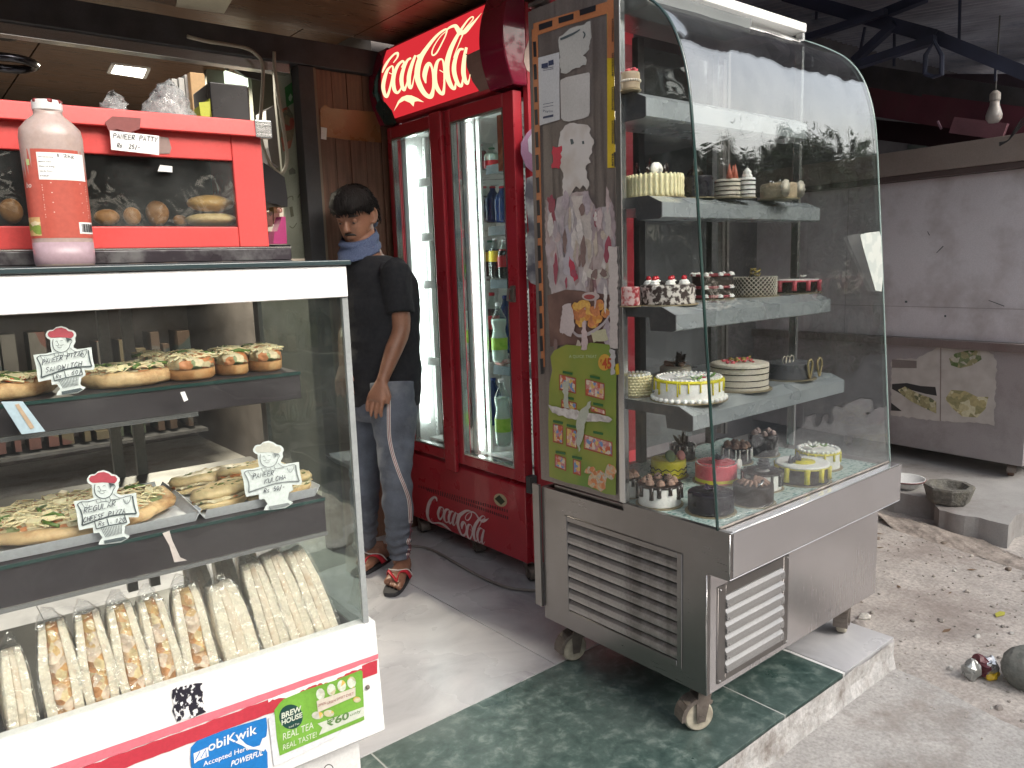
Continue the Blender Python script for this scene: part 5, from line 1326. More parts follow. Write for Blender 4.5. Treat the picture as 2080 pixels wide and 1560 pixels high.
# ------------------------------------------------------------------ SNACK COUNTER
CP = Vector((0.58, 1.116, 0)); CA = R(-3.3)
CU = Vector((math.cos(CA), math.sin(CA), 0)); CV = Vector((-math.sin(CA), math.cos(CA), 0))
CM = Matrix.Translation(CP) @ Matrix.Rotation(CA, 4, 'Z')
def C3(u, v, z): return CM @ Vector((u, v, z))
def pc(x, y, v=0.0): return pP(x, y, CP + CV * v, CA)
ct = thing('snack_counter', 'white glass fronted snack counter with red stripe and shelves of snacks', 'counter', CP, CA)
def cb(mb, u0, u1, v0, v1, z0, z1): return mb.box(u0, u1, v0, v1, z0, z1, CM)
UL = -1.15; VB = .46
cb(MB(), UL, 0, 0, .02, 1.281, 1.3305).build('header_strip', mat('bright_white_laminate', (.9, .9, .9), .3, var=.01), ct, bevel=.002)
cb(MB(), UL, 0, .0205, VB, 1.318, 1.330).build('top_board', mat('pinkish_edge', (.5, .42, .4), .5), ct)
cb(MB(), UL - .01, .006, -.006, VB + .01, 1.3312, 1.3392).build('glass_top', mat('dark_glass_top', (.035, .055, .06), .12, var=.1, spec=.7), ct, bevel=.002)
g = MB(); cb(g, UL, -.001, .006, .011, .705, 1.280); g.build('front_glass', GLASSC, ct)
g = MB(); cb(g, -.007, -.002, .012, VB, .705, 1.280); g.build('side_glass', glass('side_pane', (.72, .8, .78), .06, .85, smudge=.10), ct)
g = MB(); cb(g, -.009, .0005, .0045, .0125, .705, 1.280); g.build('glass_edge', mat('grey_silicone', (.3, .32, .32), .4, var=.2), ct)
g = MB(); cb(g, -.008, .0, VB - .03, VB, .70, 1.317); cb(g, UL, UL + .02, VB - .03, VB, .70, 1.317); g.build('rear_post', STEEL, ct)
for u in (-.30, -.26, -.62, -.9): cb(MB(), u, u + .018, VB - .022, VB - .004, .72, 1.317).build('door_frame', mat('grey_frame', (.28, .27, .26), .4, .3), ct)
# fascia and base
def fas(z): return -.0 - .012 * (0.727 - z) / .2
mb = MB(); mb.prism([CM @ Vector((UL, a, b)) for a, b in ((.0035, .727), (-.0085, .527), (.03, .527), (.03, .727))], CU * (-UL + .012)); mb.build('fascia', WHITE, ct, bevel=.003)
cb(MB(), UL, .0, .0305, VB, .675, .700).build('deck', mat('dark_deck', (.05, .05, .055), .5), ct)
cb(MB(), UL, -.012, .05, VB, .005, .674).build('base_cabinet', WHITE, ct, bevel=.003)
cb(MB(), UL, -.004, .031, .0495, .50, .674).build('base_front', mat('white_base_panel', (.6, .6, .62), .35), ct)
# dark shelves
for nm, zt, zb, ur in (('upper', 1.166, 1.122, -.076), ('lower', .952, .893, -.050)):
    s_ = cb(MB(), UL + .01, ur, .035, VB - .04, zb, zt).build('shelf', mat('dark_brown_shelf', (.032, .026, .03), .45, var=.15, dirt=(.06, .05, .05)), ct, bevel=.002)
    cb(MB(), UL + .01, ur - (.16 if nm == 'upper' else 0), .033, .0348, zb - .006, zb + .0005).build('edge_trim', STEELB, s_)
    cb(MB(), UL + .01, ur, .0325, .0345, zt - .005, zt).build('lip_trim', GEDGE, s_)
# fascia graphics: u, z plane on the front
def fp(x, y, k=0.0): 
    p = pc(x, y, -.004); q = CM.inverted() @ p
    return pP(x, y, CP + CV * (fas(q.z) + .0025 - .0006 - k), CA)
def fst(name, pts, m, k=0.0, parent=ct): return MB().prism([fp(a, b, k) for a, b in pts], -CV * .0004).build(name, m, parent)
rj = random.Random(9)
def strip_pts(x0, x1, f0, f1, jag0, jag1, n=46):
    a = []; b = []
    for i in range(n + 1):
        x = x0 + (x1 - x0) * i / n
        a.append((x, f0(x) + rj.uniform(-jag0, jag0))); b.append((x, f1(x) + rj.uniform(-jag1, jag1)))
    return a + b[::-1]
li = lambda x, xa, ya, xb, yb: ya + (yb - ya) * (x - xa) / (xb - xa)
PINK = mat('pink_film', (.62, .16, .2), .4, var=.06); RST = mat('red_stripe', (.46, .035, .055), .4, var=.06)
stp = fst('upper_stripe', strip_pts(-40, 768, lambda x: li(x, 380, 1463, 768, 1328), lambda x: li(x, 380, 1480, 768, 1338), .3, 1.2), PINK, .0002)
fst('lower_stripe', strip_pts(-40, 766, lambda x: li(x, 380, 1482, 766, 1341) + 3.5 * max(0, math.sin((x - 560) / 60)) * (x > 560), lambda x: li(x, 380, 1512, 766, 1367) - (9 if 575 < x < 730 else 0), 1.4, 1.0), RST, .0004)
fst('peeled_edge', strip_pts(545, 735, lambda x: li(x, 380, 1480, 768, 1339), lambda x: li(x, 380, 1480, 768, 1339) + 8 + 3 * math.sin(x / 13), .5, 2), WHITE, .0009)
# remains of a torn black label (its code is not drawn)
tb_ = [(350, 1402), (358, 1396), (372, 1394), (384, 1391), (397, 1388), (411, 1387), (409, 1398), (413, 1408), (410, 1420), (416, 1432), (412, 1440), (419, 1446), (404, 1452), (392, 1458), (374, 1460), (360, 1466), (357, 1458), (350, 1444), (354, 1430), (349, 1418)]
fst('torn_black_label', tb_, speck('torn_black_print', (.012, .01, .02), (.74, .74, .74), 150, .55, .5, sharp=.02, stretch=(1, 1, .6), bump=0), .0008)
BLU = mat('wallet_blue', (.01, .16, .46), .35, var=.1)
wq = [(388, 1518), (400, 1505), (455, 1483), (541, 1457), (543, 1478), (541, 1495), (535, 1500), (530, 1510), (538, 1520), (543, 1528), (544, 1560), (430, 1600), (392, 1610), (390, 1570), (387, 1540)]
wl = fst('wallet_sticker', wq, BLU, .0010)
mb = MB(); f0 = lambda u, v, k=.0018: fp(u, v + (-.372) * (u - 400), k)       # text runs up to the right
letters(mb, 'obiKwik', lambda u, v: f0(u, v), 423, 1535, 522, -19, bold=.012)
letters(mb, 'Accepted Here', lambda u, v: f0(u, v), 413, 1562, 506, -10, bold=.006)
letters(mb, 'POWERFUL', lambda u, v: f0(u, v), 469, 1583, 534, -11, shear=.25, bold=.02)
mb.build('lettering', PAPER, wl)
mb = MB(); mb.prism([f0(*q) for q in ((393, 1528), (422, 1526), (424, 1545), (402, 1546), (395, 1549))], -CV * .0002); mb.build('logo_block', PAPER, wl)
mb = MB(); ribbon(mb, [(397, 1543, 2), (406, 1529, 3.2), (408, 1543, 3), (418, 1529, 3), (419, 1544, 2.4)], lambda u, v: f0(u, v, .0026), spline=False); mb.build('logo_mark', BLU, wl)
mb = MB(); mb.prism([fp(a, b, .0022) for a, b in ((478, 1508), (488, 1500), (500, 1512), (515, 1518), (528, 1514), (533, 1500), (541, 1497), (542, 1512), (536, 1526), (520, 1522), (505, 1522), (492, 1514))], -CV * .0002); mb.build('torn_scrap', PAPER, wl)
fst('plastic_holder', [(545, 1460), (556, 1450), (690, 1400), (694, 1484), (688, 1494), (570, 1552), (556, 1556), (552, 1520)], mat('clear_holder', (.62, .63, .66), .2), .0010)
gq = [(557, 1443), (568, 1428), (576, 1420), (620, 1402), (680, 1382), (733, 1361), (736, 1364), (740, 1462), (568, 1535), (562, 1500)]
gs = fst('tea_sticker', gq, mat('tea_green', (.16, .36, .045), .4, var=.12, scale=25), .0016)
def disc2(mb, cx_, cy_, rx, ry, k, n=16, rot=0):
    q = []
    for i in range(n):
        t = 2 * PI * i / n; a, b = rx * math.cos(t), ry * math.sin(t)
        q.append(fp(cx_ + a * math.cos(rot) - b * math.sin(rot), cy_ + a * math.sin(rot) + b * math.cos(rot), k))
    mb.prism(q, -CV * .0002)
mb = MB(); disc2(mb, 591, 1456, 24, 25, .0022, 24); mb.build('round_logo', mat('dark_green_logo', (.01, .055, .045), .4), gs)
g0 = lambda u, v, k=.0028: fp(u, v - .40 * (u - 570), k)
mb = MB()
letters(mb, 'BREW', g0, 572, 1461, 612, -11, bold=.03); letters(mb, 'HOUSE', g0, 572, 1474, 614, -10, bold=.03); letters(mb, 'Iced Tea', g0, 587, 1486, 608, -4)
letters(mb, 'REAL TEA', g0, 575, 1506, 637, -14); letters(mb, 'REAL TASTE!', g0, 575, 1526, 643, -11)
mb.build('lettering', mat('cream_letters', (.62, .66, .55), .5), gs)
mb = MB(); mb.prism([fp(a, b, .0022) for a, b in ((645, 1470), (740, 1435), (740, 1454), (660, 1488), (648, 1493), (655, 1478))], -CV * .0002); mb.build('price_ribbon', mat('pale_ribbon', (.55, .58, .5), .4), gs)
mb = MB(); g1 = lambda u, v, k=.003: fp(u, v - .40 * (u - 664), k); letters(mb, '₹60', g1, 664, 1477, 709, -14, bold=.03); letters(mb, 'only', g1, 711, 1474, 733, -6); mb.build('price_lettering', mat('green_letters', (.1, .2, .06), .5), gs)
mb = MB()
for k, (a, b) in enumerate(((651, 1410), (673, 1401), (694, 1393), (714, 1386))): disc2(mb, a, b, 9, 12, .0022 + k * .0001, 10)
disc2(mb, 645, 1453, 12, 8, .0027, 10); disc2(mb, 668, 1449, 11, 7, .0028, 10); disc2(mb, 725, 1421, 8, 6, .0029, 10)
mb.build('glasses_picture', multi('glass_print', [(.5, .45, .3), (.6, .4, .1), (.55, .6, .5), (.5, .5, .42)], 60, .5, .05), gs)
mb = MB(); mb.prism([fp(a, b, .0032) for a, b in ((643, 1424), (722, 1396), (722, 1414), (646, 1447))], -CV * .0002); mb.build('label_picture', mat('label_print', (.55, .5, .42), .5), gs)
mb = MB(); g2 = lambda u, v: fp(u, v - .37 * (u - 646), .0038)
letters(mb, 'LEMON', g2, 646, 1436, 662, -5); letters(mb, 'GREEN', g2, 664, 1438, 682, -5); letters(mb, 'SWEET', g2, 684, 1437, 701, -5); letters(mb, 'DIET', g2, 703, 1437, 719, -5); mb.build('small_lettering', mat('brown_letters', (.25, .06, .05), .5), gs)
MB().ball(fp(747, 1396, .002), .004, 10, 6).build('screw', CASTER, ct, smooth=True)
mb = MB(); rr_ = []
for i in range(14):
    t = 2 * PI * i / 14; rr_.append(pc(668 + 9 * math.cos(t), 1562 + 9 * math.sin(t), .0300))
mb.tube(rr_, .0008, 5, closed=True); mb.build('printed_ring', BLACK, ct)
# blue scrap and taped scraps on the glass
def gst(nm, pts, m, k=.0): return MB().prism([pc(a, b, .0052 - k) for a, b in pts], -CV * .0005).build(nm, m, ct)
gst('taped_strip', [(2, 816), (46, 815), (92, 876), (44, 882)], mat('pale_blue_tape', (.36, .47, .52), .4)); gst('taped_print', [(30, 822), (38, 820), (70, 868), (62, 872)], mat('tape_print', (.4, .3, .2), .5), .001)
gst('paper_scrap', [(366, 797), (375, 795), (382, 812), (374, 816)], PAPER)
gst('tape_scrap', [(330, 1083), (344, 1078), (350, 1098), (366, 1132), (380, 1138), (354, 1142), (344, 1108)], mat('clear_tape', (.5, .46, .42), .3))
# ------------------------------------------------------------------ food in the counter
ZS1, ZS2, ZDK = 1.1665, .9525, .7005
BREAD = mat('soft_bread', (.74, .66, .53), .75, var=.10, scale=40, bump=.5, bscale=120, sss=.15)
CRUST = mat('golden_crust', (.46, .22, .08), .55, var=.4, scale=22, bump=.25, dirt=(.62, .42, .2), dscale=30, damt=.8, sss=.1)
CRUSTP = mat('pale_crust', (.60, .42, .22), .6, var=.3, scale=14, bump=.35, dirt=(.32, .12, .03), dscale=22, damt=.8, sss=.1)
TOPP = multi('pizza_topping', [(.55, .46, .28), (.5, .18, .06), (.62, .55, .36), (.2, .24, .1), (.58, .5, .32), (.5, .2, .08), (.65, .58, .4)], 70, .5, .9)
CHEESE = mat('grated_cheese', (.68, .60, .38), .55, var=.08, sss=.2)
GRN = mat('capsicum', (.09, .16, .03), .4, var=.3, scale=30)
TOM = mat('tomato_sauce', (.45, .09, .03), .35, var=.3, scale=30)
def shreds(mb, n, fn, L=.03, r=.0011, seed=1, flat=.4):
    q = random.Random(seed)
    for _ in range(n):
        c, nrm = fn(q); a = q.uniform(0, 2 * PI); d = Vector((math.cos(a), math.sin(a), q.uniform(-.2, .2)))
        l = L * q.uniform(.5, 1.2); e = Vector((-d.y, d.x, 0)) * l * q.uniform(-.3, .3)
        mb.tube([c - d * l / 2 + nrm * r, c + e + nrm * (r + q.uniform(0, .004)), c + d * l / 2 + nrm * r], r * q.uniform(.7, 1.3), 4)
def flatbread(name, label, cat, c, rx, ry, h, rot=0, group=None, seed=1, sh=150, crust=CRUSTP, top=TOPP):
    t = thing(name, label, cat, c, 0, group)
    M = Matrix.Translation(c) @ Matrix.Rotation(rot, 4, 'Z')
    def fn(r, z, a): return r * (1 + .08 * noise.noise(Vector((math.cos(a) * 2, math.sin(a) * 2, seed))))
    mb = MB(); rings = []
    for (r, z) in ((.90, 0), (1.0, h * .25), (1.02, h * .6), (.98, h * .95), (.9, h * 1.05), (.86, h * .85)):
        rings.append([M @ Vector((rx * fn(r, 0, 2 * PI * j / 40) * math.cos(2 * PI * j / 40), ry * fn(r, 0, 2 * PI * j / 40) * math.sin(2 * PI * j / 40), z + .005 * (z > 0) * noise.noise(Vector((j * .7, r * 3, seed))))) for j in range(40)])
    mb.rings(rings, True); mb.build('base', crust, t, smooth=True)
    mb = MB(); nr = 10; vs_ = [M @ Vector((0, 0, h * .98))]
    for i in range(1, nr + 1):
        for j in range(40):
            a = 2 * PI * j / 40; r = .9 * i / nr; p = M @ Vector((rx * fn(r, 0, a) * math.cos(a), ry * fn(r, 0, a) * math.sin(a), 0)); p.z += h * (.98 if i < nr else .8) + .006 * abs(noise.noise(p * 55)); vs_.append(p)
    fs = [(0, 1 + j, 1 + (j + 1) % 40) for j in range(40)] + [(1 + (i - 1) * 40 + j, 1 + i * 40 + j, 1 + i * 40 + (j + 1) % 40, 1 + (i - 1) * 40 + (j + 1) % 40) for i in range(1, nr) for j in range(40)]
    mb.add(vs_, fs); mb.build('topping', top, t, smooth=True)
    def sp(q):
        a, r = q.uniform(0, 2 * PI), math.sqrt(q.random()) * .85
        return M @ Vector((rx * r * math.cos(a), ry * r * math.sin(a), h * 1.05 + .003)), Vector((0, 0, 1))
    mb = MB(); shreds(mb, sh, sp, .03, .0012, seed); o = mb.build('cheese_shreds', CHEESE, t); o['kind'] = 'stuff'
    q = random.Random(seed + 3); mb = MB(); mt = MB(); mp_ = MB()
    for _ in range(9):
        c2, _n = sp(q); a = q.uniform(0, 6); d = Vector((math.cos(a), math.sin(a), .1)); e = Vector((-d.y, d.x, 0))
        mb.tube([c2 - d * .018 + UPZ * .001, c2 + e * .008 + UPZ * .005, c2 + d * .018 + UPZ * .001], .0028, 6)
        c2, _n = sp(q); mt.ball(c2, .007, 8, 5, (1, 1, .5))
        c2, _n = sp(q); mp_.box(-.009, .009, -.006, .006, -.002, .006, Matrix.Translation(c2) @ Matrix.Rotation(a, 4, 'Z') @ Matrix.Rotation(.3, 4, 'X'))
    mb.build('capsicum_strips', GRN, t, smooth=True); mt.build('tomato_pieces', TOM, t, smooth=True); mp_.build('paneer_cubes', CHEESE, t, bevel=.001)
    return t
def ctr(xl, xr, yb, z, k=1.0):
    """centre and radius of something round standing on height z whose near edge is seen at yb"""
    p = pz((xl + xr) / 2, yb, z); dep = (p - CAM).dot(FW); r = (xr - xl) / 2 * dep / FPX * k
    d = (p - CAM); d.z = 0; d.normalize(); return p + d * r, r, dep
c, r, _ = ctr(42, 352, 1122, ZS2 + .012); r = .105; c = C3(-.395, .150, ZS2 + .010)
flatbread('cheese_pizza', 'large regular cheese pizza on white paper tray behind its red capped price card', 'pizza', c, .135, .105, .018, CA, seed=3, sh=260)
for (nm, lb, uu, vv, rx, ry, ss) in (('pizza_sandwich', 'flat pizza sandwich at the left end of the upper shelf', -.49, .105, .085, .055, 5), ('pizza_sandwich', 'flat pizza sandwich beside the paneer pizza sandwich card', -.315, .105, .068, .055, 6)):
    t = flatbread(nm, lb, 'sandwich', C3(uu, vv, ZS1 + .001), rx, ry, .020, CA, 'flat pizza sandwiches on the upper shelf', ss, 110)
def bun(xl, xr, yt, yb, label, vv=.10, seed=1):
    a = pc(xl, yb, vv - .03); b = pc(xr, yb, vv - .03); c = (a + b) / 2; c.z = ZS1 + .0005; c = c + CV * .04; w = (b - a).length / 2; h = .030
    t = thing('cheese_bun', label, 'bun', c, CA, 'cheese topped buns on the upper shelf')
    M = Matrix.Translation(c) @ Matrix.Rotation(CA, 4, 'Z')
    rings = []
    for (r, z) in ((.9, 0), (.99, .12), (1.0, .5), (.97, .8), (.85, 1.0), (.6, 1.12), (.3, 1.18), (.05, 1.2)):
        rings.append([M @ Vector((w * r * math.copysign(abs(math.cos(2 * PI * j / 28)) ** .75, math.cos(2 * PI * j / 28)), .055 * r * math.copysign(abs(math.sin(2 * PI * j / 28)) ** .75, math.sin(2 * PI * j / 28)), h * z)) for j in range(28)])
    MB().rings(rings, True).build('bread', [CRUST], t, smooth=True)
    rings = [[p + Vector((0, 0, .0022)) + (p - c).normalized() * (.0015 + .0022 * noise.noise(p * 70)) for p in rg] for rg in rings[2:]]
    MB().rings(rings, True).build('topping', TOPP, t, smooth=True)
    def sp(q):
        x, y = q.uniform(-.85, .85), q.uniform(-.85, .85); r = max(abs(x), abs(y)); return M @ Vector((w * x, .055 * y, h * (1.22 - .35 * r ** 3))), UPZ
    mb = MB(); shreds(mb, 75, sp, .026, .0013, seed); o = mb.build('cheese_shreds', CHEESE, t); o['kind'] = 'stuff'
    mb = MB(); q = random.Random(seed)
    for _ in range(2):
        c2, _n = sp(q); mb.tube([c2 - CU * .018, c2 + UPZ * .004 - CV * .006, c2 + CU * .018], .003, 6)
    mb.build('capsicum_strips', GRN, t, smooth=True)
bun(345, 446, 714, 770, 'cheese topped bun nearest the left of the bun row', .095, 11); bun(448, 512, 714, 764, 'middle cheese topped bun between two larger buns', .10, 12); bun(514, 580, 708, 757, 'cheese topped bun at the right end of the upper shelf with pink topping', .105, 13)
bun(306, 346, 722, 762, 'small golden bun end half hidden left of the bun row', .14, 14)
# paper trays and kulchas
TRAY = mat('white_paper_tray', (.62, .64, .68), .55, var=.04)
def tray(pts, label):
    a = [Vector((p.x, p.y, ZS2 + .0008)) for p in pts]; c = sum(a, Vector()) / len(a); t = thing('paper_tray', label, 'tray', c, 0, 'white paper trays on the lower shelf')
    MB().prism(a, (0, 0, .0012)).build('tray_base', TRAY, t)
    mb = MB()
    for i in range(len(a)):
        p, q = a[i], a[(i + 1) % len(a)]; o = ((p + q) / 2 - c); o.z = 0; o.normalize(); u_ = Vector((0, 0, .017)) + o * .010
        vs_ = [p + UPZ * .001, q + UPZ * .001, q + u_, p + u_]; vs2 = [v + o * .0009 for v in vs_]; mb.hexa([vs_[0], vs_[1], vs2[1], vs2[0], vs_[3], vs_[2], vs2[2], vs2[3]])
    mb.build('tray_rim', TRAY, t)
tray([C3(-.545, .048, 0), C3(-.252, .048, 0), C3(-.262, .262, 0), C3(-.545, .262, 0)], 'white paper tray under the cheese pizza')
tray([C3(-.237, .048, 0), C3(-.062, .048, 0), C3(-.07, .25, 0), C3(-.237, .25, 0)], 'white paper tray under the filled kulchas')
KUL = mat('kulcha_bread', (.62, .48, .26), .5, var=.25, scale=16, bump=.4, bscale=60, dirt=(.3, .15, .04), dscale=16, damt=.7, sss=.15)
def kulcha(u, v, z, rx, ry, h, rot, label, seed):
    c = C3(u, v, z); t = thing('kulcha', label, 'flatbread', c, 0, 'filled kulchas on the white tray')
    M = Matrix.Translation(c) @ Matrix.Rotation(CA + rot, 4, 'Z') @ Matrix.Rotation(R(-9), 4, 'X')
    def shp(k, zz): return [M @ Vector((rx * k * math.cos(2 * PI * j / 32) * (1 + .05 * noise.noise(Vector((j * .5, seed, k)))), ry * k * math.sin(2 * PI * j / 32), zz + .007 * noise.noise(Vector((j * .4, k * 4, seed))))) for j in range(32)]
    MB().rings([shp(.5, 0), shp(.9, .002), shp(1.0, h * .18), shp(.97, h * .34), shp(.8, h * .38)], True).build('lower_half', KUL, t, smooth=True)
    MB().rings([shp(.8, h * .52), shp(1.0, h * .58), shp(1.02, h * .74), shp(.93, h * .93), shp(.6, h * 1.06), shp(.2, h * 1.1)], True).build('upper_half', KUL, t, smooth=True)
    MB().rings([shp(.9, h * .36), shp(1.02, h * .45), shp(.93, h * .56)], True).build('filling', TOPP, t, smooth=True)
    q = random.Random(seed); mb = MB()
    for _ in range(34):
        a, r = q.uniform(0, 2 * PI), math.sqrt(q.random()) * .8
        p = M @ Vector((rx * r * math.cos(a), ry * r * math.sin(a), h * (1.1 - .2 * r * r))); s = q.uniform(.002, .006)
        mb.ball(p, s, 6, 4, (1, q.uniform(.5, 1), .25))
    o = mb.build('herb_flakes', mat('chopped_herbs', (.09, .12, .02), .6, var=.3, scale=50), t); o['kind'] = 'stuff'
kulcha(-.185, .205, ZS2 + .003, .068, .040, .032, .1, 'filled kulcha at the back of the tray with green herbs on top', 1)
kulcha(-.196, .095, ZS2 + .003, .050, .038, .034, .35, 'thick filled kulcha at the front left of the tray', 2)
kulcha(-.130, .150, ZS2 + .020, .056, .036, .028, -.2, 'filled kulcha in the middle lying across the others', 3)
kulcha(-.105, .085, ZS2 + .003, .060, .034, .030, .25, 'filled kulcha at the front right behind the paneer kulcha card', 4)
# wrapped sandwiches on the deck
FILL = multi('tikka_filling', [(.56, .30, .11), (.6, .38, .15), (.58, .38, .22), (.64, .5, .28), (.48, .22, .08), (.64, .5, .38)], 70, .45, .8)
FILL2 = speck('pale_filling', (.70, .60, .47), (.60, .44, .30), 60, .6, .6, sharp=.15)
def sandwich(u, label, h, th, tilt, fill, group, v0=.045, seed=1, peak=.026, run=.052, frac=.34):
    c = C3(u, v0, ZDK); t = thing('sandwich', label, 'sandwich', c, CA, group)
    M = Matrix.Translation(c) @ Matrix.Rotation(CA, 4, 'Z') @ Matrix.Rotation(tilt, 4, 'Y') @ Matrix.Rotation(R(random.Random(seed).uniform(-6, 6)), 4, 'Z')
    def tri(k=1.0, dz=0): # in the v, z plane
        return [(0, .003), (.008, .0), (run * 1.9, .0), (run * 1.95, .008), (run * 1.25, h * .93), (run * 1.05, h * .99), (run * .85, h), (run * .62, h * .95), (run * .30, h * .66)]
    def tap(x, z): return x * (1 - .34 * max(0, z / h) ** 2.6 - .10 * max(0, 1 - z / h * 2.5) ** 2) * (1 + (.05 if seed < 15 else 0) * math.sin(z * 60 + seed))
    def slab(u0, u1, m, nm, bulge_=0, gr=0):
        mb = MB(); rings = []
        N_ = 8
        P = tri(); 
        # resample the cut face so it can bulge
        loop = []
        for i in range(len(P)):
            a, b = P[i], P[(i + 1) % len(P)]; kk = 14 if i == len(P) - 1 else (6 if math.hypot(a[0] - b[0], a[1] - b[1]) > .03 else 1)
            for j in range(kk): loop.append((a[0] + (b[0] - a[0]) * j / kk, a[1] + (b[1] - a[1]) * j / kk))
        for i in range(N_ + 1):
            x = u0 + (u1 - u0) * i / N_; rg = []
            e = 1 - (2 * i / N_ - 1) ** 4
            for (a, b) in loop:
                nz = noise.noise(Vector((x * 60 + seed, a * 60, b * 60)))
                rg.append(M @ Vector((tap(x, b), a - gr * e - .0022 * nz * (1 + 3 * gr / .004), b)))
            rings.append(rg)
        mb.rings(rings, True); return mb.build(nm, m, t, smooth=True)
    w1 = th * (1 - frac) / 2
    slab(-th / 2, -th / 2 + w1, BREAD, 'bread_slice'); slab(th / 2 - w1, th / 2, BREAD, 'bread_slice'); slab(-th / 2 + w1 + .0004, th / 2 - w1 - .0004, fill, 'filling', gr=.004 if fill is FILL else .0015)
    # clear film with a twisted peak
    mb = MB(); P = [(-.004, .0), (run * 2.0, .0), (run * 1.2, h + .003), (run * .45, h + .001)]; rings = []
    for i in range(7):
        f = i / 6; e = 1 - (2 * f - 1) ** 6; x = (-.5 + f) * (th + .007); rg = []
        for k in range(4):
            a, b = P[k]; a2, b2 = P[(k + 1) % 4]
            for j in range(6):
                s = j / 6; y = a + (a2 - a) * s; z = b + (b2 - b) * s
                nz = noise.noise(Vector((x * 90, y * 50, z * 50 + seed))); y2 = y * (.93 + .07 * e) + (.004 * nz - .002) * (1 if k == 3 else .4)
                rg.append(M @ Vector((tap(x, z), y2, max(.001, z * (.96 + .04 * e)))))
        rings.append(rg)
    mb.rings(rings, True)
    pk = (run * .9, h + .001)
    q = random.Random(seed); base = [M @ Vector((-th * .42, pk[0] - .012, pk[1] - .006)), M @ Vector((th * .42, pk[0] - .012, pk[1] - .006)), M @ Vector((th * .38, pk[0] + .016, pk[1] - .004)), M @ Vector((-th * .38, pk[0] + .016, pk[1] - .004))]
    tp_ = [M @ Vector((q.uniform(-.004, .004) - .006, pk[0] - .002, pk[1] + peak)), M @ Vector((.006, pk[0] - .004, pk[1] + peak * q.uniform(.6, 1))), M @ Vector((.004, pk[0] + .008, pk[1] + peak * .5)), M @ Vector((-.008, pk[0] + .008, pk[1] + peak * .6))]
    mb.hexa(base + tp_)
    mb.build('film_wrap', FILM, t, smooth=False)
    return t
GRPA = 'wrapped filled sandwiches in the counter'
xs_ = [(-.556, 'wrapped sandwich at the far left edge of the bottom row', .105, .036, -.02, FILL2), (-.500, 'narrow brown wrapped sandwich second from the left edge', .112, .034, .01, FILL2), (-.448, 'wrapped orange filled sandwich with a tall crumpled film peak third from the left', .136, .050, -.04, FILL),
       (-.401, 'wrapped orange filled sandwich in the middle of the left bottom row', .136, .047, -.05, FILL), (-.354, 'wrapped orange filled sandwich with bluish film peak right of the middle', .137, .047, -.06, FILL), (-.309, 'wrapped orange filled sandwich next to the last of the left row', .134, .045, -.07, FILL), (-.262, 'wrapped sandwich with yellow filling at the right end of the left row', .138, .050, -.07, FILL)]
for i, (u, lb, h, th, tl, fl) in enumerate(xs_): sandwich(u, lb, h, th * 1.0, tl, fl, GRPA, seed=i + 1, frac=.46 if fl is FILL else .3)
GRPB = 'white wrapped sandwiches on the right of the counter'
ys_ = [(-.196, 'white wrapped sandwich first of the right hand group', .128, .056, -.12), (-.141, 'white wrapped sandwich second of the right hand group', .150, .044, -.17), (-.096, 'white wrapped sandwich third of the right hand group', .162, .043, -.19), (-.052, 'speckled wrapped sandwich beside the right glass pane', .160, .042, -.22)]
for i, (u, lb, h, th, tl) in enumerate(ys_): sandwich(u, lb, h, th, tl, FILL2, GRPB, seed=20 + i, peak=.016, frac=.3, v0=.05)
for i in range(3): sandwich(-.205 + i * .042, ['toasted sandwich behind the white ones furthest left', 'toasted sandwich behind the white ones in the middle', 'toasted sandwich behind the white ones furthest right'][i], .150, .036, -.12, FILL2, 'sandwiches behind the white row', v0=.19, seed=30 + i, peak=.008)
cb(MB(), -.245, -.045, .048, .30, ZDK, ZDK + .002)
o = MB().prism([C3(-.235, .035, ZDK + .0005), C3(-.03, .035, ZDK + .0005), C3(-.03, .33, ZDK + .0005), C3(-.235, .33, ZDK + .0005)], (0, 0, .0012)).build('paper_sheet', TRAY, None, origin=C3(-.13, .15, ZDK)); tag(o, 'white paper sheet under the right hand sandwiches', 'paper')
# price cards: one outline measured once, placed three times
CO = [(170, 680), (290, 662), (410, 655), (520, 620), (500, 520), (490, 390), (440, 365), (408, 330), (405, 290), (440, 225), (490, 205), (540, 205), (600, 155), (700, 130), (790, 160), (850, 200), (930, 220), (975, 265), (983, 310), (960, 360), (970, 430), (930, 500), (930, 540), (1000, 570), (1130, 555), (1270, 530), (1278, 640), (1300, 780), (1330, 900), (1310, 960), (1140, 960), (1160, 1060), (1080, 1110), (1060, 1230), (1085, 1260), (1160, 1290), (1110, 1340), (1010, 1400), (700, 1440), (610, 1440), (630, 1380), (680, 1320), (620, 1230), (520, 1240), (510, 1140), (390, 1160), (270, 1190), (250, 1100), (225, 900), (200, 800)]
HATC = [(440, 280), (470, 235), (540, 222), (600, 175), (700, 160), (790, 190), (830, 230), (900, 235), (935, 280), (930, 320), (890, 362), (780, 352), (680, 345), (570, 352), (500, 352), (455, 325)]
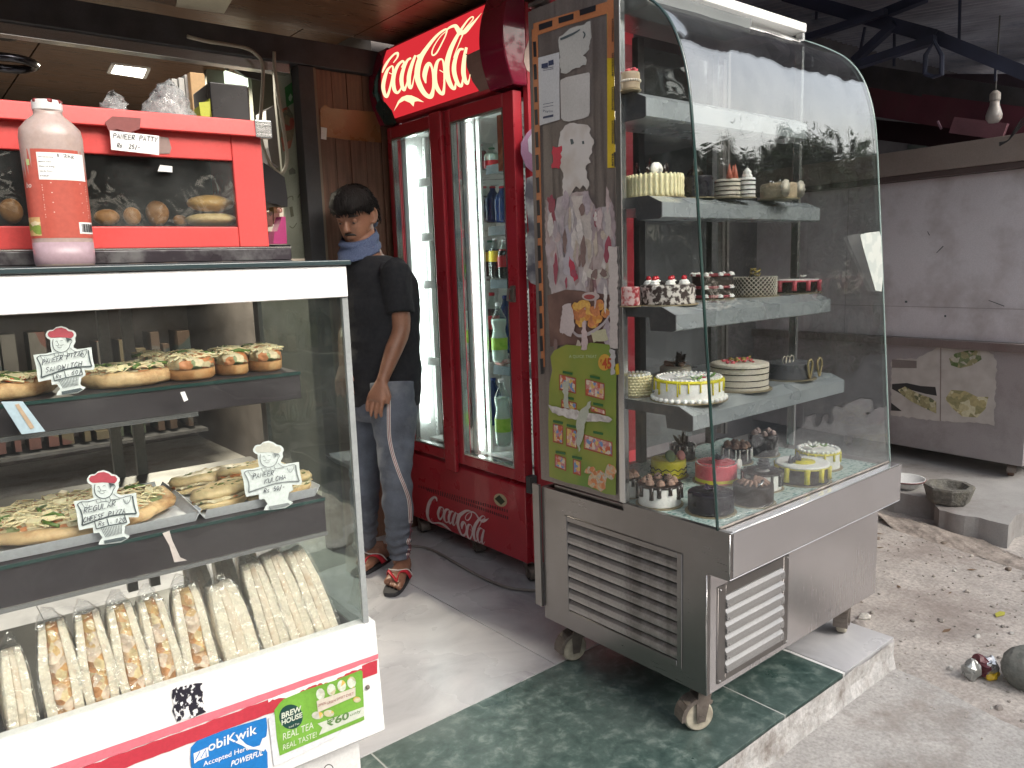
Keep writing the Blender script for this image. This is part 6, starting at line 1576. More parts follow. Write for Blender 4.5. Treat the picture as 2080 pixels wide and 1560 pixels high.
def card(label, x0, y0, s, hat, lines, price, redhat=True, stroke=INK):
    f = lambda a, b, k=0: pc(x0 + a * s, y0 + b * s, .0295 - k * .0005)
    c = f(800, 1400); t = thing('price_card', label, 'price card', c, 0, 'chef shaped price cards in the counter')
    MB().prism([f(a, b) for a, b in CO], CV * .0012).build('card', mat('card_white', (.74, .78, .78), .6, var=.02), t)
    MB().prism([f(a, b, 1) for a, b in HATC], -CV * .0002).build('hat_print', mat('hat_red', (.48, .06, .09), .6) if redhat else mat('hat_cream', (.62, .6, .54), .6), t)
    mb = MB(); F = lambda u, v: f(u, v, 3)
    face = [(545, 380, 12), (535, 470, 16), (560, 560, 16), (620, 610, 14), (700, 628, 12), (790, 600, 14), (845, 540, 14), (870, 470, 12), (900, 430, 10), (890, 395, 12), (850, 400, 9)]
    ribbon(mb, face, F)
    for st in ([(590, 430, 7), (610, 415, 9), (630, 440, 7), (612, 460, 5)], [(680, 415, 6), (705, 402, 8), (730, 412, 6)], [(640, 455, 7), (650, 490, 9), (632, 500, 6)], [(590, 490, 5), (620, 505, 10), (650, 495, 5)], [(670, 492, 5), (700, 495, 9), (745, 480, 5)], [(620, 520, 6), (670, 545, 9), (715, 520, 5)],
               [(870, 545, 10), (920, 590, 9), (1000, 620, 9), (1100, 590, 9), (1190, 575, 12)], [(560, 650, 10), (590, 712, 8), (650, 690, 8), (730, 680, 8), (815, 690, 10), (805, 610, 9)], [(560, 650, 8), (640, 640, 8), (650, 690, 6)], [(735, 640, 8), (740, 680, 8)],
               [(235, 735, 16), (300, 690, 12), (420, 685, 12), (560, 650, 8)], [(235, 735, 22), (300, 860, 24), (325, 980, 26), (320, 1105, 30)], [(320, 1105, 30), (520, 1035, 26), (800, 945, 26), (1050, 905, 26), (1275, 895, 30)], [(1275, 895, 26), (1235, 760, 24), (1205, 585, 24)], [(300, 690, 10), (360, 780, 9), (430, 785, 9), (455, 740, 9)], [(1050, 640, 9), (1070, 700, 9), (1120, 720, 9), (1170, 640, 9), (1175, 590, 8)],
               [(380, 720, 5), (395, 770, 5)], [(410, 720, 5), (425, 765, 5)], [(1085, 660, 5), (1095, 705, 5)], [(1120, 650, 5), (1125, 705, 5)], [(820, 655, 10), (985, 635, 12)]):
        ribbon(mb, st, F, 4)
    if price:
        for st in ([(540, 1040, 18), (570, 1165, 18)], [(570, 1165, 18), (790, 1105, 18), (1105, 1050, 18)], [(755, 985, 18), (790, 1105, 18)], [(1065, 925, 18), (1105, 1050, 18)]): ribbon(mb, st, lambda u, v: f(u, v, 4), spline=False)
        for k in range(13):
            a = 655 + k * 30; ribbon(mb, [(a, 1150 - k * 5, 9), (735 + k * 23, 1310 - k * 5, 9)], lambda u, v: f(u, v, 4), spline=False)
    mb.prism([f(*q, 5) for q in ((700, 1370), (1060, 1300), (1110, 1330), (1010, 1375), (715, 1425))], -CV * .0001)
    mb.prism([f(*q, 5) for q in ((780, 352), (880, 370), (905, 400), (850, 400), (820, 445), (805, 400))], -CV * .0001)
    mb.build('drawing', stroke, t)
    mb = MB()
    for (tx, a, b, da, db, h, w_) in lines: hand(mb, tx, lambda u, v: f(u, v, 7), a, b, da, db, h, w_)
    mb.build('handwriting', mat('pen_ink', (.10, .11, .13), .6), t)
card('chef shaped card with red hat reading regular cheese pizza', 130, 940, 1 / 8.667, True, [('REGULAR', 350, 890, 82, -20, 92, 15), ('CHEESE PIZZA', 345, 1050, 62, -14, 88, 15), ('Rs', 610, 1110, 62, -8, 70, 13), ('.', 820, 1060, 40, 0, 60, 26), ('120', 905, 1060, 60, -8, 78, 13)], True)
card('chef shaped card with red hat reading paneer pizza sandwich', 124.6 - 700 / 9.3, 662.6 - 135 / 9.3, 1 / 9.3, True, [('PANEER PIZZA', 340, 860, 66, -16, 84, 15), ('SANDWITCH', 400, 1010, 78, -15, 88, 15), ('Rs', 600, 1120, 60, -8, 68, 13), ('.', 820, 1060, 40, 0, 60, 26), ('60/', 890, 1060, 70, -8, 84, 13)], True)
card('chef shaped card with white hat reading paneer kulcha', 546 - 700 / 9.3, 896 - 135 / 9.3, 1 / 9.3, False, [('PANEER', 400, 850, 68, -12, 92, 13), ('KULCHA', 620, 940, 70, -16, 88, 13), ('Rs', 610, 1110, 60, -8, 74, 13), ('50/-', 790, 1080, 55, -10, 84, 13)], False, False, mat('faint_ink', (.25, .27, .28), .6))

# ------------------------------------------------------------------ on top of the counter
TOPZ = 1.3394
# patty warmer
wm = thing('patty_warmer', 'red glass fronted patty warming box on a dark tray on the counter', 'food warmer', C3(-.3, .3, TOPZ), CA)
VR = .15
RB = mat('coral_red_vinyl', (.58, .055, .05), .38, var=.04, dirt=(.5, .05, .05), dscale=4)
def wb(x, y, v=VR): return CM.inverted() @ pc(x, y, v)
ub = wb(536, 498); zb0 = TOPZ + .027; zt0 = 1.556
u_r = wb(538, 380).x
wl_, wr2, wz0, wz1 = wb(190, 300).x, wb(478, 390).x, wb(300, 460).z, wb(300, 318).z
mb = MB()
cb(mb, UL + .05, wl_ - .36, VR, VR + .012, zb0, zt0); cb(mb, wr2, u_r, VR, VR + .012, zb0, zt0); cb(mb, wl_ - .36, wr2, VR, VR + .012, zb0, wz0); cb(mb, wl_ - .36, wr2, VR, VR + .012, wz1, zt0)
cb(mb, wl_ - .012, wl_ + .0, VR, VR + .012, wz0, wz1) if False else None
cb(mb, u_r - .012, u_r, VR + .0125, .42, zb0, zt0); cb(mb, UL + .05, u_r, .4205, .43, zb0, zt0)
mb.build('shell', RB, wm, bevel=.002)
mb = MB(); mb.prism([CM @ Vector((UL + .04, a, b)) for a, b in ((VR - .016, zt0 - .014), (VR - .014, zt0 + .012), (.44, zt0 + .012), (.44, zt0), (VR + .002, zt0), (VR - .008, zt0 - .014))], CU * (u_r + .012 - UL - .04)); mb.build('lid', RB, wm, bevel=.002)
cb(MB(), wl_ - .36, wr2, VR + .004, VR + .007, wz0, wz1).build('window', glass('smoked_glass', (.84, .86, .84), .010, .6, smudge=.03), wm)
cb(MB(), UL + .06, u_r - .014, VR + .014, .41, zb0 + .03, zb0 + .034).build('inner_shelf', mat('dark_inner', (.05, .045, .04), .5), wm)
cb(MB(), UL + .06, u_r - .014, .405, .41, zb0 + .035, zt0 - .002).build('inner_back', mat('dark_inner2', (.10, .105, .10), .5), wm)
def wst(nm, pts, m, dv=.001): return MB().prism([pc(a, b, VR - dv) for a, b in pts], -CV * .0004).build(nm, m, wm)
wst('torn_tape', [(213, 248), (228, 236), (286, 240), (284, 262), (262, 270), (238, 262), (222, 268)], mat('brown_peel', (.2, .05, .045), .6), .018)
wst('peeled_corner', [(318, 276), (342, 280), (348, 300), (345, 312), (320, 312)], mat('grey_peel', (.25, .17, .15), .5))
wst('window_scrap', [(325, 335), (350, 338), (350, 350), (320, 348)], PAPER)
pl_ = wst('price_label', [(223, 265), (323, 276), (323, 315), (226, 304)], PAPER, .0185)
mb = MB(); F = lambda u, v: pc(u, v, VR - .0195); hand(mb, 'PANEER PATTY', F, 230, 280, 7.6, .7, 9, 1.5); hand(mb, 'Rs. 25/-', F, 238, 299, 6, .6, 8, 1.4); mb.build('handwriting', BLACK, pl_)
cb(MB(), u_r - .014, u_r + .0135, VR - .018, VR - .002, zt0 - .015, zt0 + .013).build('bare_corner', STEELB, wm, bevel=.002)
cb(MB(), UL + .04, u_r + .03, VR - .02, .44, TOPZ + .0004, TOPZ + .004).build('tray_base', DARKM, wm); mb = MB(); cb(mb, UL + .04, u_r + .03, VR - .02, VR - .012, TOPZ + .0045, TOPZ + .024); cb(mb, u_r + .022, u_r + .03, VR - .0115, .44, TOPZ + .0045, TOPZ + .024); mb.build('tray_rim', mat('black_tray', (.035, .028, .035), .3, .4, dirt=(.2, .2, .2), dscale=20, damt=.6), wm, bevel=.002)
cb(MB(), UL + .04, u_r + .03, VR - .0205, VR - .011, TOPZ + .0245, TOPZ + .0265).build('tray_lip', STEELB, wm)
def patty(xl, xr, yt, yb, v, m, label, seed, nm='patty', grp='pastry patties in the red warmer'):
    a, b = pc(xl, yb, v), pc(xr, yb, v); top = pc((xl + xr) / 2, yt, v); zz = zb0 + .0345; c = (a + b) / 2; z0_ = c.z; hh = max(.012, top.z - z0_); c.z = max(zz, z0_); w = (b - a).length / 2
    t = MB().ball(c + UPZ * hh / 2, 1, 18, 10, (w, w * .8, hh / 2), lambda q, cc: q + (q - cc) * .18 * noise.noise(q * 30 + Vector((seed, 0, 0))))
    o = t.build(nm, m, None, smooth=True, origin=c); tag(o, label, 'pastry', grp) 
PAT = mat('pastry', (.40, .18, .06), .5, var=.3, scale=20, bump=.3); PAT2 = mat('pale_pastry', (.58, .42, .2), .5, var=.2, scale=15, bump=.2); PAT3 = mat('amber_pastry', (.52, .3, .09), .45, var=.2, scale=15)
patty(383, 478, 396, 432, .21, PAT3, 'golden puff pastry lying on top of the paler one in the red warmer', 1)
patty(380, 482, 432, 462, .20, PAT2, 'pale flat puff pastry under the golden one in the red warmer', 2)
for k, (a, b, c_, d, lb) in enumerate(((252, 290, 420, 460, 'small triangular pastry left of centre in the warmer'), (300, 346, 405, 460, 'tall brown pastry in the middle of the warmer window'), (190, 246, 425, 460, 'dark pastry beside the sauce bottle in the warmer'), (352, 382, 436, 460, 'small brown pastry before the pale flat one'), (2, 50, 400, 455, 'brown pastry at the left edge of the warmer window'))):
    patty(a, b, c_, d, .22 + .02 * (k % 2), PAT, lb, k + 4)
# sauce bottle
p0 = pc(133, 531, .06); p0.z = TOPZ; p1 = pc(92, 205, .06); hB = (p1 - p0).length; 
bt = thing('sauce_bottle', 'pinkish plastic sauce bottle with red label and white cap on the counter', 'bottle', p0)
ax = Vector((0, 0, 1)); hB = p1.z - TOPZ
SB = mat('milky_plastic', (.38, .29, .26), .35, var=.04, sss=.3, spec=.5)
sq_ = lambda rx, ry: (CU * rx, CV * ry)
def ringS(z, rx, ry): return (p0 + UPZ * z, CU * rx, CV * ry)
wB = (pc(190, 480, .06) - pc(68, 480, .06)).length / 2 * 1.02; 
prf = [(0, .86, .8), (.012, .97, .95), (.06, 1, 1), (.13, 1, 1), (.40, 1.0, 1), (.66, 1.02, 1), (.78, 1.03, 1), (.83, .98, .95), (.875, .75, .75), (.91, .50, .6), (.925, .47, .55), (.945, .47, .55)]
MB().loft([ringS(z * hB, wB * a, wB * .72 * b) for z, a, b in prf], 32, sq=.8).build('body', SB, bt, smooth=True)
MB().loft([ringS(z * hB, wB * a * 1.004, wB * .72 * b * 1.006) for z, a, b in ((.005, .86, .82), (.02, .985, .97), (.06, 1, 1), (.15, 1, 1))], 32, sq=.8).build('sauce_level', mat('mauve_sauce', (.34, .24, .27), .35, var=.05), bt, smooth=True)
MB().loft([ringS(z * hB, wB * .50, wB * .46) for z in (.937, .985, 1.0)], 24).build('cap', mat('cap_white', (.75, .74, .72), .4), bt, bevel=.002)
mb = MB(); 
for a in (0.3, 1.4, 2.6, 4.8, 5.6): mb.ball(p0 + UPZ * hB * .99 + CU * math.cos(a) * wB * .42 - CV * abs(math.sin(a)) * wB * .38, .004, 6, 4)
mb.build('sauce_smears', mat('dried_sauce', (.2, .02, .02), .4), bt, smooth=True)
def bl(a, z, k=1.012): # label coordinate: angle parameter a in -1..1 across the front, z 0..1
    t = a * PI / 2 * .98; ctt, stt = math.sin(t), -math.cos(t)
    return p0 + UPZ * z * hB + CU * wB * k * math.copysign(abs(ctt) ** .8, ctt) + CV * wB * .72 * k * math.copysign(abs(stt) ** .8, stt)
def patch(a0, a1, z0, z1, m, nm, k=1.012, n=14):
    vs_ = []; 
    for i in range(n + 1):
        for j in range(5): vs_.append(bl(a0 + (a1 - a0) * i / n, z0 + (z1 - z0) * j / 4, k))
    return MB().add(vs_, [(i * 5 + j, (i + 1) * 5 + j, (i + 1) * 5 + j + 1, i * 5 + j + 1) for i in range(n) for j in range(4)]).build(nm, m, bt, smooth=True)
patch(-1, .86, .175, .70, mat('orange_red_label', (.42, .085, .06), .35, var=.05), 'label')
patch(-.34, .68, .52, .68, PAPER, 'info_panel', 1.02)
patch(.28, .80, .20, .27, PAPER, 'barcode_panel', 1.02)
mb = MB()
for k in range(15):
    a = .34 + k * .028; vs_ = [bl(a, .21, 1.03), bl(a + .014 * (1 + (k % 3) * .5), .21, 1.03), bl(a + .014 * (1 + (k % 3) * .5), .26, 1.03), bl(a, .26, 1.03)]; mb.add(vs_, [(0, 1, 2, 3)])
mb.build('barcode', BLACK, bt); mb = MB()
letters(mb, '1.2kg', lambda u, v: bl(u, v, 1.03), .02, .655, .34, .020)
for k, s in enumerate(('Net Quantity', 'Batch No', 'Date of Mfg', 'Use By Date', 'MRP')): letters(mb, s, lambda u, v: bl(u, v, 1.03), -.30, .650 - k * .028, -.02 - .04 * (k % 2) - .1 * (k == 4), .007)
mb.build('panel_print', BLACK, bt)
mb = MB()
for k in range(16):
    q = .5 - k * .0145; a0, a1 = (-.30, .66) if k % 4 else (-.12, .45); z_ = q
    if z_ < .285 : continue
    mb.add([bl(a0, z_, 1.02), bl(a1, z_, 1.02), bl(a1, z_ + .005, 1.02), bl(a0, z_ + .005, 1.02)], [(0, 1, 2, 3)])
letters(mb, 'bo', lambda u, v: bl(u, v, 1.02), -.80, .475, -.58, .03, shear=.2, bold=.02); mb.build('label_print', mat('label_cream', (.66, .5, .45), .5), bt)
patch(-1, -.45, .19, .30, multi('sandwich_print', [(.6, .42, .18), (.66, .55, .35), (.2, .28, .05), (.55, .35, .15)], 80, .5, .1), 'sandwich_picture', 1.018)
mb = MB(); mb.add([bl(-.66, .605, 1.02), bl(-.56, .605, 1.02), bl(-.56, .64, 1.02), bl(-.66, .64, 1.02)], [(0, 1, 2, 3)]); mb.build('veg_mark', mat('veg_mark', (.4, .5, .2), .5), bt)
# things on top of the warmer
WZ = zt0 + .0125
def wz(x, y, v): p = pc(x, y, v); return p
rb_ = random.Random(4); 
def bag(xl, xr, yt, v, label, seed):
    a, b = pc(xl, 250, v), pc(xr, 255, v); w = (b - a).length; c = (a + b) / 2; c.z = WZ; top = pc((xl + xr) / 2, yt, v).z - WZ
    mb = MB(); rings = []
    for i in range(10):
        f = i / 9; k = (1 - f) ** .55 * (1 - .1 * f) + .04
        rings.append([c + CU * (w / 2 * k * math.cos(2 * PI * j / 22) + w * .12 * f) + CV * .05 * k * math.sin(2 * PI * j / 22) + UPZ * top * f + Vector((noise.noise(Vector((i * .9, j * .8, seed))), noise.noise(Vector((i * .9, j * .8, seed + 5))), noise.noise(Vector((i, j * .7, seed + 9))) * (f > .1))) * .013 for j in range(22)])
    o = mb.rings(rings, True).build('plastic_bag', bagm, None, smooth=True, origin=c); tag(o, label, 'bag')
bagm = mat('crumpled_plastic', (.40, .41, .40), .16, var=.2, scale=20, spec=.9, alpha=.5, bump=1.0, bscale=28)
bag(265, 405, 166, .36, 'large crumpled clear plastic bag on top of the red warmer', 2); bag(180, 275, 190, .38, 'smaller crumpled clear plastic bag left of the large one on the warmer', 6)
def crate(nm, label, cat, x0, x1, yt, v, dv, m, m2=None, dpt=None, z0=None):
    a, b = CM.inverted() @ pc(x0, 200, v), CM.inverted() @ pc(x1, 200, v); tz = pc((x0 + x1) / 2, yt, v).z; zb_ = WZ if z0 is None else z0
    o = MB().box(a.x, b.x, v, v + dv, zb_, tz, CM).build(nm, m, None, origin=C3((a.x + b.x) / 2, v + dv / 2, zb_), bevel=.002); tag(o, label, cat); return o, a, b, tz
o, a, b, tz = crate('black_box', 'black box with a yellow printed side standing on the red warmer', 'box', 428, 505, 170, .40, .12, mat('black_carton', (.010, .008, .009), .3, var=.3))
s_ = MB().box(a.x - .0015, a.x, .405, .515, WZ + .002, tz - .03, CM); s_.build('yellow_side', mat('yellow_side', (.35, .38, .02), .5), o)
MB().prism([pc(q[0], q[1], .3985) for q in ((404, 208), (426, 206), (427, 248), (410, 252))], CV * .0012).build('yellow_flap', mat('yellow_side', (.35, .38, .02), .5), o)
crate('cardboard_box', 'small brown cardboard box behind the black box', 'box', 390, 420, 148, .56, .05, CARD)
for k, (x0, x1, yt) in enumerate(((352, 364, 160), (366, 378, 158), (379, 389, 152))): crate('carton', ['white upright carton left of the brown box', 'white upright carton in the middle beside the brown box', 'white upright carton touching the brown box'][k], 'carton', x0, x1, yt, .58, .05, mat('white_carton', (.4, .4, .37), .6, dirt=(.3, .25, .2)), z0=WZ)
# rack that carries the things set behind the warmer

# ------------------------------------------------------------------ SHOP INTERIOR
def iy(x, y, Y=3.36): return pY(x, y, Y)
bd = thing('notice_board', 'tall pale board covered with stickers standing beside the dark pillar', 'board', iy(592, 525))
MB().prism([iy(555, 108), (iy(598, 103)), iy(632, 525), iy(584, 525), iy(577, 380), iy(560, 200)], (0, .02, 0)).build('panel', mat('pale_green_board', (.27, .29, .23), .6, var=.12, dirt=(.2, .18, .12), dscale=5), bd)
def bs(nm, pts, m): MB().prism([iy(a, b, 3.358) for a, b in pts], (0, -.001, 0)).build(nm, m, bd)
bs('green_sticker', [(578, 178), (598, 163), (602, 205), (582, 218)], mat('green_sticker', (.03, .14, .04), .5))
MB().prism([iy(a, b, 3.356) for a, b in ((586, 198), (590, 190), (594, 196), (591, 206), (587, 204))], (0, -.0006, 0)).build('leaf_mark', mat('sticker_mark', (.3, .42, .3), .5), bd)
bs('torn_sticker', [(572, 222), (585, 216), (594, 232), (598, 250), (596, 275), (590, 300), (576, 308), (570, 280), (574, 250)], multi('torn_red_sticker', [(.3, .07, .05), (.2, .16, .1), (.35, .12, .08), (.12, .12, .08)], 30, .6, .1))
bs('grey_spot', [(586, 346), (594, 340), (600, 346), (600, 353), (588, 355)], mat('grey_spot', (.12, .12, .1), .6))
for (a, b) in ((586, 405), (610, 398)):
    mb = MB(); G_ = lambda u, v: iy(u, v, 3.3575)
    ribbon(mb, [(a - 5, b + 4, 1.6), (a, b - 4, 2), (a + 8, b - 6, 2), (a + 9, b + 2, 1.6)], G_); mb.prism([G_(a + 2, b + 16), G_(a + 8, b + 14), G_(a + 11, b + 34), G_(a + 5, b + 36)], (0, -.0005, 0)); ribbon(mb, [(a + 2, b + 54, 1.6), (a + 9, b + 58, 2), (a + 17, b + 48, 1.6)], G_); mb.build('sketch', mat('sketch_ink', (.1, .1, .06), .6), bd)
# lit box / menu shelf
lb = thing('lit_menu_board', 'glowing pale green lit board high at the back of the shop', 'light box', pY(475, 160, 4.4))
mb = MB(); mb.prism([pY(a, b, 4.4) for a, b in ((452, 84), (498, 92), (499, 100), (460, 136), (454, 134))], (0, .03, 0)); mb.prism([pY(a, b, 4.4) for a, b in ((458, 143), (503, 158), (505, 176), (460, 168))], (0, .03, 0)); mb.build('diffuser', emis('lit_board', (.85, 1, .75), .9), lb)
mb = MB(); mb.beam(pY(458, 138, 4.38), pY(512, 100, 4.38), .02, .03); mb.prism([pY(a, b, 4.36) for a, b in ((478, 141), (530, 140), (530, 163), (500, 156))], (0, .02, 0)); mb.build('bracket', DARKM, lb)
MB().prism([pY(a, b, 4.5) for a, b in ((420, 130), (450, 96), (458, 96), (470, 170), (420, 175))], (0, .05, 0)).build('grey_panel', mat('grey_back_panel', (.12, .12, .1), .6), lb)
MB().prism([pY(a, b, 4.42) for a, b in ((505, 80), (556, 105), (575, 420), (540, 425), (520, 300))], (0, .05, 0)).build('side_panel', mat('grey_green_panel', (.13, .14, .11), .6), lb)
CEILL = emis('ceiling_lamp_glow', (1, .97, .82), 12)
cq = [Vector((0, 0, 0))] * 0
def ceil(x, y): return pz(x, y, 2.455)
cl1 = thing('ceiling_light', 'lit rectangular ceiling light in the shop above the warmer', 'ceiling light', ceil(262, 144))
MB().prism([ceil(a, b) for a, b in ((230, 130), (302, 139), (293, 159), (221, 148))], (0, 0, .004)).build('diffuser', CEILL, cl1)
mb = MB(); P = [ceil(a, b) for a, b in ((230, 130), (302, 139), (293, 159), (221, 148))]
for i in range(4): mb.beam(P[i] + UPZ * .001, P[(i + 1) % 4] + UPZ * .001, .02, .008)
mb.build('frame', WHITE, cl1)
ld = bpy.data.lights.new('lamp', 'AREA'); ld.energy = 60; ld.size = .3; ld.color = (1, .9, .7); lo = bpy.data.objects.new('lamp', ld); place(lo, cl1, Matrix.Translation(ceil(262, 144) - UPZ * .03))
MB().prism([pz(a, b, 2.366) for a, b in ((362, -8), (476, -8), (455, 28), (357, 14))], (0, 0, .003)).build('unlit_light_panel', mat('unlit_diffuser', (.5, .47, .36), .4), sf)
# chrome ceiling fixture top left
fx = thing('chrome_fixture', 'dark chrome ring fixture hanging at the upper left of the shop', 'lamp', pY(15, 130, 3.9))
c = pY(14, 128, 3.9); mb = MB(); mb.tube([c + Vector((.10 * math.cos(a), .10 * math.sin(a), 0)) for a in [2 * PI * i / 20 for i in range(20)]], .018, 8, closed=True); mb.build('ring', mat('dark_chrome', (.05, .05, .06), .12, .9), fx, smooth=True)
mb = MB(); mb.tube([c + Vector((-.05, 0, 0)), c + Vector((-.05, 0, .45))], .02, 8); mb.lathe([(.05, .1), (.03, .2), (.02, .35)], c, 12); mb.build('stem', mat('dark_chrome', (.05, .05, .06), .12, .9), fx, smooth=True)
# cables beside the board
for k, (pts, lb_) in enumerate((([(380, 74), (420, 84), (460, 90), (500, 98), (520, 110), (533, 130), (534, 170), (530, 230), (528, 262), (535, 300), (550, 335), (568, 352), (578, 345), (583, 320), (576, 260), (566, 200), (558, 140), (557, 105)], 'pale cable looping down from the beam beside the notice board'),)):
    mb = MB().tube(catmull([pY(a, b, 3.24) for a, b in pts], 5), .0075, 8); tag(mb.build('hanging_cable', mat('cream_cable', (.33, .3, .24), .5), None, smooth=True), lb_, 'cable')
mb = MB().prism([pY(a, b, 3.5) for a, b in ((540, 225), (556, 214), (574, 330), (566, 340), (552, 330), (545, 300))], (0, .12, 0)); tag(mb.build('switch_box', mat('grey_box', (.16, .15, .17), .5), None, origin=pY(555, 280, 3.5)), 'grey electrical box hanging between the cables', 'electrical box')
# pink stepped display and shelf goods behind the board
t = thing('pink_carton', 'bright pink stepped carton on the dark rack behind the warmer', 'carton', pY(570, 495, 3.1))
MB().prism([pY(a, b, 3.1) for a, b in ((555, 495), (583, 495), (580, 440), (572, 440), (568, 455), (563, 470), (558, 470))], (0, .06, 0)).build('steps', mat('hot_pink', (.5, .04, .2), .5), t)
MB().ball(pY(568, 427, 3.1), .012, 10, 6).build('knob', mat('skin_pink', (.5, .25, .2), .5), t, smooth=True)
tr_ = thing('storage_rack', 'dark rack with small goods behind the red warmer', 'rack', pY(560, 520, 3.2))
MB().prism([pY(a, b, 3.2) for a, b in ((535, 330), (578, 360), (584, 400), (584, 420), (538, 410))], (0, .3, 0)).build('rack_back', BLACK, tr_); MB().prism([pY(a, b, 3.2) for a, b in ((540, 497), (590, 497), (590, 540), (540, 540))], (0, .3, 0)).build('rack_base', BLACK, tr_)
mb = MB()
for k, (a, b, w_, h_) in enumerate(((540, 430, 14, 30), (556, 420, 12, 34), (541, 470, 14, 22))): mb.prism([pY(*q, 3.22) for q in ((a, b), (a + w_, b), (a + w_, b + h_), (a, b + h_))], (0, .05, 0))
mb.build('goods', multi('goods', [(.2, .08, .03), (.3, .2, .08), (.1, .05, .04), (.25, .1, .08)], 14, .6, .1), tr_)
# shelves with goods at the back of the shop seen through the counter
rs = random.Random(12)
sh_ = thing('back_shelves', 'dark back shelves of the shop seen through the counter glass', 'shelves', (.9, 5.5, 0))
for z in (.3, .75, 1.2, 1.65, 2.0): MB().box(-1.5, 1.6, 5.2, 5.6, z, z + .02).build('shelf_board', DARKM, sh_)
mb = MB()
for z in (.32, .77, 1.22, 1.67):
    x = -1.4
    while x < 1.5:
        w_ = rs.uniform(.03, .09); h_ = rs.uniform(.06, .28); mb.box(x, x + w_, 5.25, 5.45, z + .0205, z + h_); x += w_ + rs.uniform(.01, .08)
o = mb.build('shelf_goods', multi('shelf_goods', [(.05, .03, .02), (.07, .055, .03), (.02, .03, .03), (.07, .025, .02), (.03, .04, .025), (.06, .055, .05)], 3.2, .6, .1), sh_); o['kind'] = 'stuff'

# ------------------------------------------------------------------ CAKES
def col(n, c, r=.5, **k): return mat(n, c, r, var=k.pop('var', .06), scale=k.pop('scale', 30), sss=k.pop('sss', .08), **k)
CR = col('cream_icing', (.70, .64, .40)); WI = col('white_icing', (.84, .83, .80)); CH = col('chocolate_glaze', (.018, .010, .009), .22); CHB = col('milk_chocolate_cream', (.34, .21, .16)); YE = col('yellow_glaze', (.66, .58, .02), .3)
PK = col('pink_glaze', (.66, .10, .13), .3); PLUM = col('dark_plum_icing', (.012, .010, .018), .3); TAN = col('tan_icing', (.42, .33, .22)); GRY = col('grey_icing', (.10, .10, .11)); BRN = col('dark_brown_icing', (.032, .02, .015)); CREAM2 = col('ivory_icing', (.60, .55, .46)); RC = col('cherry_red', (.45, .01, .02), .2)
MAC = col('pink_macaron', (.62, .22, .2)); MAG = col('green_macaron', (.13, .2, .08)); GOLD = mat('gold_chocolate', (.35, .27, .08), .35, .5); BOARD = mat('gold_cake_board', (.28, .23, .14), .45, .3); LEAF = col('green_icing', (.2, .36, .1))
SPK = speck('shaved_chocolate', (.03, .015, .012), (.58, .54, .5), 75, .5, .6, sharp=.05); SPR = speck('red_speckle', (.3, .02, .03), (.5, .36, .34), 75, .5, .6, sharp=.08)
def dollop(mb, c, r, h, seed=0, lobes=7):
    mb.lathe([(r * .8, 0), (r, h * .12), (r * .95, h * .3), (r * .78, h * .42), (r * .86, h * .5), (r * .74, h * .66), (r * .5, h * .72), (r * .46, h * .82), (r * .2, h * .93), (r * .02, h * 1.0)], c, 20, fn=lambda rr, z, a: rr * (1 + .13 * math.cos(lobes * a + z / h * 4 + seed)))
def drips(mb, c, r, h, n, w_, seed, lo=.35, hi=.8, th=.0035, top=True):
    q = random.Random(seed)
    rim = []
    for i in range(n):
        a = 2 * PI * i / n + q.uniform(-.1, .1); l = h * q.uniform(lo, hi); e = Vector((math.cos(a), math.sin(a), 0))
        mb.tube([c + e * (r + th * .3) + UPZ * h, c + e * (r + th * .5) + UPZ * (h - l * .6), c + e * (r + th * .6) + UPZ * (h - l)], [w_, w_ * .8, w_ * .95], 6)
    if top: mb.lathe([(r * .3, h + .0005), (r * .97, h + .0012), (r + th, h - .002), (r + th, h * .93), (r + .0004, h * .88)], c, 32, cap=True)
def cake(label, xl, xr, yb, z, h, side, parts, Y=None, kr=1.0, board=True, rough=None, cat='cake', boardr=1.14, n=40, prof=None, c=None, r=None):
    if c is None:
        c, r, dep = ctr(xl, xr, yb, z, kr); c.z = z
    c = Vector((c.x, c.y, z)); t = thing('cake', label, cat, c, 0, 'cakes in the glass showcase')
    zb_ = 0
    if board: MB().lathe([(r * boardr, .0003), (r * boardr, .0028)], c, n).build('cake_board', BOARD, t); zb_ = .003
    cc = c + UPZ * zb_
    if prof == 'h': prof = hprof(r, h, 26, .012)
    P = prof or [(r * 1.02, 0), (r, .005)] + [(r, .005 + (h - .012) * q / 6) for q in range(1, 7)] + [(r * .985, h - .002), (r * .93, h), (r * .5, h + .0006)]
    sd_ = c.x * 37 + c.y * 11
    rough = rough or (lambda rr, z, a: rr * (1 + .022 * noise.noise(Vector((math.cos(a) * 1.7 + sd_, math.sin(a) * 1.7, z * 22))) + .006 * noise.noise(Vector((math.cos(a) * 9, math.sin(a) * 9 + sd_, z * 160)))))
    MB().lathe(P, cc, n, fn=rough, cap=True).build('sponge', side, t, smooth=True)
    for nm, m, fn in parts:
        mb = MB(); fn(mb, cc, r, h); 
        if mb.v: mb.build(nm, m, t, smooth=True)
    return t
def P_dollops(n, rr, r0, h0, off=0, z=0): return lambda mb, c, r, h: [dollop(mb, c + Vector((math.cos(2 * PI * i / n + off) * r * rr, math.sin(2 * PI * i / n + off) * r * rr, h + z)), r0, h0, i) for i in range(n)]
def P_drips(n, w_, seed, lo=.35, hi=.8, top=True): return lambda mb, c, r, h: drips(mb, c, r, h, n, w_, seed, lo, hi, top=top)
def P_rings(zs, w_): return lambda mb, c, r, h: [mb.tube([c + Vector((math.cos(a) * (r + .0006), math.sin(a) * (r + .0006), h * zz)) for a in [2 * PI * i / 36 for i in range(36)]], w_, 6, closed=True) for zz in zs]
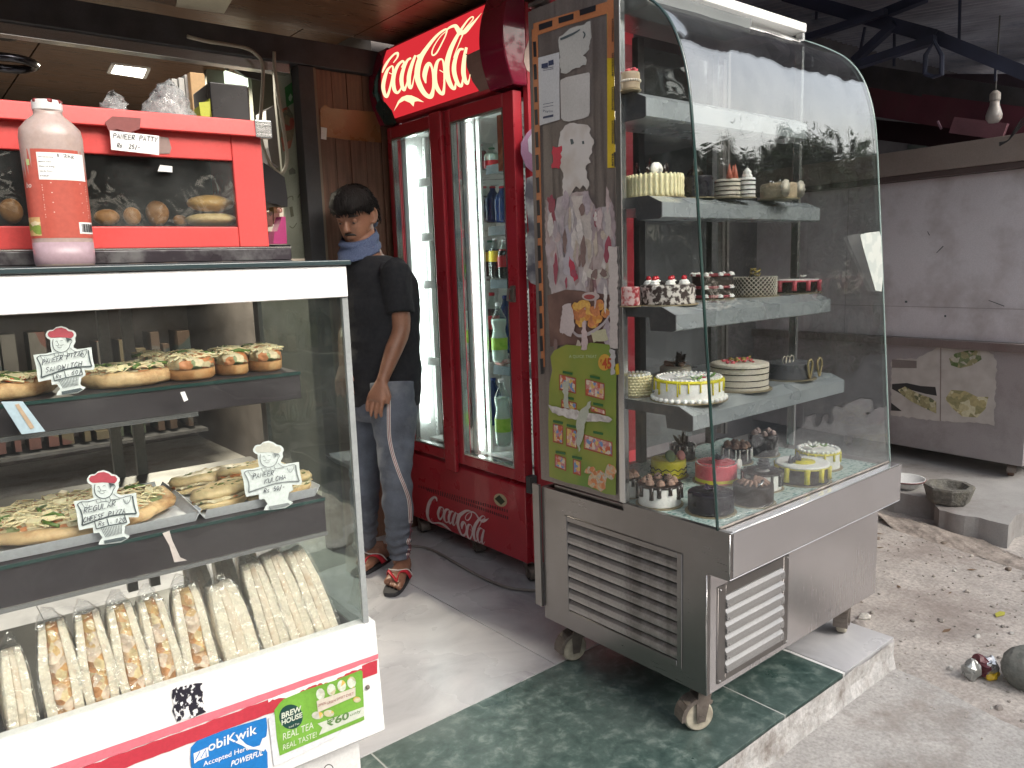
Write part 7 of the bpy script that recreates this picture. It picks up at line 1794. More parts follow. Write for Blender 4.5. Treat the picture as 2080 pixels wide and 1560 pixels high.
def P_beads(n, rr, b, z): return lambda mb, c, r, h: [mb.ball(c + Vector((math.cos(2 * PI * i / n) * r * rr, math.sin(2 * PI * i / n) * r * rr, h * z)), b, 8, 5) for i in range(n)]
def P_top(rr, th): return lambda mb, c, r, h: mb.lathe([(r * rr, h - .0005), (r * rr, h + th), (r * rr * .9, h + th * 1.2)], c, 32)
def P_cher(n, rr, b, z=.016, off=0): return lambda mb, c, r, h: [mb.ball(c + Vector((math.cos(2 * PI * i / n + off) * r * rr, math.sin(2 * PI * i / n + off) * r * rr, h + z)), b, 10, 7) for i in range(n)]
def P_shards(n, L, w_, seed, rr=.6): 
    def f(mb, c, r, h):
        q = random.Random(seed)
        for _ in range(n):
            a = q.uniform(0, 6.28); p = c + Vector((math.cos(a) * r * rr * q.random(), math.sin(a) * r * rr * q.random(), h))
            M = Matrix.Translation(p) @ Matrix.Rotation(q.uniform(0, 6.28), 4, 'Z') @ Matrix.Rotation(q.uniform(-.7, .7), 4, 'Y')
            l = L * q.uniform(.5, 1.1); mb.prism([M @ Vector(v) for v in ((-w_ / 2, 0, -.004), (w_ / 2, 0, -.004), (w_ * q.uniform(.2, .6), 0, l * .8), (0, 0, l), (-w_ * .5, 0, l * .5))], M.to_3x3() @ Vector((0, .002, 0)))
    return f
def P_mac(pos, b): return lambda mb, c, r, h: [mb.lathe([(b * .7, -b * .32), (b, -b * .2), (b * .93, -b * .06), (b * .93, b * .06), (b, b * .2), (b * .7, b * .32)], c + Vector((x * r, y * r, h + b * .85)), 18, M=Matrix.Rotation(R(65), 4, 'X') @ Matrix.Rotation(R(0), 4, 'Z')) for x, y in pos]
def P_petals(x, y, n, L, w_, z=.004): 
    def f(mb, c, r, h):
        for k in range(n):
            a = 2 * PI * k / n; M = Matrix.Translation(c + Vector((x * r, y * r, h + z))) @ Matrix.Rotation(a, 4, 'Z') @ Matrix.Rotation(R(-22), 4, 'Y')
            mb.prism([M @ Vector(v) for v in ((0, -.002, 0), (L * .4, -w_ / 2, .0), (L * .8, -w_ * .35, 0), (L, 0, .003), (L * .8, w_ * .35, 0), (L * .4, w_ / 2, 0), (0, .002, 0))], Vector((0, 0, .0016)))
    return f
def P_fluff(mat_seed, n, s, z0=0, rr=.7):
    def f(mb, c, r, h):
        q = random.Random(mat_seed)
        for _ in range(n):
            a = q.uniform(0, 6.28); p = c + Vector((math.cos(a) * r * rr * math.sqrt(q.random()), math.sin(a) * r * rr * math.sqrt(q.random()), h + z0 + q.uniform(0, s)))
            mb.ball(p, s * q.uniform(.4, .9), 8, 6, (1, 1, .7), lambda v, cc: v + (v - cc) * .5 * noise.noise(v * 150))
    return f
S1, S2, S3, S4 = SH[0][1], SH[1][1], SH[2][1], SH[3][1]     # from the lowest shelf up
rib = lambda n, amt: (lambda rr, z, a: rr * (1 + amt * math.cos(n * a)))
hrib = lambda k, amt: [(1 + (amt if i % 2 else -amt), i / k) for i in range(k + 1)]
def hprof(r, h, k, amt): return [(r * a * (1 if 0 < i < k else .98), h * b) for i, (a, b) in enumerate(hrib(k, amt))]
# top shelf
cake('small tan netted cake half hidden behind the post on the top shelf', 1262, 1300, 182, S4, .045, TAN, [('lattice', CREAM2, P_beads(24, 1.0, .004, .5)), ('pink_top', PK, P_fluff(3, 6, .012))], kr=1)
# second shelf
cake('cream cake with piped ribbed side and white plastic bow on the second shelf', 1273, 1387, 401, S3, .062, CR, [('piped_columns', CR, lambda mb, c, r, h: [mb.tube([c + Vector((math.cos(a) * r, math.sin(a) * r, h * q / 4 + .001)) for q in (0, .6, 1.3, 2, 2.6, 3.3, 4.1)], [.0045, .006, .0042, .006, .0042, .006, .003], 6) for a in [2 * PI * i / 34 for i in range(34)]]), ('chocolate_shards', CH, P_shards(9, .05, .03, 2)), ('white_bow', WI, lambda mb, c, r, h: mb.ball(c + Vector((-.01, -.015, h + .018)), .02, 12, 7, (1.2, .6, 1)))])
cake('dark navy cake with horizontal ribs behind the glass corner on the second shelf', 1384, 1447, 402, S3, .060, PLUM, [('chocolate_shards', CH, P_shards(6, .04, .03, 4))], prof='h')

cake('small cake wrapped in brown and white wafer strips with orange cones', 1452, 1503, 402, S3, .052, CREAM2, [('wafer_strips', BRN, P_rings((.12, .36, .6, .84), .0018)), ('chocolate_cones', col('orange_cone', (.5, .13, .08)), lambda mb, c, r, h: [mb.lathe([(.010, 0), (.006, .02), (.0008, .042)], c + Vector((x, y, h)), 10) for x, y in ((-.02, -.02), (.006, -.022), (.02, -.005))])])
cake('slim white and brown striped cake beside the cone topped cake', 1500, 1534, 402, S3, .056, WI, [('wafer_strips', BRN, P_rings((.15, .38, .62, .85), .0018)), ('cream_swirl', WI, P_dollops(1, 0, .014, .03))])
cake('tan fluted cake with round wafer fans on its side', 1545, 1618, 404, S3, .046, TAN, [('wafer_fan', CREAM2, lambda mb, c, r, h: [mb.lathe([(.002, .002), (.012, .0), (.014, .003), (.024, .001), (.026, .004)], c + Vector((x, -r * .85, .027)), 24, M=Matrix.Rotation(R(90), 4, 'X'), fn=lambda rr, z, a: rr * (1 + .11 * math.cos(13 * a))) for x in (-r * .8, r * .75)]), ('silver_balls', STEELB, P_beads(5, .5, .004, 1.15))], n=96)
# third shelf
cake('red and white speckled cake half hidden behind the steel post', 1262, 1300, 624, S2, .052, SPR, [])
cake('black forest cake with shaved chocolate side, cream rosettes and cherries', 1299, 1412, 622, S2, .054, SPK, [('cream_rosettes', WI, P_dollops(7, .68, .014, .017, .4)), ('cherries', RC, P_cher(7, .68, .0075, .018, .4)), ('shavings', CH, P_fluff(8, 26, .008, 0, .5))])
c_t = ctr(1402, 1488, 610, S2)
def boxes_(mb, c, r, h): pass
t = cake('tall layered chocolate cake with rows of cream and red rings in a clear box', 1406, 1486, 610, S2, .074, BRN, [('cream_rosettes', WI, lambda mb, c, r, h: [dollop(mb, c + Vector((math.cos(a) * r * 1.0, math.sin(a) * r * 1.0, h * zz)), .010, .012, a) for zz in (.05, .42, .95) for a in [2 * PI * i / 9 for i in range(9)]]), ('red_rings', col('dull_red_jelly', (.26, .04, .05), .3), P_rings((.1, .48, .98), .005))])
cake('cake wrapped in a pale chocolate lattice with gold curls on top', 1490, 1576, 604, S2, .058, BRN, [('lattice', CREAM2, lambda mb, c, r, h: [mb.tube([c + Vector((math.cos(a + s * f * .9) * (r + .001), math.sin(a + s * f * .9) * (r + .001), h * 1.05 * f)) for f in (0, .25, .5, .75, 1)], .0013, 4) for s in (-1, 1) for a in [2 * PI * i / 30 for i in range(30)]]), ('gold_curls', GOLD, lambda mb, c, r, h: [mb.tube([c + Vector((math.cos(k * 2 + t * 4) * .016, math.sin(k * 2 + t * 4) * .016, h + .004 + t * .025)) for t in [i / 7 for i in range(8)]], .002, 5) for k in range(5)])])
cake('low pink drip cake with dark square windows at the end of the third shelf', 1574, 1662, 597, S2, .040, CH, [('pink_drips', PK, P_drips(9, .009, 5, .8, .98)), ('white_rim', WI, P_top(.97, .003)), ('white_flower', WI, P_petals(.2, -.2, 5, .014, .010, .01))])
# fourth shelf
cake('yellowish basket weave cake beside the post on the lowest shelf', 1262, 1322, 808, S1, .058, CR, [('weave', CR, lambda mb, c, r, h: [mb.ball(c + Vector((math.cos(2 * PI * (i + .5 * (k % 2)) / 26) * r, math.sin(2 * PI * (i + .5 * (k % 2)) / 26) * r, h * (k + .5) / 7)), .006, 6, 4, (1, 1, .6)) for i in range(26) for k in range(7)]), ('beads', WI, P_beads(20, .9, .005, 1.05))])
cake('big white cake with yellow drips and white flowers in front of the glass corner', 1328, 1470, 822, S1, .058, WI, [('yellow_drips', YE, P_drips(26, .0028, 12, .45, .72)), ('top_icing', WI, P_top(.93, .002)), ('piped_border', WI, P_beads(34, 1.06, .0072, .07)), ('rim_beads', WI, P_beads(44, .93, .0042, 1.05)), ('flower', WI, lambda mb, c, r, h: [P_petals(x, y, 6, .024, .016, .006)(mb, c, r, h) for x, y in ((-.35, -.45), (.05, -.5), (-.1, .0), (-.62, -.15))]), ('flower_centres', PK, P_mac(((.05, -.5),), .007)), ('leaves', LEAF, lambda mb, c, r, h: [P_petals(x, y, 3, .022, .012, .003)(mb, c, r, h) for x, y in ((-.45, -.65), (.32, -.55))])])
cake('tall ivory cake with black stripes and pink curls on top', 1443, 1560, 798, S1, .078, CREAM2, [('black_stripes', CH, P_rings((.14, .38, .62, .84), .0016)), ('pink_curls', PK, P_fluff(9, 26, .008, 0, .75)), ('nut_crumbs', GOLD, P_fluff(19, 16, .01, .004, .4))])
cake('grey ribbed cake with open chocolate hearts standing against it', 1552, 1650, 775, S1, .050, GRY, [('chocolate_hearts', col('tan_chocolate', (.34, .27, .13)), lambda mb, c, r, h: [mb.tube(catmull([c + Vector((x + .7 * a_, -r * 1.03 - .002 - .05 * k, b_ + .006)) for a_, b_ in ((0, 0), (-.016, .030), (-.018, .046), (0, .058), (.018, .046), (.016, .030))], 5, True), .0035, 6, closed=True) for k, x in ((0, -r * .12), (0, r * .62))]), ('silver_rings', CREAM2, lambda mb, c, r, h: [mb.tube([c + Vector((x + .012 * math.cos(a), -.01, h + .010 + .012 * math.sin(a))) for a in [2 * PI * i / 14 for i in range(14)]], .0015, 5, closed=True) for x in (-.04, -.022, .002)])], prof='h')
cake('brown chocolate bowl cake behind the white yellow drip cake', 1342, 1402, 752, S1, .038, CREAM2, [('nut_pile', CHB, P_fluff(4, 22, .012, 0, .7)), ('chocolate_spike', CH, P_shards(6, .05, .02, 3))], c=pz(1372, 768, S1), r=.052)
# on the deck
cake('choco cake half hidden by the post with white ribs and cream dollops', 1262, 1298, 1014, DECK, .060, WI, [('glaze', CH, P_drips(9, .006, 31, .3, .5)), ('cream_dollops', CHB, P_dollops(5, .6, .014, .022))])
cake('white ribbed cake with black dripping glaze and seven chocolate dollops', 1296, 1383, 1036, DECK, .062, WI, [('black_glaze', CH, P_drips(13, .0075, 33, .35, .75)), ('chocolate_dollops', CHB, P_dollops(8, .68, .0125, .019)), ('sprinkles', CH, P_fluff(6, 30, .004, .014, .8))], prof='h')
cake('small yellow cake with black wavy lines and green and pink macarons', 1322, 1394, 975, DECK, .055, YE, [('wavy_lines', CH, lambda mb, c, r, h: [mb.tube([c + Vector((math.cos(a) * (r + .001), math.sin(a) * (r + .001), h * zz + .0035 * math.sin(a * 14))) for a in [2 * PI * i / 112 for i in range(112)]], .0017, 5, closed=True) for zz in (.22, .5)]), ('pink_macaron', MAC, P_mac(((.25, -.7),), .017)), ('green_macaron', MAG, P_mac(((-.45, -.5),), .02))])
cake('pink and yellow glazed cake with a bead ring and dark flower on top', 1412, 1496, 988, DECK, .060, PK, [('yellow_band', YE, lambda mb, c, r, h: mb.lathe([(r + .0012, .001), (r + .0012, h * .22)], c, 40, cap=False)), ('bead_ring', STEELB, P_beads(46, .95, .0026, 1.0)), ('dark_flower', GRY, P_petals(-.2, -.3, 7, .03, .02, .012)), ('white_shell', WI, lambda mb, c, r, h: mb.ball(c + Vector((r * .85, -r * .75, h * .85)), .014, 10, 7, (1, .5, 1.3)))])
cake('black glossy horizontally ribbed cake at the front glass corner', 1397, 1490, 1053, DECK, .056, PLUM, [('plum_swirl', col('purple_shine', (.05, .03, .06), .2), P_petals(-.1, -.1, 5, .03, .02, .004))], prof='h')
cake('dark brown ribbed cake topped with a fan of chocolate cream', 1488, 1570, 1033, DECK, .054, BRN, [('cream_fan', CHB, lambda mb, c, r, h: [mb.tube([c + Vector((-.002, -.002, h + .001)), c + Vector((math.cos(a) * r * .5, math.sin(a) * r * .5, h + .012)), c + Vector((math.cos(a) * r * .8, math.sin(a) * r * .8, h + .004))], [.004, .007, .003], 7) for a in [2.4 + i * .38 for i in range(12)]]), ('silver_leaf', STEELB, P_petals(-.5, -.6, 1, .03, .014, .006))], prof='h')
cake('white cake with black glaze drips and a grey chocolate flower', 1508, 1586, 1001, DECK, .052, WI, [('black_glaze', CH, P_drips(12, .005, 41, .55, .9)), ('grey_flower', GRY, lambda mb, c, r, h: [P_petals(0, -.1, 6, .03 - .005 * k, .026, .004 + .011 * k)(mb, c, r, h) for k in range(3)])])
cake('dark cake with white drips covered in swirled cocoa dollops', 1466, 1526, 946, DECK, .052, CH, [('white_drips', WI, P_drips(14, .0028, 51, .5, .85, False)), ('cocoa_dollops', CHB, P_dollops(7, .65, .014, .022)), ('centre_dollop', CHB, P_dollops(1, 0, .014, .028))])
cake('tall chocolate flake cake with pinkish white dollops at the back', 1520, 1580, 930, DECK, .072, speck('flaky_chocolate', (.02, .012, .012), (.3, .28, .28), 60, .56, .4, sharp=.08), [('pale_dollops', col('pinkish_cream', (.45, .33, .31)), P_dollops(5, .62, .0125, .02))])
cake('yellow drip cake with white top and dark pine cone decorations', 1577, 1680, 989, DECK, .052, BRN, [('yellow_drips', YE, P_drips(10, .010, 61, .75, .95)), ('white_top', WI, P_top(1.05, .005)), ('yellow_disc', YE, lambda mb, c, r, h: mb.lathe([(r * .5, h + .0062), (r * .5, h + .008)], c, 24)), ('pine_shapes', GRY, lambda mb, c, r, h: [P_shards(14, .026, .010, 70 + i, .12)(mb, c + Vector((x * r, y * r, .004)), r, h) for i, (x, y) in enumerate(((-.5, .2), (.0, .25)))])])
cake('green and yellow trimmed white cake with leaf sprigs at the back right', 1618, 1703, 958, DECK, .055, WI, [('yellow_drips', YE, P_drips(14, .0045, 71, .4, .8)), ('white_rim', WI, P_beads(26, .92, .007, 1.06)), ('top_icing', WI, P_top(.93, .002)), ('green_sprigs', LEAF, lambda mb, c, r, h: [P_petals(x, y, 4, .02, .01, .010)(mb, c, r, h) for x, y in ((-.3, .1), (.2, -.2))]), ('white_petals', WI, P_petals(-.2, .2, 6, .028, .014, .012))])
cake('dark cake bristling with chocolate sticks behind the yellow macaron cake', 1362, 1412, 938, DECK, .052, CH, [('white_drips', WI, P_drips(12, .003, 81, .2, .4, False)), ('chocolate_sticks', BRN, P_shards(10, .055, .012, 9, .7))])

# ------------------------------------------------------------------ RIGHT HAND SIDE
CABP = Vector((4.96, 1.49, 0)); CABD = (Vector((5.04, 2.38, 0)) - CABP).normalized(); CABA = math.atan2(CABD.y, CABD.x)
cabm = Matrix.Translation(CABP) @ Matrix.Rotation(CABA, 4, 'Z')      # local x runs along the face away from the street, -y... depth behind
def K3(a, d, z): return cabm @ Vector((a, -d, z))
kb = thing('steel_cabinet', 'large grey steel food stall cabinet standing on the concrete slab', 'cabinet', CABP, CABA)
def kbx(mb, a0, a1, d0, d1, z0, z1): return mb.hexa([K3(a0, d0, z0), K3(a1, d0, z0), K3(a1, d1, z0), K3(a0, d1, z0), K3(a0, d0, z1), K3(a1, d0, z1), K3(a1, d1, z1), K3(a0, d1, z1)])
KST = steel('dull_grey_steel', (.42, .40, .41), .42, (30, 30, 1), .2)
kbx(MB(), -.03, 2.2, 0, .8, .085, .742).build('lower_body', mat('grey_brown_sheet', (.36, .34, .345), .5, .35, var=.08, scale=3, dirt=(.14, .12, .11), dscale=2), kb, bevel=.004)
kbx(MB(), -.06, 2.2, -.035, .8, .7425, .792).build('worktop', mat('worktop_steel', (.24, .21, .2), .45, .5), kb, bevel=.004)
kbx(MB(), -.01, 2.2, .02, .8, .7925, 1.765).build('upper_body', mat('pale_steel_sheet', (.66, .65, .68), .5, .2, var=.05, scale=2, dirt=(.36, .33, .32), dscale=2.5, damt=.6), kb, bevel=.003)
kbx(MB(), -.08, 2.2, -.05, .8, 1.7655, 1.80).build('hood_lip', mat('hood_dark', (.10, .075, .07), .5, .3), kb, bevel=.003)
mb = MB(); kbx(mb, -.10, 2.2, -.06, .8, 1.8005, 1.945); mb.build('hood', mat('hood_brown', (.29, .25, .225), .5, .3, var=.08, dirt=(.22, .17, .14)), kb, bevel=.004)
mb = MB(); kbx(mb, 1.12, 1.122, .0185, .0195, .80, 1.76); kbx(mb, 0.0, 1.9, .0185, .0195, .985, .988); mb.build('panel_seam', mat('seam_line', (.3, .28, .28), .6), kb)
for a in (.06, 1.1): caster(*K3(a, .08, 0).xy, .085, R(20), 'castor', .034, kb, mat('rusty_wheel', (.12, .07, .05), .7))
mb = MB()
for k, (a, b, c_, d) in enumerate(((1885, 470, 1890, 482), (1915, 508, 1922, 498), (2010, 560, 2040, 575), (1850, 640, 1856, 643))):
    f1 = lambda u, v: pP(u, v, CABP, CABA) - Matrix.Rotation(CABA, 3, 'Z') @ Vector((0, -.016, 0)) * -1
    pass
def kp(x, y, d=-.002): return pP(x, y, K3(0, d, 0), CABA)
mb = MB()
for q in ([(1884, 470, 1.4), (1888, 478, 1.8)], [(1902, 514, 1.2), (1916, 500, 2.2)], [(2008, 610, 1.4), (2040, 622, 1.6)], [(1838, 613, 4), (1843, 613, 4)], [(1918, 642, 4), (1922, 642, 4)]): ribbon(mb, q, lambda u, v: kp(u, v, .0175), spline=False)
mb.build('scratches', INK, kb)
q = [kp(a, b) for a, b in jag(((1810, 735), (1830, 728), (1862, 730), (1875, 722), (1912, 705), (2000, 712), (2018, 720), (2025, 740), (2022, 800), (2020, 865), (1985, 858), (1900, 855), (1810, 843)))]
nvt = -(Matrix.Rotation(CABA, 3, 'Z') @ Vector((0, -1, 0)))
po = MB().prism(q, nvt * .001).build('food_poster', speck('poster_paper', (.42, .38, .35), (.52, .49, .46), 12, .5, .8, sharp=.2), kb)
def kpo(nm, pts, m, k): MB().prism([kp(a, b, -.002 - .001 * k) for a, b in pts], nvt * .0004).build(nm, m, po)
kpo('dark_print', [(1812, 790), (1812, 780), (1842, 778), (1870, 784), (1900, 786), (1903, 804), (1880, 800), (1850, 792), (1830, 800)], mat('dark_print', (.03, .03, .03), .6), 1.5)
kpo('dark_print', [(1810, 818), (1832, 835), (1810, 834)], mat('dark_print', (.03, .03, .03), .6), 1.5)
kpo('momo_picture', [(1824, 792), (1838, 785), (1862, 798), (1890, 808), (1902, 816), (1902, 840), (1880, 830), (1850, 815), (1832, 802)], multi('momo_print', [(.28, .25, .13), (.4, .36, .2), (.5, .46, .3), (.14, .15, .08)], 34, .6, .1), 2.5)
kpo('salad_picture', [(1928, 728), (1940, 718), (1965, 712), (1990, 712), (1994, 730), (1975, 742), (1950, 748), (1932, 742)], multi('salad_print', [(.1, .15, .05), (.3, .28, .15), (.45, .42, .34), (.16, .2, .1)], 34, .6, .1), 1.5)
kpo('roll_picture', [(1920, 810), (1932, 792), (1960, 794), (1985, 806), (2008, 806), (2002, 830), (1985, 848), (1955, 846), (1935, 830)], multi('roll_print', [(.5, .45, .26), (.42, .36, .18), (.58, .54, .36), (.3, .28, .14)], 24, .6, .1), 1.5)
kpo('grey_patch', [(1812, 730), (1862, 733), (1862, 748), (1812, 747)], mat('grey_patch', (.2, .17, .16), .6), 1.5)
ribbon_mb = MB(); ribbon(ribbon_mb, [(1911, 706, 2), (1910, 855, 2)], lambda u, v: kp(u, v, -.005), spline=False); ribbon_mb.build('poster_gap', mat('brown_line', (.25, .2, .18), .7), po)
# concrete slab with broken front edge
sl0 = [pz(a, b, 0) for a, b in ((1828, 1000), (1902, 1014), (1906, 1034), (1960, 1047), (2041, 1063), (2085, 1036))]; sl = []
for i in range(len(sl0) - 1):
    for j in range(9):
        q = sl0[i].lerp(sl0[i + 1], j / 9); q += Vector((noise.noise(q * 9), noise.noise(q * 9 + Vector((5, 0, 0))), 0)) * .03; sl.append(q)
top = [pz(1770, 985, 0)] + sl + [Vector((4.9, 1.0, 0)), Vector((8.5, .7, 0)), Vector((8.5, 3.3, 0)), Vector((2.75, 3.3, 0)), Vector((2.75, 2.2, 0))]
struct(MB().prism([Vector((p.x, p.y, -.002)) for p in top], (0, 0, -.13)).build('concrete_slab', mat('pale_concrete', (.36, .35, .34), .75, var=.15, scale=4, bump=.3, bscale=30, dirt=(.18, .16, .15), dscale=2, damt=.8), None))
mb = MB(); bk = [pz(a, b, -.09) for a, b in ((1800, 1050), (1850, 1062), (1900, 1075), (1960, 1092), (2030, 1112), (2100, 1130))]; bk = catmull(bk, 8); vs_ = []; nb = 7
for i, p in enumerate(bk):
    for j in range(nb):
        f = j / (nb - 1); q = p + Vector((.30 * (f - .5), .46 * (f - .35), 0)); vs_.append(Vector((q.x, q.y, -.120 + .03 * math.sin(PI * f) ** 1.2 + .03 * noise.noise(q * 7) * math.sin(PI * f) + .008 * noise.noise(q * 30))))
mb.add(vs_, [(i * nb + j, i * nb + j + 1, (i + 1) * nb + j + 1, (i + 1) * nb + j) for i in range(len(bk) - 1) for j in range(nb - 1)])
struct(mb.build('earth_bank', mat('damp_earth', (.33, .285, .25), .95, var=.35, scale=14, bump=1, bscale=30, dirt=(.34, .29, .25), dscale=6, fine=.15, fscale=80), None, smooth=True))
# plate, stone bowl
c, r, _ = ctr(1795, 1875, 1000, .0); c.z = 0
t = thing('enamel_plate', 'white enamel bowl with a dark rim behind the showcase ledge', 'bowl', c); MB().lathe([(r * .55, 0), (r * .8, .02), (r * 1.0, .05), (r * 1.0, .056), (r * .95, .052), (r * .75, .024), (r * .4, .008), (r * .05, .007)], c, 32).build('dish', mat('white_enamel', (.66, .67, .66), .25), t, smooth=True)
MB().tube([c + Vector((r * math.cos(a), r * math.sin(a), .05)) for a in [2 * PI * i / 32 for i in range(32)]], .004, 6, closed=True).build('rim', mat('maroon_rim', (.12, .03, .03), .4), t, smooth=True)
c, r, _ = ctr(1876, 1975, 1032, .0, .9); c.z = 0
t = thing('stone_mortar', 'grey octagonal stone mortar on the slab edge', 'mortar', c); k8 = lambda rr, z, a: rr / max(math.cos((a + .3) % (PI / 4) - PI / 8), .9) * (1 + .03 * noise.noise(Vector((math.cos(a) * 3, math.sin(a) * 3, z * 30))))
MB().lathe([(r * .72, 0), (r * .8, .01), (r * 1.0, .085), (r * .97, .095), (r * .78, .095), (r * .6, .06), (r * .3, .045), (r * .03, .043)], c, 40, fn=k8).build('stone', mat('dark_stone', (.14, .135, .12), .9, var=.3, scale=40, bump=.9, bscale=90, dirt=(.28, .26, .2), dscale=12), t)
# snack wrapper, boulder like sack edge, leaf, pebbles
gz_ = lambda p: Vector((p.x, p.y, ground_z(p.x, p.y)))
p = gz_(pz(1992, 1376, -.115))
wr_ = thing('snack_wrapper', 'crumpled silver and yellow snack packet lying on the ground', 'wrapper', p)
def crum(mb, c, sx, sy, sz, seed, rot=0):
    return mb.ball(c, 1, 14, 9, (sx, sy, sz), lambda q, cc: q + Vector((noise.noise(q * 40 + Vector((seed, 0, 0))), noise.noise(q * 40 + Vector((0, seed, 0))), noise.noise(q * 40))) * .014)
SIL = mat('silver_foil', (.6, .6, .62), .25, .9, var=.15, scale=30)
MB_ = MB(); crum(MB_, p + Vector((-.028, .02, .034)), .036, .028, .036, 1); MB_.build('foil_body', mat('dull_foil', (.35, .36, .35), .35, .5, var=.3, scale=40), wr_)
MB_ = MB(); crum(MB_, p + Vector((.022, -.012, .042)), .032, .028, .034, 2); MB_.build('silver_face', SIL, wr_)
MB_ = MB(); crum(MB_, p + Vector((.028, -.024, .014)), .036, .02, .016, 3); MB_.build('yellow_band', mat('yellow_foil', (.62, .40, .03), .3), wr_)
MB_ = MB(); crum(MB_, p + Vector((-.004, .0, .044)), .010, .032, .036, 4); MB_.build('maroon_band', mat('maroon_foil', (.12, .03, .04), .3), wr_)
p = gz_(pz(2085, 1400, -.115)); o = MB().ball(p + Vector((.03, 0, .06)), .085, 24, 14, (1, 1, .95), lambda q, c: q + (q - c) * (.15 * noise.noise(q * 14) + .05 * noise.noise(q * 50))).build('grey_boulder', mat('grey_boulder', (.15, .155, .14), .8, var=.35, scale=20, bump=.9, bscale=40, dirt=(.3, .28, .25), dscale=8), None, smooth=True, origin=p); tag(o, 'rounded grey boulder cut by the right edge of the picture', 'boulder')
p = gz_(pz(2035, 1253, -.115)); o = MB().prism([p + Vector(q) + Vector((0, 0, .004)) for q in ((-.03, .01, 0), (-.01, .022, .003), (.025, .016, .004), (.035, .0, .002), (.01, -.006, 0))], (0, 0, .0012)).build('yellow_leaf', mat('yellow_leaf', (.4, .38, .05), .6, var=.2), None, origin=p); tag(o, 'small yellow green leaf lying on the dirt', 'leaf')
STN = mat('pebble_grey', (.33, .30, .27), .9, var=.35, scale=3, bump=.5); rp = random.Random(21)
def stone(mb, p, s, seed): mb.ball(p + Vector((0, 0, s * .3)), s, 9, 6, (1, rp.uniform(.6, 1), rp.uniform(.45, .75)), lambda q, c: q + (q - c) * .55 * noise.noise(q * (1.2 / s) + Vector((seed, 0, 0))))
mb = MB(); mb2 = MB()
for k in range(2300):
    x, y = rp.uniform(2.35, 6.0), rp.uniform(-.6, 2.0)
    if y > 1.1 and x < 2.66: continue
    s = rp.uniform(.002, .007) if rp.random() < .93 else rp.uniform(.008, .014)
    q = Vector((x, y, ground_z(x, y))); 
    if x < 2.62 - (1.0 - y) * .25 and y < 1.12: q.z = -.101; s *= .5
    stone(mb if rp.random() < .85 else mb2, q, s, k)
tag(mb.build('gravel', STN), 'loose gravel and grit scattered over the dirt', 'gravel', kind='stuff'); tag(mb2.build('grit', mat('pale_grit', (.5, .48, .45), .9, var=.2, scale=3)), 'pale grit scattered over the dirt', 'gravel', kind='stuff')
for k, (a, b, s, lb_) in enumerate(((1755, 1256, .022, 'pale chip of stone beside the far right castor'), (1745, 1272, .026, 'grey broken stone behind the far right castor'), (1783, 1098, .014, 'white chip beside the showcase base'), (1786, 1055, .018, 'broken grey stone close under the ledge corner'), (1802, 1052, .016, 'smaller grey stone next to the ledge corner'), (1918, 1104, .016, 'dark twiggy stone in the middle of the dirt'), (1938, 1160, .010, 'small black stone on the dirt'), (2044, 1122, .018, 'brown stone near the damp patch'), (2048, 1156, .014, 'rounded pebble right of the black stone'), (1853, 1140, .008, 'tiny pale pebble behind the showcase'), (2028, 1440, .014, 'white pebble near the broken concrete edge'))):
    q = gz_(pz(a, b, -.115)); m_ = MB(); stone(m_, q, s, k * 3.1); tag(m_.build('stone', mat('stone_%s' % 'abc'[k % 3], ((.5, .48, .44), (.3, .27, .25), (.2, .16, .13))[k % 3], .9, var=.25, scale=20, bump=.5), None, origin=q), lb_, 'stone', 'stones on the dirt')
# leaf litter and twigs
mb = MB()
for k in range(60):
    x, y = rp.uniform(2.7, 5.6), rp.uniform(.2, 1.9); z = ground_z(x, y) + .003; a = rp.uniform(0, 6.28); l = rp.uniform(.008, .03); d = Vector((math.cos(a), math.sin(a), .05)) * l; e = Vector((-d.y, d.x, 0)) * .35
    c = Vector((x, y, z)); mb.add([c - d, c + e, c + d, c - e], [(0, 1, 2, 3)])
tag(mb.build('leaf_litter', mat('dry_leaf', (.16, .10, .06), .9, var=.4, scale=4)), 'dry leaf scraps scattered on the dirt', 'litter', kind='stuff')

# ------------------------------------------------------------------ SHED ROOF ON THE RIGHT
SHEET = mat('corrugated_sheet', (.30, .31, .37), .55, .4, var=.4, scale=3, dirt=(.07, .09, .13), dscale=1.5, damt=.8)
sh = thing('shed_roof', 'dark corrugated metal roof over the stall at the upper right', 'roof', (5.5, 3.0, 3.2))
mb = MB(); nx = 220
def rz(x, y): return 2.72 + (y - 0.9) * .10 + .06 * (x - 2.7) * .3
sheets = [(2.66, 4.3), (4.28, 5.9), (5.88, 7.5), (7.48, 9.2)]
for k, (xa, xb_) in enumerate(sheets):
    mb = MB(); n_ = 100; vs_ = []
    for i in range(n_ + 1):
        x = xa + (xb_ - xa) * i / n_; w_ = .022 * math.cos(x * 2 * PI / .085)
        for y in (0.95, 2.2, 3.4, 5.0): vs_.append(Vector((x, y, rz(x, y) + w_ + .012 * k)))
    mb.add(vs_, [(i * 4 + j, (i + 1) * 4 + j, (i + 1) * 4 + j + 1, i * 4 + j + 1) for i in range(n_) for j in range(3)])
    o = mb.build('roof_sheet', SHEET, sh, smooth=True); so_ = o.modifiers.new('thick', 'SOLIDIFY'); so_.thickness = .003
tr = thing('roof_truss', 'dark blue grey steel truss bars under the shed roof', 'truss', pX(1800, 60, 4.6))
TM = mat('blue_grey_steel', (.035, .042, .075), .6, .2, var=.3)
def tb(nm, a, b, X0, X1, w_): MB().beam(pX(*a, X0), pX(*b, X1), w_, w_ * .8).build(nm, TM, tr)
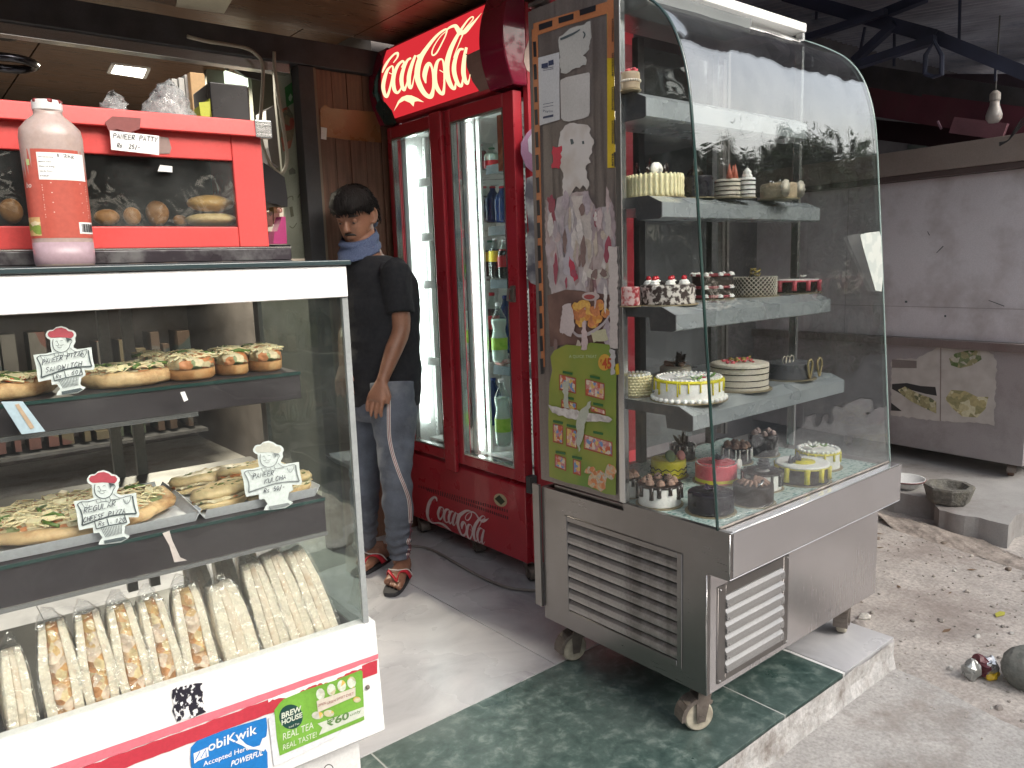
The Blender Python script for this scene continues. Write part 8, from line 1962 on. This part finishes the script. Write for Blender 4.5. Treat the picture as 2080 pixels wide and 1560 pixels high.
tb('main_chord', (1600, -8), (1905, 77), 4.6, 4.6, .09); tb('main_chord', (1905, 77), (2110, 160), 4.6, 4.6, .08)
tb('chord', (1640, 76), (1800, 24), 4.5, 4.5, .045); tb('brace', (1735, 124), (1818, 48), 4.55, 4.55, .05); tb('brace', (1742, 132), (1900, 80), 4.5, 4.5, .055); tb('brace', (1790, 30), (1880, -6), 4.7, 4.7, .06)
for a, b in (((1660, -5), (1658, 40)), ((1757, 55), (1744, 120)), ((1817, 55), (1816, 135)), ((2023, 128), (2022, 165)), ((1950, -5), (1948, 90))): tb('hanger_rod', a, b, 4.7, 4.7, .014)
mb = MB(); mb.tube([pX(*q, 4.4) for q in ((1879, 150), (1880, 112), (1898, 84), (1913, 112), (1913, 152), (1896, 156), (1879, 150))], .012, 6); mb.build('stirrup', TM, tr)
bm_ = thing('maroon_beam', 'dark maroon painted beams running under the shed roof', 'beam', pX(1900, 240, 5.2))
def mbm(nm, a, b, w_, h_, m=MAROON, X0=5.3, X1=5.1): MB().beam(pX(*a, X0), pX(*b, X1), w_, h_).build(nm, m, bm_)
mbm('upper_beam', (1740, 150), (2100, 210), .12, .13, DARKM); mbm('middle_beam', (1760, 205), (2110, 255), .14, .17); mbm('lower_beam', (1770, 262), (2110, 300), .12, .13, mat('very_dark_maroon', (.025, .008, .014), .6), 5.6, 5.4)
MB().beam(pX(1935, 254, 5.0), pX(2042, 268, 5.0), .03, .09).build('torn_cloth', mat('faded_maroon_cloth', (.16, .07, .09), .8, var=.3), bm_)
MB().beam(pX(1905, 246, 5.0), pX(1912, 262, 5.0), .012, .01).build('cloth_tie', mat('cloth_tie', (.25, .15, .2), .7), bm_)
rw_ = thing('rear_screen', 'dark screen wall with a green slatted strip behind the stall cabinet', 'screen', pX(1850, 310, 7.5)); MB().prism([pX(a, b, 8.2) for a, b in ((1600, 150), (2300, 150), (2300, 700), (1600, 700))], (.1, 0, 0)).build('wall_sheet', mat('dark_wine_wall', (.07, .05, .065), .8, var=.3), rw_)
for b in (296, 303, 310): MB().beam(pX(1784, b, 7.6), pX(1880, b + 3, 7.6), .02, .025).build('slat', mat('green_slat', (.13, .16, .15), .6), rw_)
MB().beam(pX(1800, 290, 7.55), pX(1801, 318, 7.55), .03, .03).build('upright', DARKM, rw_)
# hanging bulb and tangled wires
bu = thing('hanging_bulb', 'unlit frosted bulb hanging under the shed beam above the cabinet', 'bulb', pX(2020, 225, 4.7)); c = pX(2019, 234, 4.7)
MB().lathe([(.004, -.042), (.024, -.038), (.037, -.018), (.039, .0), (.031, .028), (.024, .05), (.022, .075)], c, 20).build('globe', mat('frosted_glass', (.30, .28, .27), .4, sss=.2), bu, smooth=True)
MB().lathe([(.026, .0755), (.026, .11), (.012, .125)], c, 14).build('socket', mat('socket', (.3, .28, .26), .5), bu)
mb = MB(); mb.tube([c + UPZ * .125, c + UPZ * .5], .004, 6); mb.build('cord', RUBBER, bu)
for k in range(3):
    mb = MB().tube(catmull([pX(a, b, 4.7 - .02 * k) for a, b in ((2030, 290 + 3 * k), (2048, 285), (2062, 262 + 4 * k), (2080, 240 + 6 * k), (2110, 235))], 5), .004, 5); tag(mb.build('wire', RUBBER, None, smooth=True), ['black wire drooping at the right edge uppermost of three', 'black wire drooping at the right edge between two others', 'black wire drooping at the right edge lowest of three'][k], 'wire', 'wires over the cabinet')

# ------------------------------------------------------------------ ACROSS THE STREET (seen mirrored in the glass)
BARK = mat('tree_bark', (.10, .075, .055), .9, var=.35, scale=8, stretch=(6, 6, 1), bump=.6); LEAFM = mat('tree_leaves', (.035, .06, .02), .7, var=.5, scale=1.2)
def leafcloud(mb, c, R_, n, s, seed):
    q = random.Random(seed)
    cl_ = [(c + Vector((q.gauss(0, R_ * .45), q.gauss(0, R_ * .45), q.gauss(0, R_ * .35))), R_ * q.uniform(.25, .5)) for _ in range(16)]
    for i in range(n):
        cc, rr_ = cl_[i % 16]; p = cc + Vector((q.gauss(0, 1), q.gauss(0, 1), q.gauss(0, .8))) * rr_ * .55
        a = Vector((q.uniform(-1, 1), q.uniform(-1, 1), q.uniform(-1, 1))).normalized() * s; b = a.cross(Vector((q.uniform(-1, 1), q.uniform(-1, 1), q.uniform(-1, 1)))).normalized() * s * .6
        mb.add([p - a, p + b, p + a, p - b], [(0, 1, 2, 3)])
t0 = thing('street_tree', 'dark leafy tree across the street mirrored in the showcase glass', 'tree', (0, 0, -.15), 0, 'trees across the street')
mb = MB(); mb.tube([(0, 0, -.15), (.05, 0, 1.2), (0, .1, 2.6), (.2, .1, 4.2)], [.16, .13, .10, .05], 8)
for a in (0, 1.3, 2.6, 4.0, 5.2): mb.tube([(0, .1, 2.4), (math.cos(a) * .7, math.sin(a) * .7, 3.2), (math.cos(a) * 1.4, math.sin(a) * 1.4, 3.9)], [.07, .045, .02], 6)
mb.build('trunk', BARK, t0, smooth=True)
mb = MB(); leafcloud(mb, Vector((0, 0, 3.5)), 1.7, 16000, .10, 5); cr_ = mb.build('crown', LEAFM, t0); cr_['kind'] = 'stuff'
spots = [(4.5, -6.5, 0, .95), (7.4, -7.2, 1.2, 1.0), (9.8, -6.4, 2.1, .8), (12.5, -7.8, 3.0, 1.1), (15.5, -7.0, 4.0, .9), (1.4, -7.6, 5.0, 1.0), (-2, -7.2, 2.5, 1.0), (19, -8, 1, 1.1), (-5.5, -7.8, .4, 1.1), (23, -8, 2, 1.1)]
def setroot(o, M): o.matrix_basis = M; _WM[o.name] = M
for i, (x, y, a, s) in enumerate(spots):
    M = Matrix.Translation((x, y, -.15)) @ Matrix.Rotation(a, 4, 'Z') @ Matrix.Scale(s, 4)
    if i == 0: setroot(t0, M); continue
    o = t0.copy(); COL.objects.link(o); o.matrix_basis = M; o['label'] = 'street tree mirrored in the showcase glass, ' + ['', 'second from the lamp', 'third from the lamp', 'fourth from the lamp', 'fifth from the lamp', 'opposite the counter', 'opposite the red warmer', 'at the far end of the wall', 'at the near end of the wall', 'farthest of all'][i]
    for ch in t0.children:
        c2 = ch.copy(); COL.objects.link(c2); c2.parent = o; c2.matrix_basis = ch.matrix_basis
mb = MB(); hq = random.Random(8)
for _ in range(12000):
    x = hq.uniform(-8, 26); p = Vector((x, -8.8 + hq.gauss(0, .3), hq.uniform(-.1, 3.3 + .5 * math.sin(x * 1.7)))); a = Vector((hq.uniform(-1, 1), hq.uniform(-1, 1), hq.uniform(-1, 1))).normalized() * .13; b = a.cross(Vector((0, 0, 1))).normalized() * .07 if a.cross(Vector((0, 0, 1))).length > .001 else Vector((.07, 0, 0))
    mb.add([p - a, p + b, p + a, p - b], [(0, 1, 2, 3)])
tag(mb.build('reflection_hedge', LEAFM), 'unseen dark hedge across the street, raised to fill sky gaps in reflections', 'hedge', kind='stuff')  # out of view; made tall to close bright sky gaps in the reflections
tag(MB().box(-10, 30, -9.6, -9.4, -.15, 2.1).build('boundary_wall', mat('boundary_plaster', (.17, .16, .14), .8, var=.2), None, origin=(0, -9.5, 0)), 'dull boundary wall across the street', 'wall')
lp = thing('street_lamp', 'curved street lamp mirrored in the top of the showcase glass', 'street lamp', (6.2, -5.4, -.15))
pts = [(6.2, -5.4, -.15), (6.2, -5.4, 2.5), (6.22, -5.38, 4.2), (6.1, -5.2, 5.2), (5.7, -4.9, 5.9), (5.2, -4.6, 6.1)]
MB().tube(catmull(pts, 5), [.07] * 26, 8).build('pole', DARKM, lp, smooth=True) if len(catmull(pts, 5)) == 26 else MB().tube(catmull(pts, 5), .06, 8).build('pole', DARKM, lp, smooth=True)
MB().box(4.7, 5.25, -4.75, -4.5, 6.05, 6.16).build('lamp_head', DARKM, lp, bevel=.03)
mb = MB()
for k in range(3): mb = MB().tube(catmull([(-6, -5.5 - .1 * k, 4.6 + .12 * k), (2, -5.5 - .1 * k, 4.25 + .1 * k), (9, -5.5 - .1 * k, 4.5 + .1 * k), (18, -5.6, 4.3 + .1 * k), (30, -5.6, 4.8)], 6), .014, 5); tag(mb.build('overhead_wire', RUBBER, None, smooth=True), ['lowest', 'middle', 'uppermost'][k] + ' of three overhead street wires mirrored in the showcase glass', 'wire', 'overhead street wires')
